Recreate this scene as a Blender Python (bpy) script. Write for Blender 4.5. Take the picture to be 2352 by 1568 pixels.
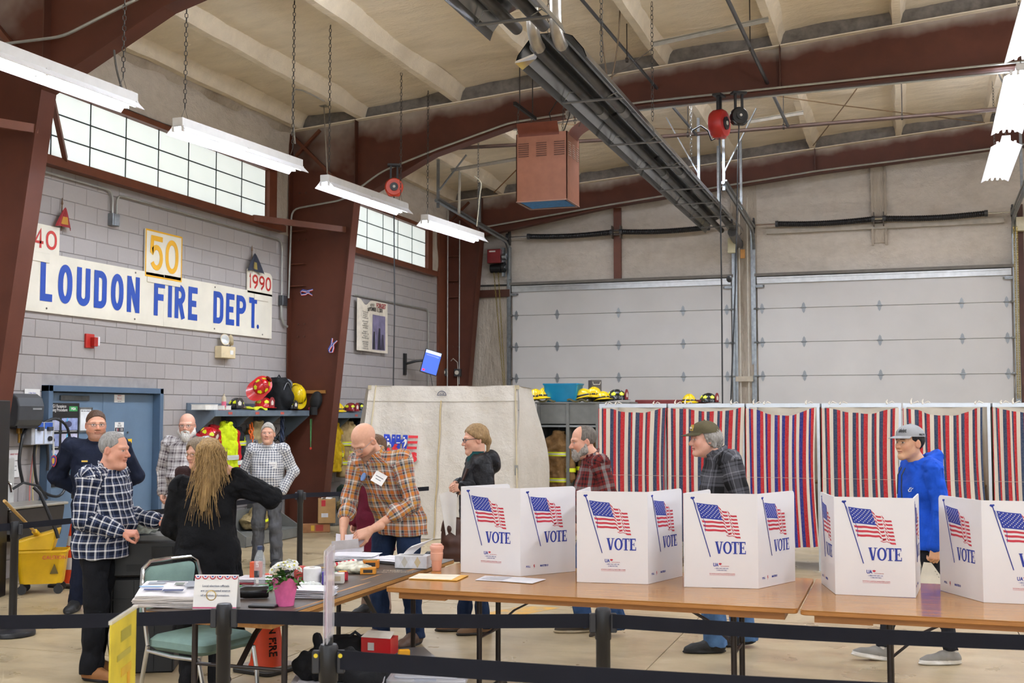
import bpy,math,random
import numpy as np
from mathutils import Vector as V,Matrix,Euler
# ---------------------------------------------------------------- camera, world, exposure
SC=bpy.context.scene
COL=SC.collection
for o in list(bpy.data.objects):
 bpy.data.objects.remove(o)
random.seed(7)
CAMH,FPX,IW,IH=1.8,2673.0,2352.0,1568.0
YAW,PITCH=math.radians(18.6),math.atan2(163.0,2673.0)
cam=bpy.data.cameras.new('camera')
camo=bpy.data.objects.new('camera',cam)
COL.objects.link(camo)
camo.location=(0,0,CAMH)
camo.rotation_euler=(math.pi/2+PITCH,0,YAW)
cam.sensor_width=36.0
cam.lens=FPX/IW*36.0
cam.clip_start,cam.clip_end=0.05,200
cam.dof.use_dof=True
cam.dof.focus_distance=9.5
cam.dof.aperture_fstop=5.6
SC.camera=camo
w=bpy.data.worlds.new('world')
SC.world=w
w.use_nodes=True
w.node_tree.nodes['Background'].inputs[0].default_value=(0.86,0.93,1.0,1)
w.node_tree.nodes['Background'].inputs[1].default_value=0.9
SC.view_settings.view_transform='Standard'
SC.view_settings.look='None'
SC.view_settings.gamma=1
SC.view_settings.use_curve_mapping=False
SC.view_settings.exposure=0.76
SC.cycles.use_denoising=True
SC.cycles.max_bounces=7
SC.cycles.diffuse_bounces=4
SC.cycles.glossy_bounces=3
SC.cycles.transmission_bounces=4
SC.cycles.caustics_reflective=False
SC.cycles.caustics_refractive=False
SC.cycles.sample_clamp_indirect=6
TUBE_POWER=56.0
PANE_POWER=0.40
FRONT_FILL=40.0
def area_light(name,loc,rot,sx,sy,watts,col):
 l=bpy.data.lights.new(name,'AREA')
 l.shape,l.size,l.size_y,l.energy,l.color='RECTANGLE',sx,sy,watts,col
 o=bpy.data.objects.new(name,l)
 COL.objects.link(o)
 o.location,o.rotation_euler=loc,rot
 return o
for k,x in enumerate((-5.5,0.0,5.5)):
 area_light('door_daylight',(x,-6.9,2.2),(math.radians(90),0,0),4.4,4.0,FRONT_FILL,(0.93,0.97,1.0))  # area lamps added at assumed front openings, standing in for daylight
# ---------------------------------------------------------------- pixel helpers (a photo pixel to a point on a real plane)
_cy,_sy,_cp,_sp=math.cos(YAW),math.sin(YAW),math.cos(PITCH),math.sin(PITCH)
RV=V((_cy,_sy,0));FV=V((-_sy*_cp,_cy*_cp,_sp));UV_=V((_sy*_sp,-_cy*_sp,_cp))
FLAT=V((-_sy,_cy,0))
def at(px,py,X=None,Y=None,Z=None,D=None):
 d=RV*((px-IW/2)/FPX)+UV_*((IH/2-py)/FPX)+FV
 if X is not None:t=X/d.x
 elif Y is not None:t=Y/d.y
 elif Z is not None:t=(Z-CAMH)/d.z
 else:t=D
 return V((d.x*t,d.y*t,CAMH+d.z*t))
# ---------------------------------------------------------------- materials
def lin(c):
 if isinstance(c,str):
  c=[int(c[i:i+2],16)/255 for i in(0,2,4)]
 return tuple((x/12.92 if x<=0.04045 else((x+0.055)/1.055)**2.4)for x in c)+(1,)
class NT:
 """tiny node-tree writer"""
 def __init__(s,name):
  s.m=bpy.data.materials.new(name);s.m.use_nodes=True
  s.t=s.m.node_tree;s.b=s.t.nodes['Principled BSDF']
 def n(s,kind,**kw):
  x=s.t.nodes.new(kind)
  for k,v in kw.items():
   if k.startswith('i_'):
    x.inputs[k[2:].replace('_',' ')].default_value=v
   else:setattr(x,k,v)
  return x
 def l(s,a,b):s.t.links.new(a,b)
 def coord(s,kind='Object',scale=(1,1,1)):
  c=s.n('ShaderNodeTexCoord');mp=s.n('ShaderNodeMapping')
  mp.inputs['Scale'].default_value=scale
  s.l(c.outputs[kind],mp.inputs['Vector'])
  return mp.outputs[0]
 def noise(s,vec,scale,detail=4,rough=.55):
  x=s.n('ShaderNodeTexNoise');x.inputs['Scale'].default_value=scale
  x.inputs['Detail'].default_value=detail;x.inputs['Roughness'].default_value=rough
  s.l(vec,x.inputs['Vector']);return x.outputs['Fac']
 def ramp(s,fac,stops,interp='LINEAR'):
  r=s.n('ShaderNodeValToRGB');cr=r.color_ramp;cr.interpolation=interp
  while len(cr.elements)<len(stops):cr.elements.new(0.5)
  for e,(p,c)in zip(cr.elements,stops):
   e.position=p;e.color=c if len(c)==4 else tuple(c)+(1,)
  s.l(fac,r.inputs[0]);return r.outputs[0]
 def mix(s,fac,a,b,blend='MIX'):
  x=s.n('ShaderNodeMix');x.data_type='RGBA';x.blend_type=blend
  for sock,val in((x.inputs['Factor'],fac),(x.inputs['A'],a),(x.inputs['B'],b)):
   pass
  for idx,val in((0,fac),(6,a),(7,b)):
   if hasattr(val,'is_linked')or isinstance(val,bpy.types.NodeSocket):s.l(val,x.inputs[idx])
   else:x.inputs[idx].default_value=val
  return x.outputs[2]
 def math(s,op,a,b=None,clamp=False):
  x=s.n('ShaderNodeMath',operation=op,use_clamp=clamp)
  for i,val in enumerate((a,b)):
   if val is None:continue
   if isinstance(val,bpy.types.NodeSocket):s.l(val,x.inputs[i])
   else:x.inputs[i].default_value=val
  return x.outputs[0]
 def attr(s,name):
  return s.n('ShaderNodeAttribute',attribute_name=name)
 def col(s,c):
  if isinstance(c,bpy.types.NodeSocket):s.l(c,s.b.inputs['Base Color'])
  else:s.b.inputs['Base Color'].default_value=c
 def bump(s,h,dist=.01,strength=.6):
  x=s.n('ShaderNodeBump');x.inputs['Distance'].default_value=dist;x.inputs['Strength'].default_value=strength
  s.l(h,x.inputs['Height']);s.l(x.outputs[0],s.b.inputs['Normal'])
 def props(s,rough=.5,metal=0,spec=None,**kw):
  s.b.inputs['Roughness'].default_value=rough;s.b.inputs['Metallic'].default_value=metal
  if spec is not None:s.b.inputs['Specular IOR Level'].default_value=spec
  for k,v in kw.items():s.b.inputs[k.replace('_',' ')].default_value=v
  return s.m
_mats={}
def M(c,rough=.5,metal=0,var=0.06,vs=9,bump=0,bs=60,spec=None,coat=0,name=None):
 """plain procedural material: colour with soft noise variation and optional fine relief"""
 key=(c,rough,metal,var,vs,bump,bs,spec,coat)
 if key in _mats:return _mats[key]
 t=NT(name or 'paint_'+str(c));L=lin(c)
 vec=t.coord()
 f=t.noise(vec,vs)
 lo=tuple(x*(1-var*2)for x in L[:3])+(1,);hi=tuple(min(1,x*(1+var*2))for x in L[:3])+(1,)
 t.col(t.ramp(f,[(.3,lo),(.7,hi)]))
 if bump:t.bump(t.noise(vec,bs,3),bump,.7)
 m=t.props(rough,metal,spec)
 if coat:t.b.inputs['Coat Weight'].default_value=coat
 _mats[key]=m
 return m
def EM(c,strength,name='emitter'):
 key=('em',c,strength)
 if key in _mats:return _mats[key]
 t=NT(name);L=lin(c);t.col(L);t.b.inputs['Emission Color'].default_value=L
 t.b.inputs['Emission Strength'].default_value=strength
 _mats[key]=t.props(.6);return t.m
def GLASS(c='ffffff',alpha=.25,rough=.08,name='clear_plastic'):
 key=('gl',c,alpha,rough)
 if key in _mats:return _mats[key]
 t=NT(name);t.col(lin(c));t.b.inputs['Alpha'].default_value=alpha
 _mats[key]=t.props(rough,0,.5);return t.m
# ---------------------------------------------------------------- mesh builder
def rotm(r):
 return Euler(r).to_matrix()if not isinstance(r,Matrix)else r
class MB:
 def __init__(s):s.v,s.f,s.m,s.a=[],[],[],None
 def add(s,vs,fs,m=0):
  b=len(s.v);s.v+=[tuple(p)for p in vs]
  s.f+=[tuple(i+b for i in f)for f in fs];s.m+=[m]*len(fs);return s
 def box(s,c,d,r=None,m=0,taper=1.0):
  hx,hy,hz=d[0]/2,d[1]/2,d[2]/2
  P=[V((x*hx*(taper if z>0 else 1),y*hy*(taper if z>0 else 1),z*hz))for z in(-1,1)for x,y in((-1,-1),(1,-1),(1,1),(-1,1))]
  if r is not None:
   R=rotm(r);P=[R@p for p in P]
  c=V(c)
  return s.add([p+c for p in P],[(3,2,1,0),(4,5,6,7),(0,1,5,4),(1,2,6,5),(2,3,7,6),(3,0,4,7)],m)
 def hexa(s,P,m=0):
  return s.add(P,[(3,2,1,0),(4,5,6,7),(0,1,5,4),(1,2,6,5),(2,3,7,6),(3,0,4,7)],m)
 def bar(s,p0,p1,wd,h,m=0,up=(0,0,1)):
  p0,p1=V(p0),V(p1);d=(p1-p0).normalized();u=V(up)
  if abs(d.dot(u))>.98:u=V((1,0,0))
  sd=d.cross(u).normalized();u=sd.cross(d).normalized();sd*=wd/2;u*=h/2
  return s.hexa([p0-sd-u,p0+sd-u,p0+sd+u,p0-sd+u,p1-sd-u,p1+sd-u,p1+sd+u,p1-sd+u],m)
 def tube(s,pts,r,n=8,m=0,closed=False,cap=True):
  pts=[V(p)for p in pts];N=len(pts)
  rs=r if isinstance(r,(list,tuple))else[r]*N
  vs,fs=[],[];u=None
  for i in range(N):
   if closed:d=pts[(i+1)%N]-pts[i-1]
   else:d=pts[min(i+1,N-1)]-pts[max(i-1,0)]
   if d.length<1e-9:d=V((0,0,1))
   d.normalize()
   if u is None:
    u=d.orthogonal().normalized()
   else:
    u=u-d*u.dot(d)
    u=u.normalized()if u.length>1e-6 else d.orthogonal().normalized()
   w_=d.cross(u)
   for k in range(n):
    a=2*math.pi*k/n
    vs.append(pts[i]+(u*math.cos(a)+w_*math.sin(a))*rs[i])
  R=N if closed else N-1
  for i in range(R):
   j=(i+1)%N
   for k in range(n):
    l=(k+1)%n
    fs.append((i*n+k,i*n+l,j*n+l,j*n+k))
  if cap and not closed:
   fs.append(tuple(range(n-1,-1,-1)));fs.append(tuple((N-1)*n+k for k in range(n)))
  return s.add(vs,fs,m)
 def cyl(s,p0,p1,r0,r1=None,n=14,m=0):return s.tube([p0,p1],[r0,r0 if r1 is None else r1],n,m)
 def lathe(s,prof,n=20,c=(0,0,0),r=None,m=0,cap=True,sy=1.0):
  R=rotm(r)if r is not None else None;c=V(c);vs,fs=[],[]
  for(rad,z)in prof:
   for k in range(n):
    a=2*math.pi*k/n;p=V((rad*math.cos(a),rad*sy*math.sin(a),z))
    vs.append((R@p if R else p)+c)
  for i in range(len(prof)-1):
   for k in range(n):
    l=(k+1)%n;fs.append((i*n+k,i*n+l,(i+1)*n+l,(i+1)*n+k))
  if cap:
   fs.append(tuple(range(n-1,-1,-1)));q=(len(prof)-1)*n;fs.append(tuple(q+k for k in range(n)))
  return s.add(vs,fs,m)
 def ell(s,c,rad,r=None,nu=16,nv=10,m=0,v0=-90,v1=90):
  prof=[]
  for i in range(nv+1):
   a=math.radians(v0+(v1-v0)*i/nv);prof.append((max(1e-4,math.cos(a)),math.sin(a)))
  R=rotm(r)if r is not None else None;c=V(c);vs,fs=[],[]
  for(q,z)in prof:
   for k in range(nu):
    a=2*math.pi*k/nu;p=V((q*math.cos(a)*rad[0],q*math.sin(a)*rad[1],z*rad[2]))
    vs.append((R@p if R else p)+c)
  for i in range(nv):
   for k in range(nu):
    l=(k+1)%nu;fs.append((i*nu+k,i*nu+l,(i+1)*nu+l,(i+1)*nu+k))
  fs.append(tuple(range(nu-1,-1,-1)));fs.append(tuple(nv*nu+k for k in range(nu)))
  return s.add(vs,fs,m)
 def prism(s,poly,t0,t1,fr=None,m=0):
  """2-D outline (x,y) extruded along z from t0 to t1, then placed by the 4x4 matrix fr"""
  n=len(poly);vs=[V((x,y,t0))for x,y in poly]+[V((x,y,t1))for x,y in poly]
  if fr is not None:vs=[fr@p for p in vs]
  fs=[tuple(range(n-1,-1,-1)),tuple(range(n,2*n))]+[(i,(i+1)%n,n+(i+1)%n,n+i)for i in range(n)]
  return s.add(vs,fs,m)
 def sheet(s,nu,nv,fn,m=0,thick=0):
  """grid surface fn(u,v)->point, optionally closed to a slab of the given thickness"""
  P=[[V(fn(i/nu,j/nv))for j in range(nv+1)]for i in range(nu+1)]
  vs=[p for row in P for p in row];W=nv+1
  fs=[(i*W+j,(i+1)*W+j,(i+1)*W+j+1,i*W+j+1)for i in range(nu)for j in range(nv)]
  if thick:
   off=len(vs);nrm=[]
   for i in range(nu+1):
    for j in range(nv+1):
     a=P[min(i+1,nu)][j]-P[max(i-1,0)][j];b=P[i][min(j+1,nv)]-P[i][max(j-1,0)]
     q=a.cross(b);nrm.append(q.normalized()if q.length>1e-12 else V((0,0,1)))
   vs+=[p-q*thick for p,q in zip(vs,nrm)]
   fs+=[tuple(off+x for x in reversed(f))for f in fs]
   ring=[i*W for i in range(nu+1)]+[nu*W+j for j in range(1,W)]+[i*W+nv for i in range(nu-1,-1,-1)]+[j for j in range(nv-1,0,-1)]
   fs+=[(ring[k],ring[k-1],off+ring[k-1],off+ring[k])for k in range(len(ring))]
  return s.add(vs,fs,m)
 def tri(s,poly3,m=0):
  return s.add(poly3,[tuple(range(len(poly3)))],m)
 def mesh(s,name,mats,smooth=False):
  me=bpy.data.meshes.new(name);me.from_pydata(s.v,[],s.f)
  for m in(mats if isinstance(mats,(list,tuple))else[mats]):me.materials.append(m)
  if any(s.m):me.polygons.foreach_set('material_index',s.m)
  if smooth:
   me.polygons.foreach_set('use_smooth',[True]*len(s.f))
   me.set_sharp_from_angle(angle=math.radians(42))
  if s.a is not None:
   at_=me.attributes.new('puv','FLOAT_VECTOR','POINT');at_.data.foreach_set('vector',[c for p in s.a for c in p])
  me.update();return me
 def build(s,name,mats,parent=None,smooth=False,bevel=0,loc=None,rz=0,kind=None,seg=1):
  o=bpy.data.objects.new(name,s.mesh(name,mats,smooth));COL.objects.link(o)
  if parent:o.parent=parent
  if loc is not None:o.location=loc
  if rz:o.rotation_euler=(0,0,rz)
  if bevel:
   b=o.modifiers.new('edge','BEVEL');b.width=bevel;b.segments=seg;b.limit_method='ANGLE';b.angle_limit=math.radians(40)
  if kind:o['kind']=kind
  return o
def ob(name,me,parent=None,loc=(0,0,0),rot=(0,0,0),scale=(1,1,1)):
 o=bpy.data.objects.new(name,me);COL.objects.link(o)
 if parent:o.parent=parent
 o.location,o.rotation_euler,o.scale=loc,rot,scale
 return o
def tag(o,label,cat,group=None):
 o['label'],o['category']=label,cat
 if group:o['group']=group
 return o
def thing(name,label,cat,loc=(0,0,0),rz=0,group=None):
 o=bpy.data.objects.new(name,None);COL.objects.link(o)
 o.empty_display_size=.1;o.location=loc;o.rotation_euler=(0,0,rz)
 return tag(o,label,cat,group)
def struct(name):
 o=bpy.data.objects.new(name,None);COL.objects.link(o);o['kind']='structure';return o
KIDS={}
def dup(root,loc,rz=None,label=None,group=None):
 r=root.copy();COL.objects.link(r);r.location=loc
 if rz is not None:r.rotation_euler=(0,0,rz)
 if label:r['label']=label
 if group:r['group']=group
 for ch in list(root.children):
  c=ch.copy();COL.objects.link(c);c.parent=r
  for g in list(ch.children):
   d=g.copy();COL.objects.link(d);d.parent=c
 return r
def text_mesh(body,size,mat,ext=.0006,bold=0,align='CENTER',xs=1.0,sp=1.0,res=3):
 c=bpy.data.curves.new('lettering','FONT');c.body=body;c.size=size;c.extrude=ext;c.offset=bold
 c.align_x=align;c.align_y='CENTER';c.space_character=sp;c.resolution_u=res
 o=bpy.data.objects.new('lettering',c)
 me=bpy.data.meshes.new_from_object(o)
 bpy.data.objects.remove(o);bpy.data.curves.remove(c)
 if xs!=1.0:
  for v in me.vertices:v.co.x*=xs
 me.materials.clear();me.materials.append(mat);me.name='lettering'
 return me
def txt(body,size,mat,parent,loc,rot,name='lettering',**kw):
 return ob(name,text_mesh(body,size,mat,**kw),parent,loc,rot)
def arc(cx,cy,rx,ry,a0,a1,n=10):
 return[(cx+rx*math.cos(math.radians(a0+(a1-a0)*i/n)),cy+ry*math.sin(math.radians(a0+(a1-a0)*i/n)))for i in range(n+1)]
def vnoise(P,scale,seed=0):
 """smooth value noise in [-1,1] on an (n,3) array"""
 Q=np.asarray(P,float)*scale+100.0+seed*7.31
 i=np.floor(Q).astype(np.int64);f=Q-i;f=f*f*(3-2*f);out=0
 for dx in(0,1):
  for dy in(0,1):
   for dz in(0,1):
    h=((i[:,0]+dx)*73856093)^((i[:,1]+dy)*19349663)^((i[:,2]+dz)*83492791)^(seed*2654435)
    h=(h^(h>>13))*1274126177&0x7fffffff
    h=((h^(h>>16))&0xffff)/32767.5-1
    out=out+h*(f[:,0]if dx else 1-f[:,0])*(f[:,1]if dy else 1-f[:,1])*(f[:,2]if dz else 1-f[:,2])
 return out
# ---------------------------------------------------------------- the building shell
XL,XR,YF,YB=-9.25,14.0,-7.0,23.75
RIDGE=3.2
def ztop(x):
 return 6.31+.0805*((x if x<RIDGE else 2*RIDGE-x)+9.2)
def foam_mat(name,base,stain,streak=(1,1,1),bs=7,amount=.55,bumpd=.035):
 t=NT(name);vec=t.coord('Object',streak)
 n1=t.noise(vec,1.1,5,.6);n2=t.noise(vec,bs,6,.6);n3=t.noise(vec,45,3)
 c=t.ramp(n2,[(.25,tuple(x*.86 for x in lin(base)[:3])),(.7,lin(base))])
 f=t.ramp(n1,[(.5,(0,0,0)),(.78,(amount,)*3)])
 c=t.mix(f,c,lin(stain))
 t.col(c);h=t.math('ADD',n2,t.math('MULTIPLY',n3,.25));t.bump(h,bumpd,.8)
 return t.props(.85,0,.25)
M_FOAM_C=foam_mat('spray_foam_ceiling','ecdfc8','b5a68e',(.45,1,1),5,.5,.05)
M_FOAM_W=foam_mat('spray_foam_wall','d9d0c4','9b8c77',(1,1,1.5),6,.38,.05)
M_FOAM_D=foam_mat('spray_foam_dirty','c2b7a7','74634e',(1.6,1,.5),9,.8,.06)
def steel_mat(name='brown_primer_steel',base='532a1b',over='a59a8e'):
 """brown primer with pale overspray drifting down from the top edge (puv.x = height fraction)"""
 t=NT(name);vec=t.coord();a=t.attr('puv');sx=t.n('ShaderNodeSeparateXYZ');t.l(a.outputs['Vector'],sx.inputs[0])
 n=t.noise(vec,1.7,3);k=t.math('ADD',sx.outputs[0],t.math('MULTIPLY',t.math('SUBTRACT',n,.5),.65))
 f=t.ramp(k,[(.72,(0,0,0)),(.9,(.42,)*3),(1.08,(.85,)*3)])
 c=t.ramp(t.noise(vec,3.5,6),[(.3,tuple(x*.88 for x in lin(base)[:3])),(.75,tuple(x*1.12 for x in lin(base)[:3]))])
 t.col(t.mix(f,c,lin(over)));t.bump(t.noise(vec,90,2),.002,.3)
 return t.props(.55,0,.35)
M_STEEL=steel_mat()
M_BROWN=M('683823',.5,0,.07,5)
M_BROWN_D=M('4b2718',.5,0,.08,5)
M_GALV=M('8e9396',.35,.85,.1,14)
M_GALV_D=M('5e6264',.4,.8,.1,14)
M_CHROME=M('c8cacb',.15,1,.02)
M_BLK=M('151517',.45,0,.05)
M_CONDUIT=M('a3a39c',.4,.4,.06)
def floor_mat():
 t=NT('sealed_concrete');vec=t.coord()
 big=t.noise(vec,.35,5,.6);mid=t.noise(t.coord('Object',(1,2.2,1)),1.6,6,.62);fine=t.noise(vec,30,3)
 c=t.ramp(mid,[(.28,lin('98876a')),(.5,lin('ae9c7a')),(.72,lin('bdac8c'))])
 c=t.mix(t.ramp(big,[(.4,(0,0,0)),(.75,(.5,)*3)]),c,lin('a3937a'))
 c=t.mix(t.ramp(t.noise(vec,5,5,.7),[(.66,(0,0,0)),(.86,(.22,)*3)]),c,lin('8d7c64'))
 t.col(c)
 r=t.ramp(t.noise(vec,2.3,5),[(.35,(.26,)*3),(.7,(.5,)*3)]);t.l(r,t.b.inputs['Roughness'])
 t.bump(t.math('ADD',t.math('MULTIPLY',mid,.6),t.math('MULTIPLY',fine,.2)),.012,.35)
 t.props(.35,0,.5);t.l(r,t.b.inputs['Roughness']);return t.m
M_FLOOR=floor_mat()
fl=struct('floor')
MB().box((2.4,8.4,-.065),(23.6,31,.1)).build('slab_bed',M('4a4238',.9),fl)
xs=[XL-.1,-6.9,-4.35,-1.75,.85,4.0,7.5,11,XR+.1]
ys=[YF,-3.2,.6,4.2,7.35,10.35,13.4,17.2,20.7,YB]
for i in range(len(xs)-1):
 for j in range(len(ys)-1):
  g=.004
  MB().box(((xs[i]+xs[i+1])/2,(ys[j]+ys[j+1])/2,-.0075),(xs[i+1]-xs[i]-2*g,ys[j+1]-ys[j]-2*g,.015)).build('floor_slab',M_FLOOR,fl)
def paint_mat(c):
 t=NT('worn_floor_paint');vec=t.coord();n=t.noise(vec,6,6,.7)
 t.col(t.mix(t.ramp(n,[(.45,(0,0,0)),(.62,(1,1,1))]),lin(c),lin('a08d6b')));return t.props(.5)
M_YLINE=paint_mat('c9973a')
st=MB()
st.hexa([V(p)for p in((-3.95,9.2,.0005),(-3.6,9.2,.0005),(-3.05,10.45,.0005),(-3.4,10.45,.0005),(-3.95,9.2,.0015),(-3.6,9.2,.0015),(-3.05,10.45,.0015),(-3.4,10.45,.0015))])
st.build('painted_stripe',M_YLINE,fl)
lid=MB();lid.cyl((-1.0,12.2,.0),(-1.0,12.2,.004),.2,n=28);lid.build('drain_cover',M('6e6a62',.4,.5),fl)
def block_mat():
 t=NT('painted_block');vec=t.coord('Object');n=t.noise(vec,28,4);g=t.n('ShaderNodeObjectInfo')
 v=t.ramp(g.outputs['Random'],[(0,lin('a09a97')),(1,lin('a6a09d'))])
 t.col(t.mix(t.ramp(n,[(.4,(0,0,0)),(.7,(.18,)*3)]),v,lin('9a9594')))
 t.bump(n,.003,.5);return t.props(.55,0,.3)
M_BLOCK=block_mat()
wl=struct('wall_left')
DY0,DY1,DZ=10.80,12.95,2.11
bw,bh,zt,Y0,Y1=.406,.2035,4.62,6.0,22.55
bk=MB()
bk.box((XL-.12,(Y0+DY0)/2,zt/2),(.22,DY0-Y0,zt));bk.box((XL-.12,(DY1+Y1)/2,zt/2),(.22,Y1-DY1,zt))
bk.box((XL-.12,(DY0+DY1)/2,(DZ+zt)/2),(.22,DY1-DY0,zt-DZ))
bk.build('mortar_bed',M('989391',.7),wl)
def block_shape(wd,hh):
 m=MB();a,b,c=wd/2-.0025,hh/2-.0025,.005
 m.add([(0,-a,-b),(0,a,-b),(0,a,b),(0,-a,b),(.005,-a+c,-b+c),(.005,a-c,-b+c),(.005,a-c,b-c),(.005,-a+c,b-c)],[(4,5,6,7),(0,1,5,4),(1,2,6,5),(2,3,7,6),(3,0,4,7)])
 return m
_bm={};rest=MB();cand=[]
row=0;z=0.0
while z<zt-.02:
 hh=min(bh,zt-z);y=Y0-(bw/2 if row%2 else 0)
 while y<Y1-.01:
  a,b=max(y,Y0),min(y+bw,Y1)
  segs=[(a,b)]
  if z<DZ-.05:
   segs=[(p,q)for p,q in((a,min(b,DY0)),(max(a,DY1),b))if q-p>.03]
  for p,q in segs:cand.append((p,q,z,hh))
  y+=bw
 row+=1;z+=bh
def blk_rank(c):
 p,q,zz,hh=c
 hidden=q<10.2 or(zz<1.2 and p<10.8)or(2.95<zz<3.4 and 10.6<p<15.7)
 return(hidden,(p+q)/2)
cand.sort(key=blk_rank)
for k,(p,q,zz,hh)in enumerate(cand):
 wd=round(q-p,3)
 if k<298:
  key=(wd,round(hh,3))
  if key not in _bm:_bm[key]=block_shape(*key).mesh('concrete_block',M_BLOCK)
  ob('concrete_block',_bm[key],wl,(XL-.005,(p+q)/2,zz+hh/2))
 else:
  sh=block_shape(wd,hh);rest.add([(x+XL-.005,y_+(p+q)/2,z_+zz+hh/2)for x,y_,z_ in sh.v],sh.f)
rest.build('concrete_block',M_BLOCK,wl,kind='stuff')
def foam_sheet(name,mat,fn,nu,nv,parent=None,amp=.03,axis=0,seed=1,sc=1.3):
 m=MB();m.sheet(nu,nv,fn);P=np.array(m.v);d=vnoise(P,sc,seed)*amp+vnoise(P,sc*3.1,seed+3)*amp*.4
 P[:,abs(axis)]+=d;m.v=[tuple(p)for p in P]
 o=m.build(name,mat,parent,smooth=True);return o
up=struct('wall_left')
foam_sheet('foam_lining',M_FOAM_W,lambda u,v:(XL+.02,6+(YB-6)*u,5.62+(6.62-5.62)*v),90,8,up,.05,0,4)
for a,b in((15.78,18.2),(22.05,22.6)):
 foam_sheet('foam_lining',M_FOAM_D,lambda u,v:(XL+.0,a+(b-a)*u,4.6+1.05*v),20,12,up,.03,0,5,2.5)
MB().box((XL-.2,(YB+YF)/2,3.3),(.1,YB-YF,6.8)).build('outer_sheeting',M('777470',.6),up)
MB().box((XL+.0,(YF+Y0)/2,3.2),(.04,Y0-YF,6.4)).build('near_lining',M('aaa6a5',.6),up)
wb=struct('wall_back')
D1=(-7.93,-3.27);D2=(-2.75,1.95);DT=4.52
def zc(x):return ztop(x)+.2
foam_sheet('foam_lining',M_FOAM_W,lambda u,v:(XL+(XR-XL)*u,YB-.05,DT+.05+(zc(XL+(XR-XL)*u)-DT)*v),110,14,wb,.05,1,8)
foam_sheet('foam_lining',M_FOAM_D,lambda u,v:(XL+(D1[0]-XL)*u,YB-.10,DT*v),26,24,wb,.045,1,9,2.6)
foam_sheet('foam_lining',M_FOAM_D,lambda u,v:(D1[1]+(D2[0]-D1[1])*u,YB-.16+.1*abs(u-.5),(DT+1.9)*v),14,40,wb,.05,1,10,3)
foam_sheet('foam_lining',M_FOAM_D,lambda u,v:(D2[1]+(XR-D2[1])*u,YB-.12,(DT+.1)*v),60,20,wb,.04,1,11,2)
MB().box((2.4,YB+.3,3.6),(24,.1,7.2)).build('outer_sheeting',M('777470',.6),wb)
wr=struct('wall_right');MB().box((XR+.1,8.4,3.6),(.2,31,7.2)).build('foam_lining',M_FOAM_W,wr)
wf=struct('wall_front')
m=MB();m.box((2.4,YF-.2,6.1),(23.6,.2,2.9))
for a,b in((-9.4,-7.8),(-3.2,-2.3),(2.3,3.2),(7.8,14.2)):m.box(((a+b)/2,YF-.2,2.3),(b-a,.2,4.8))
m.build('foam_lining',M_FOAM_W,wf)
MB().box((2.4,-11,-.08),(26,8,.1)).build('ground',M('8c8a86',.9))['kind']='structure'
ce=struct('ceiling')
PX=[-9.1,-8.0,-6.4,-4.8,-3.2,-1.6,0.0,1.55,3.2,4.85,6.4,8.0,9.6,11.2,12.8]
def roof(u,v):
 x=XL-.1+(XR-XL+.2)*u
 return(x,YF+(YB+.1-YF)*v,ztop(x)+.20)
foam_sheet('foam_lining',M_FOAM_C,roof,150,150,ce,.045,2,13,1.1)
MB().box((2.4,8.4,7.75),(24,31.5,.1)).build('roof_sheeting',M('777470',.7),ce)
FY=[-4.9,2.45,9.55,16.4,23.1]
for k,x in enumerate(PX):
 z0=ztop(x)
 prof=[(-.11,.24),(-.07,.16),(-.05,.05),(-.05,.0),(.055,.0),(.06,.05),(.09,.16),(.15,.24)]
 mm=MB();N=90;vs=[]
 for j in range(N+1):
  y=YF+(YB-YF)*j/N
  for(a,b)in prof:vs.append((x+a,y,z0+b))
 n=len(prof);fs=[(j*n+i,j*n+i+1,(j+1)*n+i+1,(j+1)*n+i)for j in range(N)for i in range(n-1)]
 P=np.array(vs);d=vnoise(P,3,30+k);P[:,0]+=d*.018;P[:,2]+=vnoise(P,4,60+k)*.012
 mm.add([tuple(p)for p in P],fs);mm.build('purlin',M_FOAM_C,ce,smooth=True)
for y in FY[2:]:  # added strips block lamp spill; their dark colour stands for the gap's shade
 for a,b in zip(PX[:9],PX[1:10]):MB().hexa([V((a,y-.02,ztop(a)-.01)),V((b,y-.02,ztop(b)-.01)),V((b,y+.03,ztop(b)-.01)),V((a,y+.03,ztop(a)-.01)),V((a,y-.02,ztop(a)+.26)),V((b,y-.02,ztop(b)+.26)),V((b,y+.03,ztop(b)+.26)),V((a,y+.03,ztop(a)+.26))]).build('foam_stop',M('77716a',.9,0,.15,9),ce)
foam_sheet('eave_fillet',M_FOAM_D,lambda u,v:(XL+.02+.16*v,YF+(YB-YF)*u,6.22+.2*math.sin(v*1.57)),90,4,ce,.03,0,17,2.2)
def quad_plate(m,A,B,yc,th,ta,tb):
 """plate in the XZ plane between polyline A (lower) and B (upper)"""
 base=len(m.v)
 for(x,z),(x2,z2)in zip(A,B):
  for yy in(yc-th/2,yc+th/2):
   m.v.append((x,yy,z));m.a.append((ta,0,0));m.v.append((x2,yy,z2));m.a.append((tb,0,0))
 for i in range(len(A)-1):
  o,p=base+4*i,base+4*i+4
  for f in((o,p,p+1,o+1),(o+2,o+3,p+3,p+2),(o,o+2,p+2,p),(o+1,p+1,p+3,o+3)):
   m.f.append(f);m.m.append(0)
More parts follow.
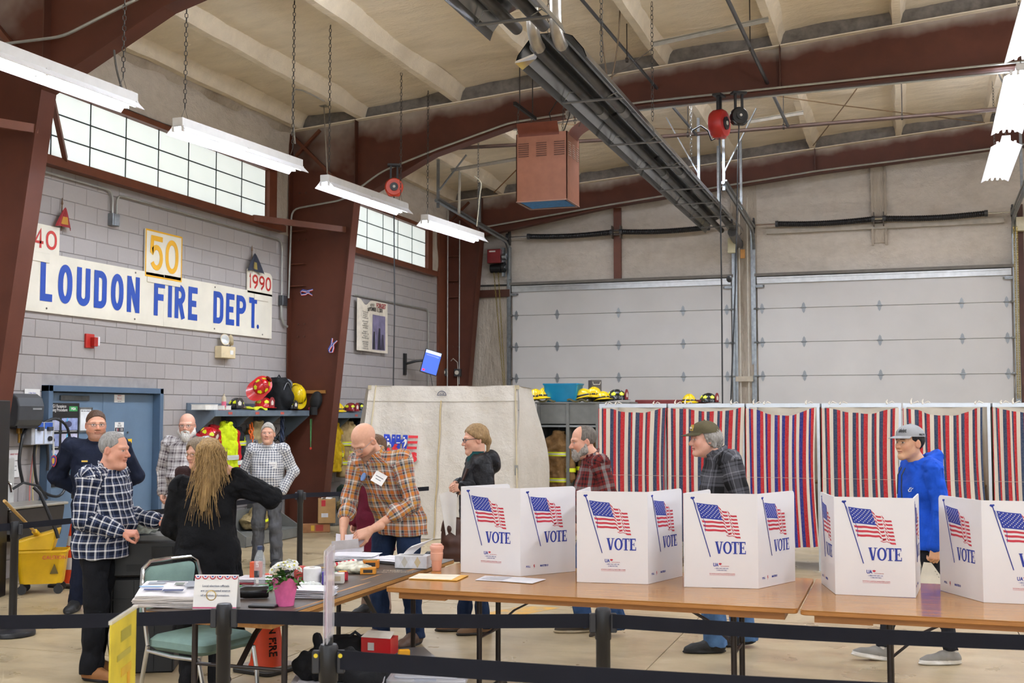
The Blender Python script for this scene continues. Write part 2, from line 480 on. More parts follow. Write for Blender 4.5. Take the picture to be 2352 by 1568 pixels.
def flange(m,P,yc,wd,th,ta):
 base=len(m.v)
 for(x,z,nx,nz)in P:
  for(yy,k)in((-1,0),(1,0),(1,1),(-1,1)):
   m.v.append((x+nx*th*k,yc+yy*wd/2,z+nz*th*k));m.a.append((ta,0,0))
 for i in range(len(P)-1):
  o,p=base+4*i,base+4*i+4
  for k in range(4):
   l=(k+1)%4;m.f.append((o+k,o+l,p+l,p+k));m.m.append(0)
 for o in(base,base+4*(len(P)-1)):
  m.f.append((o,o+1,o+2,o+3));m.m.append(0)
def frame(Y,cb,ct,zk,low,label,fw=.22):
 """cb, ct: column inner-face X at base and haunch; zk haunch height; low: rafter underside (x,z)"""
 t=thing('steel_frame',label,'steel frame')
 x0=XL+.01
 m=MB();m.a=[]
 quad_plate(m,[(x0,0),(x0,zk-.15)],[(cb,0),(ct,zk)],Y,.012,.2,.2)
 quad_plate(m,[(x0,zk-.15),(ct,zk)],[(x0,ztop(x0)),(ct,ztop(ct))],Y,.012,.45,.98)
 m.build('column_web',M_STEEL,t)
 m=MB();m.a=[]
 flange(m,[(cb,0,1,0),(ct,zk,1,0)],Y,fw,.018,.1);m.build('inner_flange',M_STEEL,t)
 m=MB();m.a=[]
 flange(m,[(x0,0,1,0),(x0,6.25,1,0)],Y,fw+.02,.018,.5);m.build('outer_flange',M_STEEL,t)
 xs_=[p[0]for p in low]
 A=[(ct,zk)]+low;B=[(x,ztop(x)-.01)for x,_ in A]
 m=MB();m.a=[];quad_plate(m,A,B,Y,.012,.05,1.0);m.build('rafter_web',M_STEEL,t)
 m=MB();m.a=[];flange(m,[(x,z,0,-1)for x,z in A],Y,fw,.018,.05);m.build('bottom_flange',M_STEEL,t)
 m=MB();m.a=[];flange(m,[(x,z,0,-1)for x,z in[(x0,ztop(x0))]+B[1:]],Y,fw,.016,1.02);m.build('top_flange',M_FOAM_C,t)
 mir=[(2*RIDGE-x,z)for x,z in reversed(low[:-1])]
 A2=[low[-1]]+mir;B2=[(x,ztop(x)-.01)for x,_ in A2]
 m=MB();m.a=[];quad_plate(m,A2,B2,Y,.012,.05,1.0);flange(m,[(x,z,0,-1)for x,z in A2],Y,fw,.018,.05);m.build('rafter_web',M_STEEL,t)
 for xx in(ct+.02,-1.55):
  zl=np.interp(xx,[a for a,_ in A],[b for _,b in A])
  m=MB();m.a=None;m.box((xx,Y-fw/4,(zl+ztop(xx))/2),(.014,fw/2,ztop(xx)-zl-.02));m.build('stiffener',M_BROWN_D,t)
 MB().bar((x0+.03,Y-.05,6.22),(ct-.02,Y-.05,zk+.06),.07,.05).build('haunch_brace',M_BROWN,t)
 MB().bar((x0+.05,Y-.05,5.86),(x0+.52,Y-.06,6.28),.05,.04).build('haunch_brace',M_BROWN,t)
 for zz in(zk-.42,zk-.95,zk-1.3):
  MB().box((x0+.15,Y-fw/4,zz),(.26,fw/2,.012)).build('stiffener',M_BROWN,t)
 m=MB()
 for zz in(5.3,4.55,3.2,3.0):
  for dx in(.14,.25):m.cyl((x0+dx,Y-.006,zz),(x0+dx,Y-.022,zz),.017,n=6)
 m.build('bolts',M_BROWN_D,t,kind='stuff')
 return t
LOW=[(-6.76,5.76),(-5.5,6.10),(-4.6,6.19),(-3.5,6.235),(-1.87,6.275),(1.6,6.34),(RIDGE,6.36)]
LOW3=[(-5.55,6.03),(-1.5,6.44),(1.6,6.68),(RIDGE,6.74)]
LOWN=[(-6.76,5.76),(-5.5,6.10),(-4.6,6.19),(-3.5,6.235),(-1.87,6.275),(1.6,6.34),(RIDGE,6.36)]
frame(9.55,-8.94,-8.20,5.06,LOWN,'brown tapered steel column and rafter at the left edge, nearest the camera')
frame(16.4,-8.64,-8.10,5.10,LOW,'brown tapered steel column with ribbon bows and its long roof rafter, mid hall')
frame(23.1,-8.93,-8.45,5.55,LOW3,'brown steel column in the far corner with rafter above the vehicle doors')
cj=MB();cj.box((XL+.02,22.78,2.9),(.05,.44,5.6));cj.build('trim_1',M_BROWN)['kind']='structure'
def pane_mat():
 t=NT('translucent_panel');vec=t.coord('Generated');s=t.n('ShaderNodeSeparateXYZ');o=t.coord('Object')
 c=lin('e9f2ee');t.col(lin('dfe8e4'));n=t.noise(o,3,3)
 t.l(t.ramp(n,[(.3,lin('e3eeea')),(.7,lin('f2f8f4'))]),t.b.inputs['Emission Color']);t.b.inputs['Emission Strength'].default_value=PANE_POWER
 return t.props(.35)
M_PANE=pane_mat()
def window(n,ya,yb,z0,z1,cols,rows):
 t=struct('window_%d'%n)
 cw,rh=(yb-ya)/cols,(z1-z0)/rows
 pm=MB();pm.box((0,0,0),(.02,cw-.014,rh-.014));me=pm.mesh('pane',M_PANE)
 for i in range(cols):
  for j in range(rows):ob('pane',me,t,(XL+.03,ya+cw*(i+.5),z0+rh*(j+.5)))
 g=MB()
 for i in range(1,cols):g.box((XL+.035,ya+cw*i,(z0+z1)/2),(.024,.016,z1-z0))
 for j in range(1,rows):g.box((XL+.035,(ya+yb)/2,z0+rh*j),(.026,yb-ya,.016))
 g.build('glazing_bar',M('3a4142',.5),t)
 f=MB();f.box((XL+.06,(ya+yb)/2,z1+.035),(.12,yb-ya+.3,.07));f.build('window_frame',M_BROWN,t)
 f=MB();f.box((XL+.07,(ya+yb)/2+.1,z0-.05),(.14,yb-ya+.75,.10));f.box((XL+.13,(ya+yb)/2+.1,z0-.02),(.02,yb-ya+.7,.05));f.build('window_sill',M_BROWN,t)
 for y in(ya-.09,yb+.14):
  f=MB();f.box((XL+.05,y,(z0+z1)/2),(.10,.22,z1-z0+.1));f.build('window_frame',M_BROWN,t)
window(1,10.12,15.52,4.71,5.505,8,3)
window(2,18.40,21.81,4.71,5.515,5,3)
M_BLUE=M('5c7288',.45,0,.04,4)
M_BLUE_D=M('4b6076',.45,0,.04,4)
d=struct('door_1')
f=MB();f.box((XL+.02,DY0+.035,DZ/2),(.16,.07,DZ));f.box((XL+.02,DY1-.035,DZ/2),(.16,.07,DZ));f.box((XL+.02,(DY0+DY1)/2,DZ-.035),(.16,DY1-DY0,.07))
f.build('door_frame',M_BLUE_D,d,bevel=.004)
for a,b in((DY0+.075,(DY0+DY1)/2-.003),((DY0+DY1)/2+.003,DY1-.075)):
 f=MB();f.box((XL-.03,(a+b)/2,(DZ-.08)/2+.005),(.045,b-a,DZ-.085));f.build('door_leaf',M_BLUE,d,bevel=.003)
f=MB();f.box((XL-.01,DY0+.55,1.97),(.05,.5,.06));f.build('door_closer',M_GALV_D,d,bevel=.004)
f=MB();f.cyl((XL-.01,12.36,1.55),(XL+.004,12.36,1.55),.012);f.build('peephole',M_GALV_D,d)
M_DOORW=M('c9c7c4',.42,0,.02,1.2,spec=.4)
def hinge_mesh():
 m=MB();pl=[(-.05,0),(-.03,.035),(-.026,.07),(0,.11),(.026,.07),(.03,.035),(.05,0),(.03,-.035),(.026,-.07),(0,-.11),(-.026,-.07),(-.03,-.035)]
 fr=Matrix.Rotation(math.pi/2,4,'X')
 m.prism(pl,0,.008,fr);m.cyl((-.06,-.016,0),(.06,-.016,0),.011,n=8)
 m.box((0,-.012,.04),(.02,.012,.03));m.box((0,-.012,-.04),(.02,.012,.03))
 return m.mesh('hinge',M('8f9497',.35,.45,.05))
HINGE=hinge_mesh()
def vdoor(n,xa,xb,seams,hx):
 t=struct('door_%d'%n);yb=YB-.16
 zs=[0.02]+seams+[DT-.03]
 for a,b in zip(zs[:-1],zs[1:]):
  MB().box(((xa+xb)/2,yb+.03,(a+b)/2),(xb-xa,.05,b-a-.006)).build('door_panel',M_DOORW,t,bevel=.006)
 for zz in seams:
  for x in[xa+.09]+hx+[xb-.09]:
   ob('hinge',HINGE,t,(x,yb,zz))
  for x in(xa-.02,xb+.02):
   r_=MB();r_.cyl((x-.05,yb-.04,zz),(x+.05,yb-.04,zz),.02,n=8);r_.build('roller',M_GALV,t)
 q=MB();q.box(((xa+xb)/2,yb-.02,DT-.09),(xb-xa,.05,.11));q.bar((xa,yb-.05,DT-.035),(xb,yb-.05,DT-.035),.03,.03);q.build('top_strut',M('b9bbbb',.3,.5),t)
 MB().box(((xa+xb)/2,yb-.03,DT+.03),(xb-xa+.1,.06,.06)).build('head_seal',M('6f6a63',.7),t)
 for x,sgn in((xa-.05,1),(xb+.05,-1)):
  q=MB();q.box((x,yb-.02,DT/2+.3),(.05,.05,DT+.6));q.box((x-sgn*.04,yb+.02,DT/2+.5),(.07,.03,DT+1.0));q.build('vertical_track',M_GALV,t)
  q=MB();q.box((x+sgn*.1,yb-.06,DT-.2),(.14,.04,.05));q.cyl((x+sgn*.02,yb-.06,DT-.2),(x+sgn*.2,yb-.06,DT-.2),.022,n=8);q.build('top_bracket',M_GALV,t)
  pts=[(x,yb-.04,DT+.55)]
  for k in range(9):
   a=math.radians(90*k/8);pts.append((x,yb-.04-.38*(1-math.cos(a)),DT+.55+.38*math.sin(a)))
  pts+=[(x,yb-1.6,DT+.99),(x,yb-4.2,DT+1.12)]
  q=MB();q.tube(pts,.034,6);q.tube([(px+sgn*.05,py,pz+.03)for px,py,pz in pts[8:]],.02,4);q.build('horizontal_track',M_GALV,t)
  for yy in(yb-1.9,yb-4.1):
   zz=DT+1.05;MB().box((x,yy,(zz+ztop(x))/2),(.045,.045,ztop(x)-zz+.1)).build('track_hanger',M_GALV,t)
  MB().bar((x,yb-4.1,DT+1.3),(x+.55*sgn,yb-4.1,ztop(x)+.05),.04,.02).build('track_hanger',M_GALV,t)
 zs_=DT+1.02;mid=(xa+xb)/2
 MB().cyl((xa-.12,yb-.16,zs_),(xb+.12,yb-.16,zs_),.016,n=8).build('torsion_shaft',M_CHROME,t)
 for a,b in((xa+.42,mid-.1),(mid+.1,xb-.42)):
  q=MB();N=46;pr=[]
  for i in range(N*2+1):
   u=i/(2*N);sag=-.035*math.sin(math.pi*u)
   pr.append(((a+(b-a)*u,yb-.16,zs_+sag),.058 if i%2 else .050))
  q.tube([p for p,_ in pr],[r for _,r in pr],12);q.build('torsion_spring',M('1a1a1d',.4,.3),t)
  for xe in(a,b):
   MB().cyl((xe-.03,yb-.16,zs_),(xe+.03,yb-.16,zs_),.062,n=12).build('winding_cone',M('3b3d40',.5),t)
 for x in(xa-.04,xb+.04):
  q=MB();q.cyl((x-.03,yb-.16,zs_),(x+.03,yb-.16,zs_),.09,n=16);q.box((x,yb-.08,zs_),(.03,.12,.3));q.build('cable_drum',M('2c2d30',.5),t)
 q=MB();q.box((mid,yb-.06,zs_),(.2,.1,.12));q.box((mid-.09,yb-.12,zs_),(.02,.16,.26));q.box((mid+.09,yb-.12,zs_),(.02,.16,.26));q.build('spring_bracket',M('5a5148',.6),t)
 return t
SE=[.5,1.18,1.85,2.526,3.196,3.872]
vdoor(2,D1[0],D1[1],SE,[-6.93,-5.6,-4.25])
vdoor(3,D2[0],D2[1],SE,[-1.85,-.42,1.07])
MB().box((-5.62,YB-.12,5.3),(.16,.06,1.55)).build('trim_2',M_BROWN)['kind']='structure'
q=MB();q.box((-.40,YB-.10,5.95),(.26,.05,1.7));q.box((-.52,YB-.14,5.9),(.04,.05,1.7));q.box((-.27,YB-.14,5.9),(.04,.05,1.7));q.build('trim_3',M_FOAM_D)['kind']='structure'
MB().box((-.35,YB-.15,5.42),(4.4,.06,.10)).build('trim_4',M('b5aea2',.7))['kind']='structure'
MB().box((-8.6,YB-.16,4.36),(1.25,.1,.16)).build('trim_5',M_BROWN_D)['kind']='structure'
# ---------------------------------------------------------------- fluorescent fixtures
M_TUBE=EM('e9f1ff',TUBE_POWER,'lit_tube')
M_TUBE4=EM('eef2ff',TUBE_POWER*.42,'lit_tube')
M_FIXW=M('cfcdc9',.4,0,.03)
M_CHAIN=M('4a4844',.5,.5)
def chain(m,p0,p1,r=.010,link=.05):
 p0,p1=V(p0),V(p1);L=(p1-p0).length;n=max(2,int(L/(link*.8)));d=(p1-p0).normalized();a=d.orthogonal().normalized();b=d.cross(a)
 for i in range(n):
  c=p0+(p1-p0)*((i+.5)/n);s_=a if i%2 else b
  pts=[c+d*(link/2*math.cos(t))+s_*(link*.28*math.sin(t))for t in[k*math.pi/3 for k in range(6)]]
  m.tube(pts,r*.35,4,closed=True)
def fixture(x,ya,yb,za,zb,label,ntube=2,chains=True,wd=.26,seen=True,zh=None):
 L=yb-ya;zm=(za+zb)/2
 t=thing('strip_light',label,'ceiling light',(x,(ya+yb)/2,zm),0,'hanging fluorescent strip lights')
 sl=math.atan2(zb-za,L);R=Euler((sl,0,0)).to_matrix()
 def tr(m):m.v=[tuple(R@V(p))for p in m.v];return m
 h=MB();h.box((0,0,.085),(.12,L,.09));tr(h).build('housing',M_FIXW,t,bevel=.004)
 r_=MB();w2=wd/2
 for s_ in(-1,1):
  r_.hexa([V((s_*.05,-L/2,.05)),V((s_*w2,-L/2,-.035)),V((s_*w2,L/2,-.035)),V((s_*.05,L/2,.05)),V((s_*.05,-L/2,.054)),V((s_*(w2+.004),-L/2,-.031)),V((s_*(w2+.004),L/2,-.031)),V((s_*.05,L/2,.054))])
 r_.box((0,0,.047),(.11,L,.006))
 if seen:tr(r_).build('reflector',M('e8e8ea',.3,0,.02),t)
 xs_=[-.055,.055]if ntube==2 else[-.12,-.04,.04,.12]
 for sx in xs_:
  for a,b in((-L/2+.03,-.02),(.02,L/2-.03)):
   q=MB();q.cyl((sx,a+.03,.008),(sx,b-.03,.008),.017,n=8);tr(q).build('tube',M_TUBE4 if(ntube==4 and seen)else M_TUBE,t)
 if seen:
  for yy in(-L/2+.02,0,L/2-.02):
   q=MB()
   for sx in xs_:q.box((sx,yy,.02),(.03,.035,.055))
   tr(q).build('lamp_holder',M_FIXW,t)
  if chains:
   q=MB()
   for yy in(-L/2+.12,L/2-.15):
    zz=(zh if zh else ztop(x)+.2)-zm;c0=V((0,yy,.25+yy*math.tan(sl)))
    q.tube([(0,yy-.07,.12+yy*math.tan(sl)),c0,(0,yy+.07,.12+yy*math.tan(sl))],.003,4)
    chain(q,c0,(0,yy,zz),.012,.06)
   q.build('chain',M_CHAIN,t,kind='stuff')
 return t
LX=-6.8
fixture(LX,6.62,9.06,4.60,4.65,'fluorescent strip light at the left edge, cut off by the frame')
fixture(LX,9.77,12.22,4.60,4.68,'fluorescent strip light hanging in front of the large window')
fixture(LX,12.87,15.34,4.63,4.69,'fluorescent strip light in front of the brown middle column')
fixture(LX,16.07,18.55,4.65,4.73,'smallest fluorescent strip light of the left row, nearest the far corner')
fixture(1.5,15.9,18.3,6.12,5.90,'wide four-tube strip light at the right edge, the upper whole one',4,wd=.42)
fixture(1.5,18.35,20.75,5.74,5.66,'wide four-tube strip light at the right edge, lowest in the picture',4,wd=.42)
fixture(1.5,12.9,15.3,6.15,6.12,'strip light cut off by the right edge near the rafter',4,wd=.5)
for(x,y)in((-4.9,10.05),(-1.0,11.2)):  # lamps added above the view to brighten the far bay and ceiling
 fixture(x,y-1.22,y+1.22,6.28,6.28,'strip light of the hall outside the picture',4 if x<-4 else 2,seen=False)
for x,z in((-5.3,6.33),(-2.5,6.48),(.3,6.62)):  # lamps added on the rafter's hidden side to brighten the far bay
 fixture(x,16.76-1.22,16.76+1.22,z,z,'strip light fixed behind the middle rafter',4,seen=False).rotation_euler.z=math.pi/2
for(x,y)in((LX,4.7),(LX,.8),(LX,-3),(1.5,9.8),(1.5,5.5),(1.5,1.0),(1.5,-3.4),(7.8,18),(7.8,13),(7.8,8),(7.8,3),(7.8,-2),(-2.6,-3),(4.3,13.0)):  # rows assumed to go on out of view, plus lamps added for brightness
 fixture(x,y-1.22,y+1.22,4.9,4.9,'strip light of the hall outside the picture',4,wd=.5,seen=False)
# ---------------------------------------------------------------- people: smooth-blended volumes meshed as one surface
import openvdb
def A3(p):return np.array(p,dtype=float)
class SDF:
 def __init__(s,lo,hi,h):
  s.lo=A3(lo);s.h=h;n=np.ceil((A3(hi)-s.lo)/h).astype(int)+1
  s.D=np.full(n,1.0,np.float32);s.n=n
  s.ax=[s.lo[i]+h*np.arange(n[i])for i in range(3)]
 def blk(s,lo,hi):
  a=np.clip(np.floor((A3(lo)-s.lo)/s.h).astype(int),0,s.n);b=np.clip(np.ceil((A3(hi)-s.lo)/s.h).astype(int)+1,0,s.n)
  sl=tuple(slice(a[i],b[i])for i in range(3))
  return sl,s.ax[0][sl[0]][:,None,None],s.ax[1][sl[1]][None,:,None],s.ax[2][sl[2]][None,None,:]
 def mixin(s,sl,d,k,op):
  A=s.D[sl]
  if A.size==0:return
  if op=='add':
   if k>0:
    h=np.clip(.5+.5*(A-d)/k,0,1);s.D[sl]=A*(1-h)+d*h-k*h*(1-h)
   else:s.D[sl]=np.minimum(A,d)
  else:
   if k>0:
    h=np.clip(.5-.5*(A+d)/k,0,1);s.D[sl]=A*(1-h)-d*h+k*h*(1-h)
   else:s.D[sl]=np.maximum(A,-d)
 def cap(s,a,b,ra,rb=None,k=.02,op='add'):
  rb=ra if rb is None else rb;a,b=A3(a),A3(b);m=max(ra,rb)+k+3*s.h
  sl,X,Y,Z=s.blk(np.minimum(a,b)-m,np.maximum(a,b)+m)
  d=b-a;L2=max(1e-9,d@d)
  t=np.clip(((X-a[0])*d[0]+(Y-a[1])*d[1]+(Z-a[2])*d[2])/L2,0,1)
  q=np.sqrt((X-a[0]-t*d[0])**2+(Y-a[1]-t*d[1])**2+(Z-a[2]-t*d[2])**2)-(ra+(rb-ra)*t)
  s.mixin(sl,q,k,op);return s
 def ell(s,c,r,k=.02,op='add',R=None):
  c,r=A3(c),A3(r);m=max(r)+k+3*s.h
  sl,X,Y,Z=s.blk(c-m,c+m);X,Y,Z=X-c[0],Y-c[1],Z-c[2]
  if R is not None:
   R=np.array(rotm(R)).T
   X,Y,Z=(R[0,0]*X+R[0,1]*Y+R[0,2]*Z,R[1,0]*X+R[1,1]*Y+R[1,2]*Z,R[2,0]*X+R[2,1]*Y+R[2,2]*Z)
  k0=np.sqrt((X/r[0])**2+(Y/r[1])**2+(Z/r[2])**2);k1=np.sqrt((X/r[0]**2)**2+(Y/r[1]**2)**2+(Z/r[2]**2)**2)+1e-9
  s.mixin(sl,k0*(k0-1)/k1,k,op);return s
 def torso(s,sec,k=.03,pw=2.3):
  """sec rows: z, cx, cy, rx, ry"""
  sec=np.array(sorted(sec));z0,z1=sec[0,0],sec[-1,0];m=k+3*s.h
  lo=[(sec[:,1]-sec[:,3]).min()-m,(sec[:,2]-sec[:,4]).min()-m,z0-m];hi=[(sec[:,1]+sec[:,3]).max()+m,(sec[:,2]+sec[:,4]).max()+m,z1+m]
  sl,X,Y,Z=s.blk(lo,hi)
  f=[np.interp(Z,sec[:,0],sec[:,i])for i in(1,2,3,4)]
  q=((np.abs((X-f[0])/f[2]))**pw+(np.abs((Y-f[1])/f[3]))**pw)**(1/pw)
  d=(q-1)*np.minimum(f[2],f[3]);d=np.maximum(d,np.maximum(z0-Z,Z-z1))
  s.mixin(sl,d,k,'add');return s
 def half(s,p,nrm):
  """cut away the side the normal points to"""
  p,nrm=A3(p),A3(nrm);nrm=nrm/np.linalg.norm(nrm)
  d=(s.ax[0][:,None,None]-p[0])*nrm[0]+(s.ax[1][None,:,None]-p[1])*nrm[1]+(s.ax[2][None,None,:]-p[2])*nrm[2]
  s.D=np.maximum(s.D,d.astype(np.float32));return s
 def mesh(s):
  g=openvdb.FloatGrid(1.0);g.copyFromArray(np.ascontiguousarray(s.D));p,q=g.convertToQuads(0.0)
  return s.lo+np.asarray(p)*s.h,np.asarray(q)[:,::-1].astype(np.int64)
def normals(P,Q):
 n=np.cross(P[Q[:,2]]-P[Q[:,0]],P[Q[:,3]]-P[Q[:,1]]);N=np.zeros_like(P)
 for i in range(4):np.add.at(N,Q[:,i],n)
 return N/(np.linalg.norm(N,axis=1)[:,None]+1e-12)
def np_mesh(name,P,Q,mats,col=None,cuv=None,mi=None):
 me=bpy.data.meshes.new(name);n,f=len(P),len(Q)
 me.vertices.add(n);me.vertices.foreach_set('co',np.asarray(P,np.float32).ravel())
 me.loops.add(f*4);me.loops.foreach_set('vertex_index',Q.astype(np.int32).ravel())
 me.polygons.add(f);me.polygons.foreach_set('loop_start',np.arange(0,f*4,4,dtype=np.int32))
 me.polygons.foreach_set('use_smooth',np.ones(f,bool))
 for m in(mats if isinstance(mats,(list,tuple))else[mats]):me.materials.append(m)
 if mi is not None:me.polygons.foreach_set('material_index',mi.astype(np.int32))
 if col is not None:
  a=me.attributes.new('Col','FLOAT_COLOR','POINT');a.data.foreach_set('color',np.c_[col,np.ones(n)].astype(np.float32).ravel())
 if cuv is not None:
  a=me.attributes.new('puv','FLOAT_VECTOR','CORNER');a.data.foreach_set('vector',cuv.astype(np.float32).ravel())
 me.update(calc_edges=True);me.validate();return me
def skin_mat():
 t=NT('skin');a=t.attr('Col');n=t.noise(t.coord(),60,3)
 t.col(t.mix(t.ramp(n,[(.35,(0,0,0)),(.75,(.16,)*3)]),a.outputs['Color'],lin('a0705c')));t.bump(n,.0015,.3)
 t.props(.48,0,.4);t.b.inputs['Subsurface Weight'].default_value=.08;t.b.inputs['Subsurface Radius'].default_value=(.012,.005,.003);return t.m
M_SKIN=skin_mat()
def hair_mat(c,c2,name='hair'):
 t=NT(name);vec=t.coord('Object',(60,60,9));n=t.noise(vec,1.6,5,.7)
 t.col(t.ramp(n,[(.3,lin(c2)),(.7,lin(c))]));t.bump(n,.006,.8);return t.props(.55,0,.3)
def sm(x,a,b):return np.clip((x-a)/(b-a),0,1)
def head_mesh(h,tone='d9a98c',neck=(-.03,0,-.17),h_=None,iris='3a2a20'):
 """h: dict of shape options; head-local frame x forward, z up, origin between the ears at eye height"""
 g=h.get;fat=g('fat',0);jw=g('jaw',0);s=SDF((-.16,-.12,-.24),(.15,.12,.15),.0031)
 s.ell((-.016,0,.034),(.099,.078+fat*.3,.090),0)
 s.ell((.022,0,-.035),(.072,.064+fat,.088),.03)
 s.cap((.005,.048+jw+fat,-.062),(.068,.012,-.104),.026,.019,.03);s.cap((.005,-.048-jw-fat,-.062),(.068,-.012,-.104),.026,.019,.03)
 s.ell((.074+g('chin',0),0,-.106),(.018,.022,.017),.02)
 if fat>.004:s.ell((.03,0,-.115),(.055,.05+fat,.03),.03)
 for y in(-1,1):
  s.ell((.060,y*.040,-.028),(.026,.022,.026),.03)
  s.cap((.084,y*.014,.020),(.070,y*.052,.022),.011,.010,.018)
  s.ell((.101,y*.0325,.0),(.020,.019,.0125),.012,'sub')
  s.ell((.071,y*.0325,.0),(.0145,.0155,.0135),.004)
  s.cap((.080,y*.022,.0075),(.074,y*.046,.006),.0040,.0036,.005)
 nl=g('nose',0)
 s.cap((.086,0,.008),(.110+nl,0,-.032),.0085,.0125,.012)
 for y in(-1,1):s.ell((.098+nl*.6,y*.0125,-.037),(.012,.0085,.009),.008)
 s.ell((.091,0,-.061),(.010,.024,.0062),.007);s.ell((.088,0,-.073),(.0105,.020,.0068),.007)
 s.cap((.1005,-.020,-.0668),(.1005,.020,-.0668),.0036,.0036,.003,'sub')
 if g('open'):s.ell((.1,0,-.069),(.012,.013,.006),.003,'sub')
 for y in(-1,1):
  e=Euler((0,math.radians(12),y*math.radians(-18)))
  s.ell((-.012,y*.080,-.008),(.022,.0085,.034),.006,'add',e);s.ell((-.006,y*.089,-.006),(.011,.006,.02),.004,'sub',e)
 nb=A3(neck);s.cap((-.022,0,-.075),nb,.054+fat*.6,.060+fat*.6,.03)
 if g('longneck')is None:s.cap((.012,0,-.10),nb+A3((.03,0,.01)),.036+fat,.045,.03)
 P,Q=s.mesh();T=A3(lin(tone)[:3]);C=np.tile(T,(len(P),1))
 x,y,z=P.T;ya=np.abs(y)
 def tint(w,c,amt=1.0):
  w=(np.clip(w,0,1)*amt)[:,None];C[:]=C*(1-w)+A3(lin(c)[:3])*w
 def blob(c,r):return np.exp(-(((x-c[0])/r[0])**2+((ya-c[1])/r[1])**2+((z-c[2])/r[2])**2))
 red=g('red','c4735c')
 tint(blob((.07,.045,-.035),(.03,.025,.025)),red,.45);tint(blob((.11,0,-.03),(.03,.018,.02)),red,.5);tint(blob((-.01,.085,-.01),(.03,.02,.04)),red,.4)
 tint(blob((.085,.033,-.014),(.03,.02,.008)),'9a6a58',.35)
 tint((x>.05)*sm(.0275-ya,0,.004)*np.exp(-((z+.067)/.0085)**2),g('lip','b0685c'),.7)
 if g('stub'):
  c,amt=g('stub');w=sm(-.044-z-.28*(x-.02),0,.014)*sm(x,-.015,.015)*sm(z,-.14,-.12)
  w=np.maximum(w,np.exp(-((z+.049)/.008)**2)*sm(.034-ya,0,.01)*(x>.06));w*=1-.8*np.exp(-((z+.067)/.006)**2)*(ya<.02)
  tint(w*(.75+.25*vnoise(P,260,3)),c,amt)
 bw_=sm(.0052-np.abs(z-.0235+.10*np.maximum(ya-.035,0)),0,.003)*sm(ya,.012,.017)*sm(.055-ya,0,.006)*(x>.04)
 tint(bw_,g('brow','4a3a2e'),g('browamt',.75))
 dy=(ya-.0325)/.0155;op=g('lid',.0058)
 inside=(x>.055)&(np.abs(dy)<1)&(np.abs(z-.0005)<op*np.sqrt(np.clip(1-dy*dy,0,1)))
 gx=g('gaze',0)
 C[inside]=A3(lin('d8cfc8')[:3])
 ir=inside&((ya-.0325-gx*np.sign(y))**2+(z-.001)**2<.0068**2);C[ir]=A3(lin(iris)[:3])
 rim=(x>.055)&(~inside)&(np.abs(dy)<1.08)&(z>-.002)&(np.abs(z-.0005)<(op+.003)*np.sqrt(np.clip(1.12-dy*dy,0,1.2)))
 C[rim]=C[rim]*.45
 tint(np.exp(-((z+.0668)/.0022)**2)*(ya<.022)*(x>.06),'6a3a34',.8)
 return P,Q,C
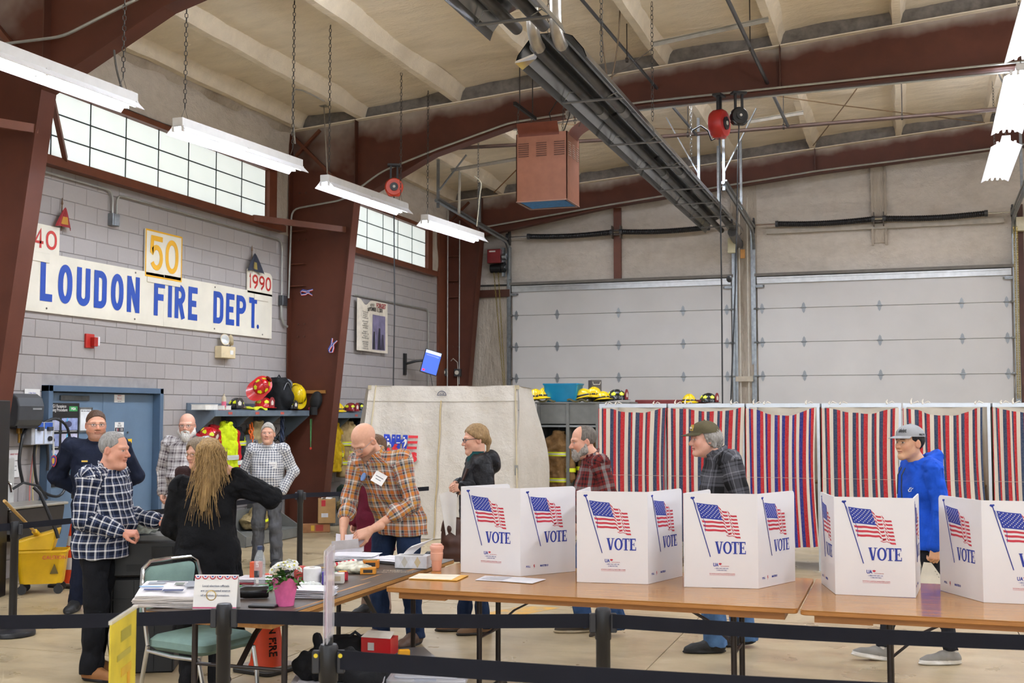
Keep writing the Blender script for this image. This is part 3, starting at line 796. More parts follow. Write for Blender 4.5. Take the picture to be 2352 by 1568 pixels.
def hair_short(h,style):
 s=SDF((-.17,-.13,-.2),(.14,.13,.19),.0042)
 if style=='full':
  s.ell((-.016,0,.038),(.107,.085,.095),0);s.cap((.04,0,.092),(-.05,0,.105),.035,.03,.04);s.half((0,0,.004),(1.0,0,-1.05));s.half((.112,0,0),(1,0,.35));s.half((0,0,-.06),(0,0,-1))
 elif style=='crop':
  s.ell((-.017,0,.036),(.1035,.0825,.0935),0);s.half((0,0,.006),(1.0,0,-1.05));s.half((.112,0,.0),(1,0,.35));s.half((0,0,-.055),(0,0,-1))
 elif style=='thin':
  s.ell((-.018,0,.036),(.1035,.0835,.0935),0);s.half((0,0,.004),(.95,0,-1.0));s.half((.068,0,0),(1,0,.12));s.half((0,0,-.055),(0,0,-1));s.ell((.085,.045,.085),(.04,.028,.05),.01,'sub');s.ell((.085,-.045,.085),(.04,.028,.05),.01,'sub')
 elif style=='ring':
  s.ell((-.018,0,.030),(.108,.088,.093),0);s.half((0,0,-.005),(.95,0,-1.0));s.half((.02,0,.0),(1,0,.1));s.ell((.035,0,.115),(.10,.075,.075),.01,'sub')
 elif style=='recede':
  s.ell((-.018,0,.036),(.107,.086,.094),0);s.half((0,0,-.008),(.95,0,-1.0));s.half((.040,0,0),(1,0,.35));s.ell((.075,0,.10),(.065,.05,.06),.01,'sub')
 elif style=='shaggy':
  s.ell((-.028,0,.01),(.112,.094,.095),0);s.cap((-.09,.04,-.02),(-.088,.03,-.085),.04,.03,.03);s.cap((-.09,-.04,-.02),(-.088,-.03,-.085),.04,.03,.03)
  s.cap((-.03,.085,.01),(-.045,.085,-.06),.018,.012,.02);s.cap((-.03,-.085,.01),(-.045,-.085,-.06),.018,.012,.02);s.half((.015,0,0),(1,0,-.35));s.half((0,0,.075),(0,0,1))
 elif style=='under':
  s.ell((-.018,0,.02),(.103,.083,.09),0);s.half((0,0,-.0),(.8,0,-1.05));s.half((.03,0,0),(1,0,0));s.half((0,0,.075),(0,0,1))
 elif style=='tied':
  s.ell((-.018,0,.038),(.109,.088,.098),0);s.half((0,0,.0),(1.0,0,-1.0));s.half((.115,0,.0),(1,0,.35))
  s.ell((-.105,0,-.02),(.035,.03,.04),.02);s.cap((-.115,0,-.03),(-.095,.01,-.115),.022,.012,.015)
  s.cap((.055,.05,.07),(-.02,.088,.02),.014,.018,.02);s.cap((.055,-.05,.07),(-.02,-.088,.02),.014,.018,.02)
 elif style=='bob':
  s.ell((-.012,0,.042),(.115,.098,.100),0);s.cap((-.01,.085,.02),(.0,.092,-.09),.026,.022,.03);s.cap((-.01,-.085,.02),(.0,-.092,-.09),.026,.022,.03)
  s.cap((-.07,0,.0),(-.07,0,-.09),.07,.06,.03);s.ell((.095,0,-.035),(.07,.064,.115),.01,'sub')
 P,Q=s.mesh();N=normals(P,Q)
 P=P+N*(vnoise(P*A3((1,1,.35)),150,5)*h.get('tuft',.0022)+vnoise(P,45,6)*.002)[:,None]
 return P,Q
def beard_mesh(long=0.0,full=1):
 s=SDF((-.06,-.12,-.24),(.15,.12,.03),.0042)
 for y in(-1,1):
  s.cap((-.0,y*.076,-.03),(.018,y*.066,-.075),.012,.024,.02);s.cap((.018,y*.064,-.078),(.075,y*.012,-.112-long*.4),.028,.026,.03)
  s.cap((.100,y*.004,-.0505),(.090,y*.033,-.066),.0085,.007,.008);s.cap((.088,y*.034,-.066),(.080,y*.026,-.10),.010,.014,.014)
 s.ell((.082,0,-.108-long*.5),(.026,.034,.030+long),.03)
 s.ell((.101,0,-.068),(.012,.018,.0055),.003,'sub')
 P,Q=s.mesh();N=normals(P,Q);P=P+N*(vnoise(P*A3((1,1,.4)),150,8)*.0032)[:,None];return P,Q
def hand_mesh(curl=(35,40,25),spread=.5,side=1,thumb=0.0,fore=.07,fr=.026,tone='d9a98c',point=None):
 """hand-local: x to the fingertips, +y*side to the thumb, z out of the back of the hand; wrist at the origin"""
 s=SDF((-fore-.06,-.09,-.15),(.22,.09,.07),.0027)
 ys=(.030,.0105,-.0095,-.0285);Ls=(.072,.081,.076,.060)
 s.cap((-fore,0,0),(0,0,0),fr*1.15,fr*.92,.01)
 for i in range(4):
  s.cap((.004,ys[i]*.55,0),(.088-abs(i-1.2)*.003,ys[i],.002),.0145,.0112,.014)
 s.ell((.05,.012,-.010),(.042,.030,.013),.012)
 for i in range(4):
  p=A3((.090-abs(i-1.2)*.003,ys[i],.001));a=0.0;yw=(1.2-i)*.06*spread
  for j,(fr_,rr)in enumerate(((.45,.0094),(.31,.0083),(.24,.0074))):
   c=curl[j]if point is None or i!=0 else point[j]
   a+=math.radians(c*(1+.12*i));q=p+Ls[i]*fr_*A3((math.cos(a)*math.cos(yw),math.sin(yw),-math.sin(a)))
   s.cap(p,q,rr,rr-.0008,.005 if j else .006);p=q
 t0=A3((.018,.022,-.008));t1=t0+A3((.034,.026,-.012-.02*thumb));t2=t1+A3((.028,.010-.016*thumb,-.010-.014*thumb));t3=t2+A3((.022,.002-.012*thumb,-.006-.008*thumb))
 s.cap(t0,t1,.0155,.0115,.012);s.cap(t1,t2,.0108,.0098,.006);s.cap(t2,t3,.0096,.0082,.005)
 P,Q=s.mesh();C=np.tile(A3(lin(tone)[:3]),(len(P),1))
 kn=np.exp(-((P[:,0]-.09)/.012)**2)*(P[:,2]>0);tp=sm(P[:,0],.12,.17)
 C=C*(1-.22*np.maximum(kn,tp)[:,None])+A3(lin('b0604e')[:3])*(.22*np.maximum(kn,tp))[:,None]
 if side<0:P=P*A3((1,-1,1));Q=Q[:,::-1]
 return P,Q,C
def frame_mat(o,xd,zd):
 x=V(xd).normalized();z=V(zd);z=(z-x*z.dot(x)).normalized();y=z.cross(x)
 return np.array([[x.x,y.x,z.x],[x.y,y.y,z.y],[x.z,y.z,z.z]]),A3(o)
class Cloth:
 """a garment: blended volume whose surface carries fabric coordinates (u around, v along) of its nearest limb"""
 def __init__(s,lo,hi,h=.0085):s.s=SDF(lo,hi,h);s.pr=[]
 def limb(s,a,b,ra,rb,k=.03,ru=None):
  s.s.cap(a,b,ra,rb,k);s.pr.append(('l',A3(a),A3(b),ra,rb));return s
 def torso(s,sec,k=.03,pw=2.3):
  s.s.torso(sec,k,pw);s.pr.append(('t',np.array(sorted(sec))));return s
 def finish(s,name,mats,parent,fold=.006,fs=1.0,seed=0,per=.1,cut=None,mi=None):
  P,Q=s.s.mesh();U=[];DD=[]
  for p in s.pr:
   if p[0]=='l':
    a,b=p[1],p[2];d=b-a;L=np.linalg.norm(d);d=d/L;v=(P-a)@d
    e1=np.cross(d,A3((1,0,0)));e1=e1/(np.linalg.norm(e1)+1e-9)if np.linalg.norm(e1)>.2 else A3((0,1,0));e2=np.cross(e1,d)
    w_=P-a;th=np.arctan2(w_@e1,w_@e2);t=np.clip(v/L,0,1)
    dist=np.linalg.norm(P-a-(t*L)[:,None]*d,axis=1)-(p[3]+(p[4]-p[3])*t);R=(p[3]+p[4])/2
   else:
    sec=p[1];f=[np.interp(P[:,2],sec[:,0],sec[:,i])for i in(1,2,3,4)]
    th=np.arctan2((P[:,1]-f[1])/f[3],(P[:,0]-f[0])/f[2]);v=P[:,2]-1.0
    q=np.sqrt(((P[:,0]-f[0])/f[2])**2+((P[:,1]-f[1])/f[3])**2)
    dist=(q-1)*np.minimum(f[2],f[3]);dist=np.maximum(dist,np.maximum(sec[0,0]-P[:,2],P[:,2]-sec[-1,0]));R=.165
   n=max(1,round(2*math.pi*R/per));U.append(np.c_[th,v,np.full(len(P),n*per/(2*math.pi))]);DD.append(dist)
  near=np.argmin(np.array(DD),axis=0);U=np.array(U);sel=U[near,np.arange(len(P))]
  N=normals(P,Q)
  K=np.c_[np.cos(sel[:,0])*1.1,np.sin(sel[:,0])*1.1,sel[:,1]*9*fs+near*3.3]
  r1=vnoise(K,1.6,seed);r2=vnoise(P,11*fs,seed+1);ridge=1-np.abs(vnoise(K*A3((1,1,.8)),2.2,seed+2))*2
  P=P+N*(fold*1.45*(.6*r1+.55*r2+.6*ridge*sm(r2,-.3,.6)))[:,None]
  fp=near[Q[:,0]];cu=U[fp[:,None],Q]
  th0=cu[:,:1,0];th=cu[:,:,0]-2*math.pi*np.round((cu[:,:,0]-th0)/(2*math.pi))
  uv=np.stack([th*cu[:,:,2],cu[:,:,1],np.repeat(fp[:,None],4,1)],-1).reshape(-1,3)
  mats=mats if isinstance(mats,(list,tuple))else[mats]
  m_i=None
  if mi is not None:m_i=mi(P[Q].mean(1),fp)
  return ob(name,np_mesh(name,P,Q,mats,cuv=uv,mi=m_i),parent)
def plaid(name,base,us,vs,per=.1,rough=.8,mixf=.5,weave=1):
 """us / vs: lists of (from, to, colour) in fractions of the repeat"""
 t=NT(name);a=t.attr('puv');x=t.n('ShaderNodeSeparateXYZ');t.l(a.outputs['Vector'],x.inputs[0]);c=[]
 for i,st in((0,us),(1,vs)):
  f=t.math('FRACT',t.math('ADD',t.math('MULTIPLY',x.outputs[i],1/per),50.25));stops=[];pos=0
  for(p0,p1,cc)in st:
   if p0>pos+1e-4:stops.append((pos,lin(base)))
   stops.append((p0,lin(cc)));pos=p1
  if pos<.999:stops.append((pos,lin(base)))
  c.append(t.ramp(f,stops,'CONSTANT'))
 n=t.noise(t.coord(),240,2)
 m=t.mix(mixf,c[0],c[1]);m=t.mix(t.ramp(n,[(.3,(.0,)*3),(.8,(.16,)*3)]),m,lin('1c1c1c'));t.col(m);t.bump(t.noise(t.coord(),26,4),.012,.45)
 return t.props(rough,0,.2)
def cloth(c,rough=.85,var=.09,bump=.012,c2=None,sheen=0,bs=22):
 key=('cl',c,rough,var,bump,bs)
 if key in _mats:return _mats[key]
 t=NT('cloth_'+c);v=t.coord();n=t.noise(v,9,4);f=t.noise(v,300,2);L=lin(c)
 b=t.ramp(n,[(.3,tuple(q*(1-var*2)for q in L[:3])),(.7,tuple(min(1,q*(1+var*2))for q in L[:3]))])
 t.col(t.mix(t.ramp(f,[(.35,(0,0,0)),(.8,(.2,)*3)]),b,tuple(q*.6 for q in L[:3])+(1,)))
 t.bump(t.noise(v,bs,5),bump,.5);_mats[key]=t.props(rough,0,.2);return t.m
DEF=dict(pel=(0,0,.94),wai=(0,0,1.08),che=(0,0,1.28),neck=(-.005,0,1.475),head=(.02,0,1.615),shL=(-.01,.185,1.42),shR=(-.01,-.185,1.42),elL=(-.03,.235,1.14),elR=(-.03,-.235,1.14),wrL=(.03,.245,.89),wrR=(.03,-.245,.89),hiL=(0,.092,.93),hiR=(0,-.092,.93),knL=(.02,.10,.51),knR=(.02,-.10,.51),anL=(-.02,.105,.085),anR=(-.02,-.105,.085))
def person(label,px,py,D,face,H,pose,head,tone,hands,coarse=True,z0=0.0):
 """an Empty on the floor at the photographed spot, plus the body (head, neck, hands, limbs) as one mesh"""
 p=at(px,py,D=D);root=thing('person',label,'person',(p.x,p.y,z0),math.radians(face))
 J={k:A3(v)for k,v in DEF.items()};J.update({k:A3(v)for k,v in pose.items()})
 root['_s']=1
 k=H/1.75;root.scale=(k,k,k)
 yaw,pit,rol=head.get('rot',(0,0,0));Rm=np.array(Euler((math.radians(rol),math.radians(pit),math.radians(yaw)),'XYZ').to_matrix())
 hs=head.get('size',1.0);hp=J['head']
 nb=(Rm.T@(J['neck']-hp))/hs;P,Q,C=head_mesh(head,tone,nb,iris=head.get('iris','3a2a20'))
 parts=[(P*hs@Rm.T+hp,Q,C)]
 for sd,spec in hands.items():
  if spec is None:continue
  w_=J['wr'+sd];e_=J['el'+sd];dr=spec.get('dir',w_-e_);up=spec.get('up',(0,1 if sd=='L' else-1,.2))
  Ph,Qh,Ch=hand_mesh(spec.get('curl',(30,35,22)),spec.get('spread',.4),(1 if sd=='L' else-1)*spec.get('flip',1),spec.get('thumb',.3),tone=spec.get('tone',tone),point=spec.get('point'))
  F_,o_=frame_mat(w_,dr,up);parts.append((Ph*spec.get('size',1.0)@F_.T+o_,Qh,Ch))
 if coarse:
  lo=np.min([v for v in J.values()],0)-.2;hi=np.max([v for v in J.values()],0)+.12;lo[2]=-.02
  s=SDF(lo,hi,.014)
  s.torso([(J['pel'][2]-.05,*J['pel'][:2],.09,.13),(J['wai'][2],*J['wai'][:2],.085,.12),(J['che'][2],*J['che'][:2],.095,.14),(J['neck'][2]-.03,*J['neck'][:2],.05,.07)])
  s.cap(J['neck']-A3((0,0,.06)),J['neck'],.055,.05)
  for sd in 'LR':
   s.cap(J['neck']-A3((0,0,.05)),J['sh'+sd],.05,.05);s.cap(J['sh'+sd],J['el'+sd],.046,.036);s.cap(J['el'+sd],J['wr'+sd],.038+.003*head.get('bare',0),.026)
   s.cap(J['hi'+sd],J['kn'+sd],.072,.048);s.cap(J['kn'+sd],J['an'+sd],.045,.035)
  Pc,Qc=s.mesh();parts.append((Pc,Qc,np.tile(A3(lin(tone)[:3]),(len(Pc),1))))
 o=0;PP,QQ,CC=[],[],[]
 for a,b,c in parts:PP.append(a);QQ.append(b+o);CC.append(c);o+=len(a)
 ob('body',np_mesh('body',np.concatenate(PP),np.concatenate(QQ),M_SKIN,np.concatenate(CC)),root)
 J['_R'],J['_hs']=Rm,hs
 return root,J
def on_head(root,J,name,PQ,mat):
 P,Q=PQ;return ob(name,np_mesh(name,P*J['_hs']@J['_R'].T+J['head'],Q,mat),root)
def head_fix(m,J):
 m.v=[tuple(J['_R']@A3(p)*J['_hs']+J['head'])for p in m.v];return m
def glasses(root,J,c='2a2522',r=.0022,w=.021,h=.015,rim=True):
 m=MB();x=.107
 for y in(-1,1):
  pts=[(x-.010*abs(math.cos(a))*(math.cos(a)*y>0)-.004,y*.0335+w*math.copysign(abs(math.cos(a))**.7,math.cos(a)),-.001+h*math.copysign(abs(math.sin(a))**.7,math.sin(a)))for a in[2*math.pi*k/18 for k in range(18)]]
  m.tube(pts,r,5,closed=True)
  m.tube([(x-.012,y*(.0335+w),.005),(.06,y*.076,.008),(-.01,y*.087,.008),(-.022,y*.087,-.006)],r,5)
 m.tube([(x-.002,-.0135,.003),(x+.002,0,.006),(x-.002,.0135,.003)],r,5)
 o=head_fix(m,J).build('glasses',M(c,.3),root,kind=None)
 q=MB()
 for y in(-1,1):q.add([(x-.006-(.006 if(math.cos(a)>0)else 0),y*(.0335+w*.95*math.cos(a)),-.001+h*.95*math.sin(a))for a in[2*math.pi*k/12 for k in range(12)]],[tuple(range(12))])
 head_fix(q,J).build('lens',GLASS('cfd6da',.10,.02,'lens_glass'),o)
 return o
def cap_hat(root,J,mat,brimmat,back=-.012,tilt=0,crown=.095):
 m=MB();c=(-.012,0,.040);m.ell(c,(.113,.094,crown),None,24,8,0,2,90);m.lathe([(.94,0),(.955,.02)],24,cap=False)if False else None
 vs=m.v;m.v=[(x+(.006 if z>.07 and x>.03 else 0),y,z)for x,y,z in vs]
 m.cyl((-.012,0,.04+crown-.002),(-.012,0,.04+crown+.006),.008,n=8)
 o=head_fix(m,J).build('cap',mat,root,smooth=True)
 b=MB()
 def br(u,v):
  a=math.radians(-62+124*u);r0=1.0;ext=.078*math.cos(a*1.15)*v
  return(-.012+.113*math.cos(a)+ext,.094*math.sin(a),.046-.20*ext-1.6*(.094*math.sin(a))**2*v)
 b.sheet(16,5,br,thick=.004);head_fix(b,J).build('brim',brimmat,o,smooth=True)
 return o
def shoe(root,an,yaw=0,pitch=0,mats=None,tall=.11,L=1.0,sole=.024,name='shoe',wide=1.0):
 s=SDF((-.13,-.07,-.02),(.26,.07,tall+.06),.0058)
 s.cap((-.055,0,.042),(.03,0,.048),.043*wide,.046*wide,.0);s.cap((.03,0,.046),(.135*L,-.004,.030),.046*wide,.040*wide,.03);s.ell((.15*L,-.004,.026),(.062,.046*wide,.034),.02)
 s.cap((-.03,0,.05),(-.028,0,tall),.047,.046,.02);s.ell((.06,0,.012),(.165*L,.05*wide,.016),.008)
 s.half((0,0,0),(0,0,-1));s.half((0,0,tall),(-.25,0,1))
 P,Q=s.mesh();P=P+normals(P,Q)*(vnoise(P,40,2)*.0016)[:,None]
 P[:,2]=np.maximum(P[:,2],0)
 cz=P[Q].mean(1)[:,2];mi=(cz<sole).astype(int)
 R=np.array(Euler((0,math.radians(pitch),math.radians(yaw))).to_matrix());piv=A3((.15,0,0))if pitch>0 else A3((0,0,0))
 P=(P-piv)@np.array(Euler((0,math.radians(pitch),0)).to_matrix()).T+piv
 P=P@np.array(Euler((0,0,math.radians(yaw))).to_matrix()).T
 off=A3((an[0],an[1],0))+A3((.028*math.cos(math.radians(yaw)),.028*math.sin(math.radians(yaw)),0))
 if pitch>0:off=off-A3((.0,0,0))
 P=P+off;P[:,2]=np.maximum(P[:,2],0)
 return ob(name,np_mesh(name,P,Q,mats,mi=mi),root)
def trousers(root,J,mat,wl=(.095,.07,.066,.06),seat=(.125,.165),fold=.008,top=None,hem=.05,seed=1,fs=1.0,tq=.86):
 top=top if top else J['wai'][2]-.02
 pts=[J[k]for k in('pel','hiL','hiR','knL','knR','anL','anR')];lo=np.min(pts,0)-.2;hi=np.max(pts,0)+.22;lo[2]=-.0;hi[2]=top+.05
 c=Cloth(lo,hi);p=J['pel'];w_=J['wai']
 c.torso([(p[2]-.10,p[0],p[1],seat[0]*.88,seat[1]*.88),(p[2]-.02,p[0],p[1],seat[0]*(.93 if tq<.9 else 1),seat[1]*(.95 if tq<.9 else 1)),(top,w_[0],w_[1],seat[0]*tq,seat[1]*tq)],.04)
 for sd in 'LR':
  a=J['an'+sd].copy();a[2]=max(hem,a[2]-.04)if True else a[2]
  c.limb(J['hi'+sd],J['kn'+sd],wl[0],wl[1],.035);c.limb(J['kn'+sd],a,wl[2],wl[3],.03)
 c.s.half((0,0,hem),(0,0,-1))
 return c.finish('trousers',mat,root,fold,fs,seed)
def top_wear(root,J,mat,name='shirt',hem=.84,ch=(.128,.182),wa=(.125,.175),hp=(.13,.185),arm=(.064,.054,.050,.040),fold=.007,seed=2,collar=True,sleeves=(1.0,1.0),per=.1,belly=0,extra=None,fs=1.0,neckr=.068,mi=None,h=.0085):
 pts=[J[k]for k in('pel','wai','che','neck','shL','shR','elL','elR','wrL','wrR')];lo=np.min(pts,0)-.22;hi=np.max(pts,0)+.20;lo[2]=min(hem-.03,min(p[2]for p in pts)-.1)
 c=Cloth(lo,hi,h);p,w_,ce_,n=J['pel'],J['wai'],J['che'],J['neck'];sh=(J['shL']+J['shR'])/2
 c.torso([(hem,p[0]+(p[0]-w_[0])*.3,p[1],hp[0],hp[1]),(p[2],p[0],p[1],hp[0],hp[1]),(w_[2],w_[0]+belly,w_[1],wa[0]+belly*.6,wa[1]),(ce_[2],ce_[0],ce_[1],ch[0],ch[1]),(sh[2]-.02,sh[0],sh[1],ch[0]*.82,ch[1]*.93),(n[2]-.005,n[0],n[1],.066,.075)],.03)
 for i,sd in enumerate('LR'):
  f=sleeves[i]
  c.limb(n-A3((.005,0,.055)),J['sh'+sd],.062,arm[0],.04)
  c.limb(J['sh'+sd],J['el'+sd],arm[0],arm[1],.03)
  if f>0:
   b=J['el'+sd]+(J['wr'+sd]-J['el'+sd])*f;c.limb(J['el'+sd],b,arm[2],arm[2]+(arm[3]-arm[2])*f,.025)
   d=J['wr'+sd]-J['el'+sd];d=d/np.linalg.norm(d)
   if f<.9:c.limb(b-d*.03,b,arm[3]+.014,arm[3]+.014,.006)
 if collar:
  for k in range(12):
   a0,a1=2*math.pi*k/12,2*math.pi*(k+1)/12
   q=[n+A3((neckr*math.cos(a)+.008,neckr*math.sin(a),.012-.028*math.cos(a)))for a in(a0,a1)]
   c.s.cap(q[0],q[1],.013,.013,.008)
 if extra:extra(c)
 o=c.finish(name,mat,root,fold,fs,seed,per,mi=mi)
 return o
def badge(root,c,nrm,up,wd,hh,text=True,mat=None):
 x=V(up).cross(V(nrm)).normalized();F_=Matrix(((x.x,up[0],nrm[0]),(x.y,up[1],nrm[1]),(x.z,up[2],nrm[2])))
 m=MB();m.box(c,(wd,hh,.003),F_);
 for k in range(2 if text else 0):
  m.box(V(c)+V(nrm)*.0018+V(up)*(.008-.02*k),(wd*(.66-.2*k),.005,.0008),F_,1)
 return m.build('name_tag',[mat or M('eceae6',.6),M('55565a',.7)],root)
# ---------------------------------------------------------------- things on the left wall
WROT=(math.radians(90),0,math.radians(90))
def W(px,py,off=.03):return at(px,py,X=XL+off)
M_BOARD=M('e2dccb',.6,0,.03,3);M_SBLUE=M('12409c',.5,0,.03);M_SRED=M('b3261c',.5,0,.03);M_SYEL=M('e0a713',.5,0,.03)
M_PAPER=M('e6e4e0',.7,0,.02);M_INK=M('3a3a3e',.7);M_INKB=M('1b2f8f',.6,0,.02);M_INKR=M('b8283a',.6,0,.02)
_rk=[0]
def ribbon(m,pts,wd,z=.0025,closed=False,mi=0):
 """flat painted stroke of constant width along 2-D points"""
 N=len(pts);L=[];_rk[0]+=1;z=z+(_rk[0]%7)*.00016
 for i in range(N):
  a=V(pts[i-1]if(closed or i)else pts[i]).to_2d();b=V(pts[i]).to_2d();c=V(pts[(i+1)%N]if(closed or i<N-1)else pts[i]).to_2d()
  d1=(b-a);d2=(c-b);d1=d1.normalized()if d1.length>1e-9 else d2.normalized();d2=d2.normalized()if d2.length>1e-9 else d1
  t=(d1+d2).normalized();nn=V((-t.y,t.x));k=min(1.6,1/max(.35,t.dot(d1)))
  L.append((b+nn*wd/2*k,b-nn*wd/2*k))
 vs=[(p.x,p.y,z)for q in L for p in q];R=N if closed else N-1
 m.add(vs,[(2*i+1,2*((i+1)%N)+1,2*((i+1)%N),2*i)for i in range(R)],mi)
def letter(m,ch,x0,x1,y0,y1,w_,z=.0025,mi=0):
 h=w_/2;a,b,c,d=x0+h,x1-h,y0+h,y1-h;cx,cy=(a+b)/2,(c+d)/2;rx=(b-a)/2;R=lambda pts,cl=False:ribbon(m,pts,w_,z,cl,mi)
 ring=lambda cy0,cy1:[(cx+rx*math.cos(t),(cy0+cy1)/2+(cy1-cy0)/2*math.copysign(abs(math.sin(t))**.8,math.sin(t)))for t in[2*math.pi*k/28 for k in range(28)]]
 if ch=='L':R([(a,y1),(a,y0)]);R([(x0,c),(x1,c)])
 elif ch=='O' or ch=='0':R(ring(c,d),True)
 elif ch=='U':R([(a,y1),(a,c+rx)]+arc(cx,c+rx,rx,rx,180,360,10)+[(b,y1)])
 elif ch=='D':R([(a,y1),(a,y0)]);R([(x0,d),(cx,d)]+arc(cx,d-rx,rx,rx,90,0,6)+arc(cx,c+rx,rx,rx,0,-90,6)+[(x0,c)])
 elif ch=='N':R([(a,y0),(a,y1)]);R([(b,y0),(b,y1)]);R([(a,y1-h*.6),(b,y0+h*.6)])
 elif ch=='F':R([(a,y0),(a,y1)]);R([(x0,d),(x1,d)]);R([(x0,cy+h*.4),(x1-w_*.35,cy+h*.4)])
 elif ch=='I':R([(cx,y0),(cx,y1)])
 elif ch=='E':R([(a,y0),(a,y1)]);R([(x0,d),(x1,d)]);R([(x0,c),(x1,c)]);R([(x0,cy),(x1-w_*.3,cy)])
 elif ch in 'RP':
  q=(d-cy)/2;R([(a,y0),(a,y1)]);R([(x0,d),(b-q,d)]+arc(b-q,d-q,q,q,90,-90,10)+[(x0,cy)])
  if ch=='R':R([(cx,cy),(b,y0)])
 elif ch=='T':R([(cx,y0),(cx,y1)]);R([(x0,d),(x1,d)])
 elif ch=='.':m.add([(cx+h*1.1*math.cos(t),y0+h+h*1.1*math.sin(t),z)for t in[2*math.pi*k/14 for k in range(14)]],[tuple(range(14))],mi)
 elif ch=='5':
  q=(y1-y0)*.30;R([(x1-h*.3,d),(a+h*.4,d),(a,cy+h*.5)]+arc(cx,c+q*.98,rx,q,150,-150,16))
 elif ch=='4':R([(b-rx*.5,y0),(b-rx*.5,y1),(a,c+(d-c)*.28),(x1,c+(d-c)*.28)])
 elif ch=='9':
  R([(cx+rx*math.cos(t),d-(d-c)*.29+(d-c)*.29*math.sin(t))for t in[2*math.pi*k/20 for k in range(20)]],True);R([(b,d-(d-c)*.3),(b-rx*.2,c+(d-c)*.3),(cx-rx*.3,y0+h*.3)])
 elif ch=='1':R([(a,d-(d-c)*.2),(cx,y1),(cx,y0)])
def wall_letters(t,spec,w_,mat,ox,oz,hw=None):
 for ch,xa,xb,ya,yb in spec:
  m=MB();letter(m,ch,xa-ox,xb-ox,ya-oz,yb-oz,hw(ch)if hw else w_)
  m.v=[(.0015+z,x,y)for x,y,z in m.v];m.build('letter',mat,t)
def plate(t,name,x0,x1,z0,z1,mat,th=.02,x=0,r=0,bevel=.002):
 m=MB();pl=[(x0,z0),(x1,z0),(x1,z1),(x0,z1)]
 if r:pl=[(x0,z0),(x1,z0),(x1,z1-r)]+arc(x1-r,z1-r,r,r,0,90,6)[1:]+[(x0,z1)]
 fr=Matrix(((0,0,1,x),(1,0,0,0),(0,1,0,0),(0,0,0,1)))
 m.prism(pl,-th,0,fr);return m.build(name,mat,t,bevel=bevel)
SX=XL+.035
sg=thing('fire_department_sign','long cream sign board reading LOUDON FIRE DEPT. in tall blue letters','sign',(SX,13.0,2.93))
plate(sg,'board',-2.72,.005,0,.68,M_BOARD,.03);plate(sg,'board',.008,2.775,0,.685,M_BOARD,.03)
def yy(px):return at(px,690,X=SX).y
sp=[]
for ch,a,b in(('L',91,119),('O',132,165),('U',175,206),('D',215,244),('O',254,283),('N',291,320),('F',353,378),('I',386,394),('R',401,425),('E',432,453),('D',490,513),('E',519,538),('P',543,565),('T',572,590),('.',589,596)):
 za=3.06;sp.append((ch,yy(a),yy(b),za,3.515))
wall_letters(sg,sp,.085,M_SBLUE,13.0,2.93,lambda c:.085 if c!='.' else .06)
sc=MB()
for y in(-2.2,-.6,1.2,2.5):
 for z in(.05,.64):sc.cyl((0,y,z),(.004,y,z),.012,n=8)
sc.build('screws',M('55504a',.5,.5),sg,kind='stuff')
s4=thing('number_sign','cream sign reading 40 in red above the left end of the long sign','sign',(SX,10.72,3.56))
plate(s4,'board',-.30,.27,.045,.37,M_BOARD);plate(s4,'backing_strip',-.30,.10,-.06,.043,M_BOARD,.012,.014)
wall_letters(s4,[('4',10.565,10.72,3.655,3.86),('0',10.76,10.94,3.655,3.875)],.034,M_SRED,10.72,3.56)
s5=thing('number_sign','square sign with yellow border reading 50 in yellow above the long sign','sign',(SX,12.99,3.55))
plate(s5,'board',-.40,.405,.0,.62,M_BOARD);m=MB()
for a,b in(((-.40,.0),(.405,.62)),):
 ribbon(m,[(-.388,.012),(.393,.012),(.393,.608),(-.388,.608)],.022,.002,True)
m.v=[(z,x,y)for x,y,z in m.v];m.build('border',M_SYEL,s5)
wall_letters(s5,[('5',12.69,12.965,3.65,4.10),('0',13.02,13.31,3.64,4.09)],.068,M_SYEL,12.99,3.55)
plate(s5,'backing_strip',-.36,.36,-.07,-.002,M_BOARD,.012,.014)
s9=thing('number_sign','rounded cream sign reading 1990 in red at the right end','sign',(SX,15.42,3.56))
plate(s9,'board',-.36,.355,.02,.375,M_BOARD,r=.1);plate(s9,'backing_strip',-.18,.22,-.07,.018,M_BOARD,.012,.014)
wall_letters(s9,[('1',15.10,15.17,3.655,3.87),('9',15.19,15.35,3.655,3.87),('9',15.38,15.54,3.655,3.87),('0',15.57,15.73,3.655,3.87)],.034,M_SRED,15.42,3.56)
def wall_flag(label,px,top,bot,wl,wr,mat,mat2,foldn):
 a=W(px,top,.03);b=W(px,bot,.03);t=thing('flag',label,'flag',(a.x,a.y,b.z-.05));hgt=a.z-b.z
 m=MB();m.cyl((0,0,-.02),(0,0,hgt),.007,n=8);m.lathe([(.004,hgt),(.014,hgt+.02),(.003,hgt+.09)],8);m.build('staff',M('6b5136',.5),t)
 def fn(u,v):
  s_=(v**.8);y=(-wl+(wl+wr)*u)*s_;return(.03*math.sin(u*foldn)*s_+.05,y,hgt*(.92-.92*v)+.06*(.5-abs(u-.4))*v)
 MB().sheet(18,12,fn,0,.003).build('cloth',mat,t,smooth=True)
 e=MB();e.sheet(8,6,lambda u,v:[c+d for c,d in zip(fn(.35+.3*u,.5+.38*v),(.006,0,0))],0,.001);e.build('emblem',mat2,t,smooth=True)
wall_flag('small red and gold flag on a staff above the 40 sign',143,462,516,.17,.13,M('8e1e22',.7),M('b8862e',.7),11)
wall_flag('small dark blue flag on a staff above the 1990 sign',579,570,618,.20,.26,M('1f2433',.7),M('8d7c3c',.7),9)
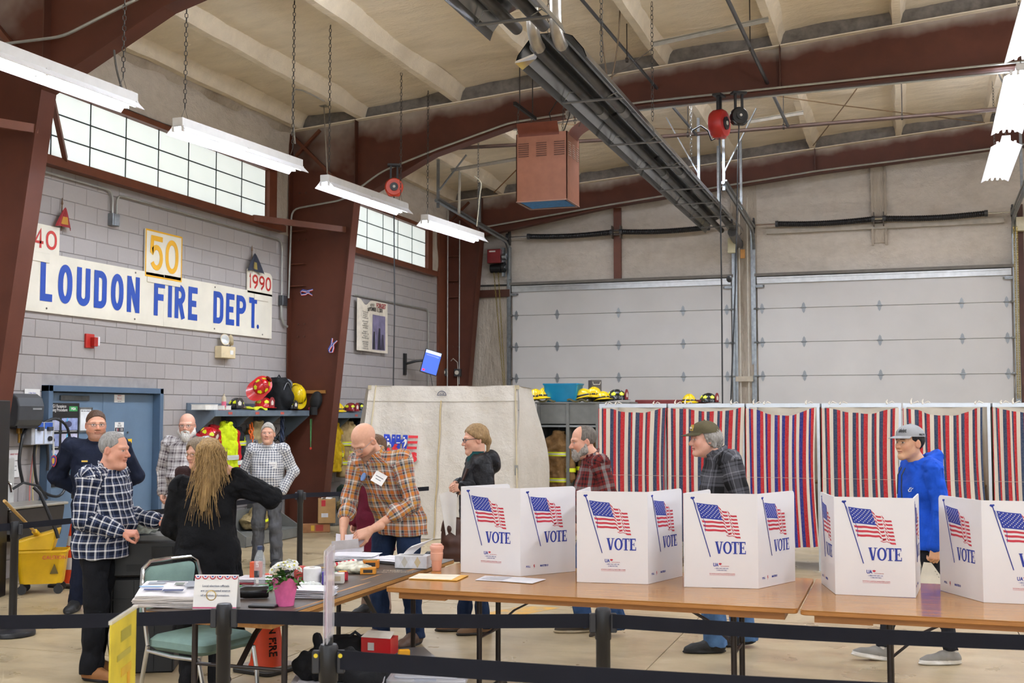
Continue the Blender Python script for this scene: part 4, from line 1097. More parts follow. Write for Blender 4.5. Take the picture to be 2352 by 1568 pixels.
def conduit(label,pts,r=.013,name='conduit'):
 m=MB();P=[]
 for i,p in enumerate(pts):
  p=V(p)
  if 0<i<len(pts)-1:
   a,b=(V(pts[i-1])-p),(V(pts[i+1])-p);k=min(.14,a.length*.45,b.length*.45)
   q0,q1=p+a.normalized()*k,p+b.normalized()*k
   for u in(0,.25,.5,.75,1):P.append(q0*(1-u)**2+p*2*u*(1-u)+q1*u*u)
  else:P.append(p)
 m.tube(P,r,8);o=m.build(name,M_CONDUIT,smooth=True);tag(o,label,'conduit');return o
jb=W(263,505,.05);t=thing('junction_box','small grey junction box on the block wall below the large window','electrical box',(XL,jb.y,jb.z))
MB().box((.04,0,0),(.08,.13,.15)).build('box',M_GALV,t,bevel=.004);MB().box((.083,0,0),(.006,.11,.13)).build('cover',M_GALV,t)
X_=XL+.04
conduit('conduit running from the left column down to the small junction box',[(X_,10.0,4.53),(X_,jb.y-.03,4.53),(X_,jb.y-.03,jb.z+.07)])
conduit('conduit running from the junction box along the window sill to the middle column',[(X_,jb.y+.05,jb.z+.07),(X_,jb.y+.05,4.50),(X_,16.05,4.50),(X_,16.05,3.62)])
t=thing('pull_box','grey conduit fitting on the wall beside the middle column','electrical box',(X_,16.08,3.55))
MB().box((.01,0,0),(.08,.14,.16)).build('body',M_GALV_D,t,bevel=.006);MB().tube([(0,-.03,-.08),(0,-.03,-.26),(.01,.05,-.38),(.02,.12,-.40)],.022,8).build('elbow',M_CONDUIT,t,smooth=True)
c2=at(718,560,Y=16.25)
conduit('conduit climbing the middle column and following the rafter underside',[(XL+.08,16.2,3.6),(XL+.09,16.25,5.02),(-8.25,16.25,5.12),(-7.6,16.25,5.52),(-6.7,16.25,5.80),(-5.5,16.25,6.12),(-3.5,16.25,6.26),(1.6,16.25,6.36)],.015)
conduit('conduit along the far rafter above the vehicle doors',[(-8.3,22.97,5.72),(-5.5,22.97,6.05),(-1.5,22.97,6.46),(3,22.97,6.76)],.018)
conduit('black pipe under the middle rafter',[(-5.5,16.42,6.05),(-3.5,16.42,6.19),(-1.87,16.42,6.23),(1.6,16.42,6.29)],.016,'pipe')
conduit('conduit on the near rafter at the top left corner',[(-8.9,9.40,5.55),(-7.9,9.40,5.55),(-7.2,9.40,5.78),(-6.2,9.40,6.08),(-5.2,9.40,6.30)],.016)
cB=W(905,700,.04)
conduit('conduit looping along the far wall behind the banner',[(X_,18.6,W(790,672).z),(X_,22.0,W(960,706).z),(X_,22.0,2.3)],.014)
conduit('conduit climbing the corner column to the roof',[(XL+.1,22.9,2.35),(XL+.1,22.9,6.1)],.014)
conduit('conduit on the corner column web down to an outlet box',[(-8.95,23.08,2.4),(-8.95,23.08,5.9)],.012)
for px,lab in((1019,'grey outlet box on the corner column beside the monitor'),(1046,'grey outlet box with round receptacle on the corner column web')):
 p=at(px,855,Y=22.9);t=thing('outlet_box',lab,'electrical box',(p.x,22.93 if px<1030 else 23.04,p.z))
 MB().box((0,0,0),(.14,.1,.16)).build('box',M_GALV_D,t,bevel=.005);MB().cyl((.0,-.05,0),(.0,-.07,0),.045,n=14).build('receptacle',M('d8d2c0',.5),t)
 m=MB();m.tube([(0,0,.08),(.0,-.03,.22),(-.10,-.02,.30),(-.16,0,.25)],.008,6);m.cyl((0,0,-.08),(0,0,-.7),.012,n=8);m.build('cable',M('c7c3b6',.6),t)
p=W(203,783,0);t=thing('fire_alarm','red fire alarm strobe on the grey block wall','alarm',(XL+.0,p.y,p.z))
MB().box((.015,0,0),(.03,.15,.17)).build('back_plate',M_SRED,t,bevel=.004);MB().box((.06,.03,-.01),(.07,.06,.11)).build('sounder',M('a32117',.4),t,bevel=.006)
MB().box((.075,.075,.0),(.05,.03,.11)).build('strobe',M('e8e8ea',.2),t,bevel=.006)
p=W(509,806,0);t=thing('emergency_light','cream twin-head emergency light on the grey block wall','emergency light',(XL+.0,p.y,p.z))
MB().box((.06,0,-.02),(.12,.36,.17)).build('battery_box',M('d8c6a0',.5),t,bevel=.008);MB().box((.122,.07,-.02),(.004,.08,.06)).build('sticker',M_PAPER,t)
for y,rz in((-.05,-.3),(.11,.9)):
 R=Euler((0,math.radians(80),rz)).to_matrix();MB().lathe([(.012,-.05),(.05,-.03),(.078,.0),(.082,.01)],18,(.08,y,.16),R).build('lamp_housing',M('d3c4a2',.5),t,smooth=True)
 MB().lathe([(.001,.008),(.074,.006),(.07,.012),(.001,.018)],18,(.08,y,.16),R).build('lamp_lens',M('c9ccc8',.15,.3),t,smooth=True)
 MB().cyl((.07,y,.06),(.075,y,.12),.012,n=8).build('swivel',M('8c8068',.5),t)
def notice(label,x0,x1,y0,y1,off,lines,name='notice',paper=None,cat='notice'):
 """x0..y1 photo pixels of the corners; lines: (text, size, colour, fx, fy)"""
 a=at(x0,y1,X=XL+off);b=at(x1,(y0+y1)/2,X=XL+off);c=at((x0+x1)/2,y0,X=XL+off)
 z0,z1=at((x0+x1)/2,y1,X=XL+off).z,c.z;wd,hh=b.y-a.y,z1-z0
 t=thing(name,label,cat,(XL+off,(a.y+b.y)/2,(z0+z1)/2));MB().box((0,0,0),(.004,wd,hh)).build('sheet',paper or M_PAPER,t)
 for body,size,col,fx,fy in lines:txt(body,size*hh,col,t,(.0026,wd*fx,hh*fy),WROT,xs=.8)
 return t,wd,hh
DOFF=-.004
t,wd,hh=notice('small white sticker reading 9-1-1 on the blue door',262,286,906,924,DOFF,[('9-1-1',.5,M_INKR,0,-.02),('EMERGENCY',.18,M_INKR,0,.36),('CALL FOR HELP',.13,M_INK,0,-.40)])
t,wd,hh=notice('white and black sticker reading FIRE DOOR on the blue door',263,284,969,1004,DOFF,[('FIRE',.17,M_INK,0,.40),('DOOR',.17,M_INK,0,.24),('KEEP',.10,M_INKR,0,-.30),('CLOSED',.10,M_INKR,0,-.42)])
MB().box((.003,0,0),(.002,wd*.95,hh*.28)).build('pictogram',M_INK,t)
for k,y in enumerate((-.3,-.18,.18,.32)):MB().box((.0045,wd*y,0),(.001,wd*.05,hh*.18)).build('pictogram_stroke',M_PAPER if k!=1 else M_INKR,t)
t,wd,hh=notice('yellow caution sign on the blue door behind the checked shirt',268,302,1008,1066,DOFF,[],'caution_sign',M('e6b61a',.5))
MB().box((.003,-.0*wd,hh*.22),(.002,wd*.86,hh*.36)).build('panel',M_INK,t);txt('CAUTION',hh*.20,M_PAPER,t,(.0045,0,hh*.22),WROT,xs=.55,bold=.002)
t,wd,hh=notice('white notice with red and blue lines above the dispenser',55,91,893,954,.01,[('1. Glass Cleaner',.075,M_INKB,0,.35),('Degreaser/Cleaner',.07,M_INKR,0,.20),('(Hot Cleaner)',.07,M_INKR,0,.08),('(cabs, etc.)',.07,M_INKR,0,-.04),('Cleaner',.07,M_INKR,0,-.16),('Test',.07,M_INK,0,-.28)])
t,wd,hh=notice('white notice with a red heading under the dispenser',14,44,1033,1096,.01,[('HAND WASH',.09,M_INKR,.1,.34),('EMERGENCY ONLY',.05,M_INK,.1,.1),('DO NOT USE',.05,M_INK,.1,-.1),('SEE OFFICER',.05,M_INK,.1,-.25)])
t,wd,hh=notice('black facepiece cleaning poster with photo panels on the blue door',92,180,925,1117,DOFF+.004,[('MSA G1 Facepiece',.055,M_PAPER,-.12,.46),('Cleaning Procedure',.055,M_PAPER,-.10,.415),('Disinfection',.028,M_PAPER,-.33,.37)],'poster',M_BLK,'poster')
MB().box((.004,wd*.33,hh*.43),(.003,wd*.23,hh*.06)).build('logo_panel',M('2f8a4a',.5),t);txt('MSA',hh*.045,M_PAPER,t,(.006,wd*.33,hh*.43),WROT,bold=.001)
for r_ in range(4):
 for c_ in range(2):
  y,z=wd*(-.26+.5*c_),hh*(.245-.19*r_);MB().box((.0035,y,z),(.003,wd*.43,hh*.145)).build('photo_panel',M(['a9aecb','8f9ac4','b6b5cc','9aa6cc'][(r_+c_)%4],.5,0,.12,14),t)
  MB().ell((.0052,y+wd*(.05*(r_-1)),z),(.001,wd*.11,hh*.04),None,12,6).build('photo_subject',M(['2d86b8','3a3d5a','22242c','2aa0bf'][(r_*2+c_)%4],.5),t)
  MB().box((.0052,y-wd*.08,z+hh*.03),(.001,wd*.14,hh*.02),(math.radians(30+40*c_),0,0)).build('photo_subject',M('43a9cf',.5),t)
  MB().box((.0035,y,z-hh*.085),(.002,wd*.40,hh*.006)).build('caption_line',M_PAPER,t)
t,wd,hh=notice('small whiteboard in a silver frame beside the poster',181,210,937,990,DOFF+.004,[],'whiteboard',M('dfe3e6',.2),'whiteboard')
m=MB()
for y,z,a,b in((0,.5,1.04,0),(0,-.5,1.04,0),(-.5,0,0,1.0),(.5,0,0,1.0)):m.box((.004,wd*y,hh*z),(.012,max(.02,wd*a),max(.02,hh*b)))
m.build('frame',M_GALV,t);txt('do not erase',.03,M_INK,t,(.003,0,hh*.38),WROT)
p=W(45,943,.1);t=thing('towel_dispenser','dark grey rounded paper towel dispenser on the wall at far left','dispenser',(XL+.0,p.y+.02,p.z))
m=MB();pl=[(0,-.18),(.20,-.17),(.24,-.10),(.25,.05),(.22,.14),(.15,.185),(0,.19)]
m.prism([(x,z)for x,z in pl],-.20,.20,Matrix(((1,0,0,0),(0,0,-1,0),(0,1,0,0),(0,0,0,1))));m.build('body',M('3d3f42',.25,0,.03),t,bevel=.02,seg=3)
MB().box((.12,0,-.175),(.16,.32,.03)).build('outlet',M_BLK,t)
MB().box((.252,.08,.02),(.002,.14,.02)).build('logo_plate',M('9a9da0',.4,.5),t)
p=W(82,995,.1);t=thing('chemical_dispenser','grey and white cleaning chemical dispenser with hoses on the wall','dispenser',(XL,p.y+.05,p.z))
MB().box((.08,-.0,0),(.16,.36,.25)).build('housing',M('a9aaac',.4),t,bevel=.006)
for k,c in enumerate(('5a74b4','c9d3e2')):
 MB().box((.163,-.07+.15*k,-.03),(.006,.12,.17)).build('label_panel',M('cfd8ea',.4),t);MB().box((.166,-.07+.15*k,.085),(.006,.12,.07)).build('label_panel',M('2e57ad',.4),t)
 MB().box((.185,-.07+.15*k,.05),(.04,.07,.045)).build('button',M('3a3b40',.4),t,bevel=.005)
MB().cyl((.17,.09,-.06),(.19,.09,-.06),.028,n=16).build('dial',M_BLK,t)
for nm,pts,c,r_ in(('hose',[(.08,.1,.12),(.12,.25,.16),(.14,.42,.05),(.12,.5,-.25),(.1,.46,-.62),(.1,.3,-.72),(.1,.02,-.6),(.09,-.05,-.3),(.09,-.04,-.12)],'17181b',.016),('hose',[(.1,-.2,.06),(.14,-.3,-.05),(.14,-.34,-.3),(.14,-.28,-.52)],'17181b',.018),('hose',[(.1,.14,-.12),(.11,.15,-.3),(.11,.14,-.42)],'17181b',.016),('tubing',[(.05,0,-.12),(.05,-.06,-.5),(.05,-.06,-1.0),(.06,-.08,-1.2)],'c97b74',.008),('tubing',[(.05,.03,-.12),(.05,-.02,-.5),(.06,.0,-.9),(.06,.08,-1.2)],'d0c48e',.007),('tubing',[(.1,.2,.05),(.12,.22,-.2),(.12,.2,-.5)],'d6d4c8',.012)):
 m=MB();P=[V(q)for q in pts];S=[]
 for i in range(len(P)-1):
  p0,p1,p2,p3=P[max(i-1,0)],P[i],P[i+1],P[min(i+2,len(P)-1)]
  for u in(0,.25,.5,.75):S.append(.5*((2*p1)+(p2-p0)*u+(2*p0-5*p1+4*p2-p3)*u*u+(3*p1-p0-3*p2+p3)*u**3))
 S.append(P[-1]);m.tube(S,r_,7);m.build(nm,M(c,.5),t,smooth=True)
m=MB();m.box((.06,-.26,.06),(.04,.05,.12));m.cyl((.06,-.26,.0),(.06,-.26,-.1),.014);m.build('valve',M('a8813c',.35,.8),t,bevel=.004)
p=at(60,1200,X=XL+.3);t=thing('slop_sink','dark steel slop sink with a pale rim under the dispenser','sink',(XL,10.22,0))
m=MB();m.box((.26,.0,.63),(.46,.86,.34),None,0,1.0);m.v=[(x,y*(.86 if z<.5 else 1),z)for x,y,z in m.v];m.build('basin',M('3b3733',.4,.3),t,bevel=.03,seg=3)
MB().box((.26,0,.81),(.50,.90,.03)).build('rim',M('b9b5aa',.3,.5),t,bevel=.008)
MB().box((.02,-.1,1.06),(.03,.5,.5)).build('splashback',M('c9c7c1',.4),t,bevel=.02,seg=2)
m=MB();m.tube([(.03,-.1,1.07),(.14,-.1,1.07),(.2,-.1,1.03),(.22,-.1,.95)],.02,8);m.cyl((.05,-.18,1.07),(.05,-.02,1.07),.016);m.build('tap',M_CHROME,t,smooth=True)
MB().tube([(.2,-.1,.97),(.28,-.0,1.05),(.32,.2,1.0),(.32,.33,.86)],.014,7).build('tap_hose',M_BLK,t,smooth=True)
for y in(-.35,.35):MB().cyl((.26,y,0),(.26,y,.5),.02).build('leg',M_GALV_D,t)
p=at(2,1100,D=11.2);t=thing('drinks_machine','tall black machine with a picture panel at the left edge','vending machine',(p.x-.37,p.y-.03,0),math.radians(18.6))
MB().box((0,0,.96),(.58,.5,1.92)).build('cabinet',M('141416',.35),t,bevel=.008)
MB().box((.17,-.256,1.60),(.20,.012,.17)).build('picture_panel',M('c08a5a',.3,0,.25,12),t);MB().box((.14,-.264,1.655),(.10,.004,.05)).build('picture_detail',M('3d7fb0',.3),t)
MB().box((.22,-.256,1.385),(.05,.012,.025)).build('display',EM('2a4cff',1.2),t)
MB().box((.22,-.256,1.12),(.06,.012,.06)).build('coin_panel',M('7f93a8',.3),t)
MB().box((.24,-.262,.72),(.085,.03,.11)).build('card_reader',M('d9c62c',.4),t,bevel=.006);MB().box((.245,-.279,.725),(.05,.006,.06)).build('reader_screen',EM('4f7fff',.9),t)
m=MB()
for k in range(6):m.box((.20+.05*(k%2),-.256,.98-.05*(k//2)),(.025,.012,.02))
m.build('keys',M('3a3a3e',.4),t,kind='stuff')
a=W(813,681,.06);b=W(882,812,.06);t=thing('banner','cream banner with a violet picture hanging from the conduit in the far bay','banner',(XL+.05,(W(816,745).y+W(882,745).y)/2,(W(850,690).z+W(848,808).z)/2))
wd,hh=1.66,1.24
wd=W(883,745).y-W(813,745).y;hh=W(848,690).z-W(848,808).z
def bn(u,v):
 sag=.10*math.exp(-((u-.27)/.12)**2)*v**6;return(.03+.02*math.sin(u*7)*(1.1-v),wd*(u-.5),hh*(v-.5)-sag*hh*1.1)
MB().sheet(24,14,bn,0,.003).build('cloth',M('d8cfbd',.7),t,smooth=True)
MB().sheet(10,10,lambda u,v:[c+d for c,d in zip(bn(.50+.42*u,.05+.68*v),(.006,0,0))],0,.001).build('picture',M('77708c',.6,0,.12,6),t,smooth=True)
for y,h_,c in((.06,.34,'2a2a30'),(.24,.42,'2c2b36'),(.34,.30,'3a3648')):
 MB().sheet(3,6,lambda u,v:[c_+d for c_,d in zip(bn(.5+y+(.10-.05*v)*(u-.5),.06+h_*v),(.010,0,0))],0,.001).build('picture_figure',M(c,.6),t,smooth=True)
def wavetext(body,size,mat,u0,v0,xs=.9,bold=0):
 me=text_mesh(body,size,mat,.0004,bold,xs=xs)
 for v_ in me.vertices:
  q=bn(.5+u0+v_.co.x/wd,.5+v0+v_.co.y/hh);v_.co=(q[0]+.007,q[1],q[2])
 ob('lettering',me,t)
wavetext('SEPTEMBER 11, 2001',.10,M_INK,.08,.33,.75,.002);wavetext('FORGET',.12,M_INKR,.28,.42,.9,.003);wavetext('NEVER',.08,M_INK,-.02,.41,.8)
rl=random.Random(3)
for k in range(16):wavetext(rl.choice(['When the first light','volunteers came','and the strength','standing together','they gave all','we remember']),.045,M_INK,-.26,.27-.042*k-.03*(k//4),.8)
p=at(990,832,X=XL+.55);t=thing('wall_monitor','tilted flat monitor with a blue screen on a wall arm in the far corner','monitor',(p.x,p.y,p.z))
F_=Matrix(((.50,-.10,.86),(.80,-.34,-.50),(.34,.935,-.09)));F_=Matrix(((.86,.0,-.5),(.5,.1,.86),(.06,.99,-.1)))
R=Euler((math.radians(84),math.radians(16),math.radians(34))).to_matrix()
MB().box((0,0,0),(.34,.47,.03),R).build('casing',M_BLK,t,bevel=.004)
def scr(x,y,w_,h_,c,e,nm='screen',d=.017):
 MB().box(R@V((x,y,d)),(w_,h_,.003),R).build(nm,EM(c,e),t)
scr(0,0,.315,.44,'3a5ad0',.75);scr(0,.19,.31,.06,'b9cbe0',.7,'screen_bar',.0185);scr(-.11,-.18,.05,.04,'d02a5a',.8,'screen_icon',.0185);scr(.1,.12,.05,.015,'57a0d8',.8,'screen_icon',.0185);scr(0,.125,.25,.012,'7a80d8',.8,'screen_bar',.019)
MB().tube([R@V((0,0,-.02)),V((-.12,.1,.05)),V((-.3,-.02,.03)),V((-.5,-.05,-.02))],.025,8).build('wall_arm',M_BLK,t,smooth=True);MB().box((-.53,-.05,-.03),(.04,.1,.42)).build('wall_bracket',M_BLK,t)
MB().tube([R@V((.05,-.23,0)),V((.0,.08,-.45)),V((-.1,.12,-.6))],.005,5).build('cable',M_BLK,t)
def ribbon_bow(label,p,rot):
 t=thing('ribbon_bow',label,'ribbon',p);R=Euler(rot).to_matrix()
 pts=[(-.10,.02),(-.02,.0),(.05,-.035),(.09,-.06)],[(.10,.03),(.0,.01),(-.08,.03),(-.12,.0),(-.10,-.045),(-.03,-.04),(.04,.0)]
 for P in pts:
  for k,c in((-1,'c22b35'),(0,'e6e4e6'),(1,'2a3c96')):
   q=MB();ribbon(q,[(x,y+.011*k)for x,y in P],.012,.004+.002*k);q.v=[tuple(R@V(v))for v in q.v];q.build('ribbon_stripe',M(c,.6),t)
ribbon_bow('red, white and blue ribbon bow on the web of the middle column',at(706,670,Y=16.37),(math.radians(90),0,0))
p=at(763,792,Y=16.29);ribbon_bow('red, white and blue ribbon bow on the flange edge of the middle column',p,(math.radians(90),math.radians(-70),0))
p=at(726,920,Y=16.3);t=thing('black_cap','black baseball cap hung on the middle column above the shelf','cap',p)
MB().ell((0,0,0),(.10,.07,.15),(0,math.radians(12),0),18,12).build('crown',M('131315',.8),t,smooth=True);MB().sheet(8,4,lambda u,v:(-.02+.13*(u-.5),-.04-.04*math.sin(u*3.14),-.10-.12*v),0,.005).build('brim',M('131315',.8),t,smooth=True)
MB().bar((-.20,.05,.14),(.14,.05,.14),.02,.05).build('peg_rail',M('9a6a2c',.6),t)
for yc,lab in((16.4,'brown diagonal strut from the window sill to the middle column'),(9.55,'brown diagonal strut on the column at the left edge')):
 m=MB();m.bar((XL+.12,yc-1.35,4.69),(-8.26,yc-.06,4.66),.05,.09);o=m.build('strut',M_BROWN);tag(o,lab,'strut')
m=MB();m.bar((XL+.12,10.95,4.72),(-8.30,9.64,5.3),.05,.07);o=m.build('strut',M_BROWN);tag(o,'brown angle brace in front of the large window at the left column','strut')
# ---------------------------------------------------------------- gear racks, helmets, coats
M_RACK=M('616d78',.45,.1,.05);M_RACKL=M('8b8f90',.45,.1,.04);M_YREF=M('d8e01e',.35,0,.02);M_STEELG=M('6e6f6b',.5,.2,.06)
def rack(label,y0,y1,xf,zt_,zb,divs,bench=None):
 t=thing('gear_rack',label,'rack',(XL,(y0+y1)/2,0));d=xf-XL;L=y1-y0
 MB().box((d/2,0,zt_-.01),(d,L,.02)).build('shelf',M_RACK,t)
 MB().box((d,-.0,zt_-.04),(.02,L,.085)).build('front_lip',M_RACK,t,bevel=.003)
 MB().box((.01,0,zt_+.045),(.02,L,.11)).build('back_lip',M_RACK,t)
 for k in range(divs+1):
  y=-L/2+L*k/divs;m=MB();fr=Matrix(((1,0,0,0),(0,0,-1,y),(0,1,0,0),(0,0,0,1)))
  m.prism([(0,zb),(.06,zb),(d,zt_-.085),(d,zt_),(0,zt_)],-.009,.009,fr);m.build('side_panel',M_RACK,t)
 MB().box((.03,0,zt_-.42),(.03,L,.05)).build('hook_rail',M_RACK,t)
 n=int(L/.14)
 for k in range(n):
  y=-L/2+.1+k*.14;m=MB();m.tube([(.04,y,zt_-.42),(.10,y,zt_-.47),(.15,y,zt_-.44),(.16,y,zt_-.38)],.008,6);m.tube([(.04,y,zt_-.40),(.10,y,zt_-.33),(.12,y,zt_-.26)],.007,5);m.build('coat_hook',M_BLK,t,smooth=True)
 for k in range(3):
  MB().box((d+.011,-L*.36+L*.27*k,zt_-.04),(.004,.10,.035)).build('name_label',M('a8483c',.6),t)
 return t
RX=-8.80
rack('long grey-blue gear rack shelf on the wall beside the middle column',13.6,16.22,RX,1.83,1.42,3)
rack('grey-blue gear rack shelf in the far bay left of the canvas tent',16.72,19.6,RX-.02,1.79,1.40,3)
for lab,y0,y1,xf in(('grey steel bench with sloping end plates below the coat rack',13.7,15.2,-8.36),('grey steel bench beyond the middle column carrying a carton',16.75,19.6,-8.62)):
 t=thing('gear_bench',lab,'bench',(XL,(y0+y1)/2,0));d=xf-XL;L=y1-y0
 MB().box((d/2,0,.13),(d,L,.02)).build('seat_plate',M_STEELG,t);MB().box((d,0,.075),(.02,L,.13)).build('front_lip',M_STEELG,t)
 MB().box((.35,0,.28),(.02,L,.30)).build('back_plate',M_STEELG,t)
 for y in(-L/2,L/2):
  fr=Matrix(((1,0,0,0),(0,0,-1,y),(0,1,0,0),(0,0,0,1)));MB().prism([(.0,0),(d,0),(d,.15),(.42,.43),(.36,.60),(0,.60)],-.01,.01,fr).build('end_plate',M_STEELG,t)
def helmet(label,p,col,style='fire',rz=0,tilt=(0,0),s=1.0,ref='d8e01e',shield=True,group='helmets on the gear shelves',goggle=False):
 """p: point under the brim; rz: heading of the front"""
 t=thing('helmet',label,'helmet',p,0,group);t.rotation_euler=(math.radians(tilt[0]),math.radians(tilt[1]),math.radians(rz));t.scale=(s,s,s)
 mt=M(col,.22,0,.04,9,coat=.4)
 if style=='fire':
  m=MB();m.ell((0,0,.035),(.135,.108,.125),None,24,10,0,0,90)
  for k in range(8):
   a=math.pi*k/4+.39;m.tube([(.137*math.cos(a)*math.cos(e),.110*math.sin(a)*math.cos(e),.037+.127*math.sin(e))for e in(0.05,.4,.8,1.2,1.5)],.0055,5)
  m.build('shell',mt,t,smooth=True)
  def br(u,v):
   a=2*math.pi*u;ext=(.035+.085*max(0,-math.cos(a))**1.5+.02*max(0,math.cos(a)))*v
   return((.134+ext)*math.cos(a),(.107+ext*.9)*math.sin(a),.036-.30*ext)
  MB().sheet(32,3,br,0,.005).build('brim',mt if col!='a01d22' else M('5c1518',.3),t,smooth=True)
  if shield:
   m=MB();fr=Matrix(((0,0,1,.138),(1,0,0,0),(0,1,0,0),(0,0,0,1)));m.prism([(-.045,.03),(.045,.03),(.055,.12),(.03,.16),(0,.168),(-.03,.16),(-.055,.12)],0,.008,fr)
   m.build('front_shield',M('7d1c20' if col!='1a1b1d' else '2b2420',.5),t);m=MB();fr2=Matrix(((0,0,1,.147),(1,0,0,0),(0,1,0,0),(0,0,0,1)));m.prism([(-.02,.06),(.02,.06),(.026,.10),(0,.13),(-.026,.10)],0,.003,fr2);m.build('shield_number',M('d8d2c6',.6),t)
  for k in range(6):
   a=math.radians(35+58*k);n=V((math.cos(a)*.8,math.sin(a),.55)).normalized();c=V((.137*math.cos(a)*.84,.110*math.sin(a)*.84,.037+.125*.54))
   up=(V((0,0,1))-n*n.z).normalized();sd=up.cross(n);m=MB();b_=[c+n*.004+sd*(x*.026)+up*(z*.026)for x,z in((-1,-.9),(1,-.9),(1.25,.2),(0,1.2),(-1.25,.2))]
   m.add(b_+[q-n*.01 for q in b_],[(0,1,2,3,4)]+[(i,i+5,(i+1)%5+5,(i+1)%5)for i in range(5)]);m.build('reflective_patch',M(ref,.35,0,.02),t)
 else:
  m=MB();m.ell((0,0,.03),(.135,.112,.13),None,24,10,0,0,90)
  for y in(-.035,0,.035):m.tube([(.138*math.cos(e),y*(1-.3*math.sin(e)),.03+.132*math.sin(e)*(1-abs(y)*1.2))for e in(.15,.5,.9,1.3,1.8,2.3,2.7,3.0)],.006,5)
  m.build('shell',mt,t,smooth=True)
  def br(u,v):
   a=2*math.pi*u;ext=(.025+.045*max(0,math.cos(a))**2+.012*max(0,-math.cos(a)))*v
   return((.134+ext)*math.cos(a),(.111+ext)*math.sin(a),.032-.35*ext)
  MB().sheet(32,3,br,0,.005).build('brim',mt,t,smooth=True)
  MB().lathe([(.137,.045),(.141,.05),(.141,.062),(.137,.067)],28,cap=False,sy=.83).build('goggle_strap',M_BLK,t,smooth=True)
 if goggle:
  MB().sheet(10,3,lambda u,v:(.148*math.cos((u-.5)*1.8),.125*math.sin((u-.5)*1.8),.055+.06*v),0,.012).build('goggles',M('26282b',.2),t,smooth=True)
 return t
def rk(px,py,x):return at(px,py,X=x)
def onshelf(px,x,z):p=at(px,940,X=x);return V((p.x,p.y,z))
helmet('black fire helmet with yellow patches near the left end of the long gear shelf',onshelf(543,-9.0,1.84),'1a1b1d','fire',-40)
helmet('red fire helmet with yellow patches sitting upright on the long gear shelf',onshelf(606,-8.95,1.845),'b8161d','fire',-10,s=1.08)
helmet('red fire helmet tipped on its side against the black backpack',at(598,889,X=-8.95)-V((0,0,.0)),'b8161d','fire',60,(70,-40))
helmet('yellow full-brim helmet standing on edge at the column end of the long shelf',at(681,908,X=-9.0),'e5c312','hat',-30,(0,68),1.15)
helmet('small black fire helmet in front of the yellow one by the middle column',onshelf(667,-8.88,1.84),'1a1b1d','fire',-20,s=.85)
helmet('yellow brimmed helmet on the far shelf left of the canvas tent',onshelf(774,-9.0,1.80),'e5c312','hat',-40,s=1.05)
helmet('dark red helmet next to the yellow one on the far shelf',onshelf(806,-9.0,1.80),'7a1d22','fire',-15,s=1.0)
helmet('black helmet with bright patches at the tent edge on the far shelf',onshelf(826,-9.05,1.82),'1d1f20','fire',-10,s=.9)
p=onshelf(478,-8.98,1.83)
for k,(px,lab,c,sz)in enumerate(((470,'white thick paperback lying on the left end of the gear shelf','dcdad6',(.22,.34,.07)),(505,'white book with a red lower edge on the gear shelf','d9d6d2',(.22,.32,.055)))):
 q=onshelf(px,-8.96,1.832);t=thing('book',lab,'book',q,math.radians(4+9*k));MB().box((0,0,sz[2]/2+.004),(sz[0]-.01,sz[1]-.01,sz[2])).build('pages',M('e6e2da',.8),t)
 for z in(.003,sz[2]+.006):MB().box((0,0,z),(sz[0],sz[1],.006)).build('cover',M(c if z>.01 else('a83a30' if k else '8d8c88'),.5),t)
q=onshelf(514,-8.86,1.83);t=thing('spray_can','beige aerosol can with a pink band on the gear shelf','can',q)
MB().lathe([(.03,0),(.032,.01),(.032,.17),(.022,.19),(.012,.2),(.012,.225)],16).build('can',M('b8ab92',.4),t,smooth=True);MB().lathe([(.0325,.04),(.0325,.12)],16,cap=False).build('band',M('d0607a',.5),t)
q=onshelf(585,-8.9,1.83);t=thing('folded_vest','folded yellow reflective vest under the red helmet','vest',q);MB().sheet(10,8,lambda u,v:(.2*(v-.5),.38*(u-.5),.02+.02*math.sin(u*9)*math.sin(v*5)),0,.02).build('cloth',M('cfd42a',.7),t,smooth=True)
q=onshelf(712,-8.86,1.83);t=thing('toy_ball','small pink ball at the right end of the long shelf','ball',q);MB().ell((0,0,.028),(.028,.028,.028),None,14,10).build('ball',M('d23a52',.4),t,smooth=True)
q=at(714,1000,X=RX+.015);t=thing('green_cord','green cord with a red bead hanging from the shelf lip','cord',q);m=MB();m.tube([(0,-.02,.26),(0,-.012,.0),(0,0,-.18)],.005,5);m.tube([(0,.02,.26),(0,.01,.05),(0,0,-.18)],.004,5);m.build('loop',M('4f9a5c',.6),t);MB().ell((0,0,-.2),(.02,.02,.022),None,10,8).build('bead',M('c23a2a',.4),t,smooth=True)
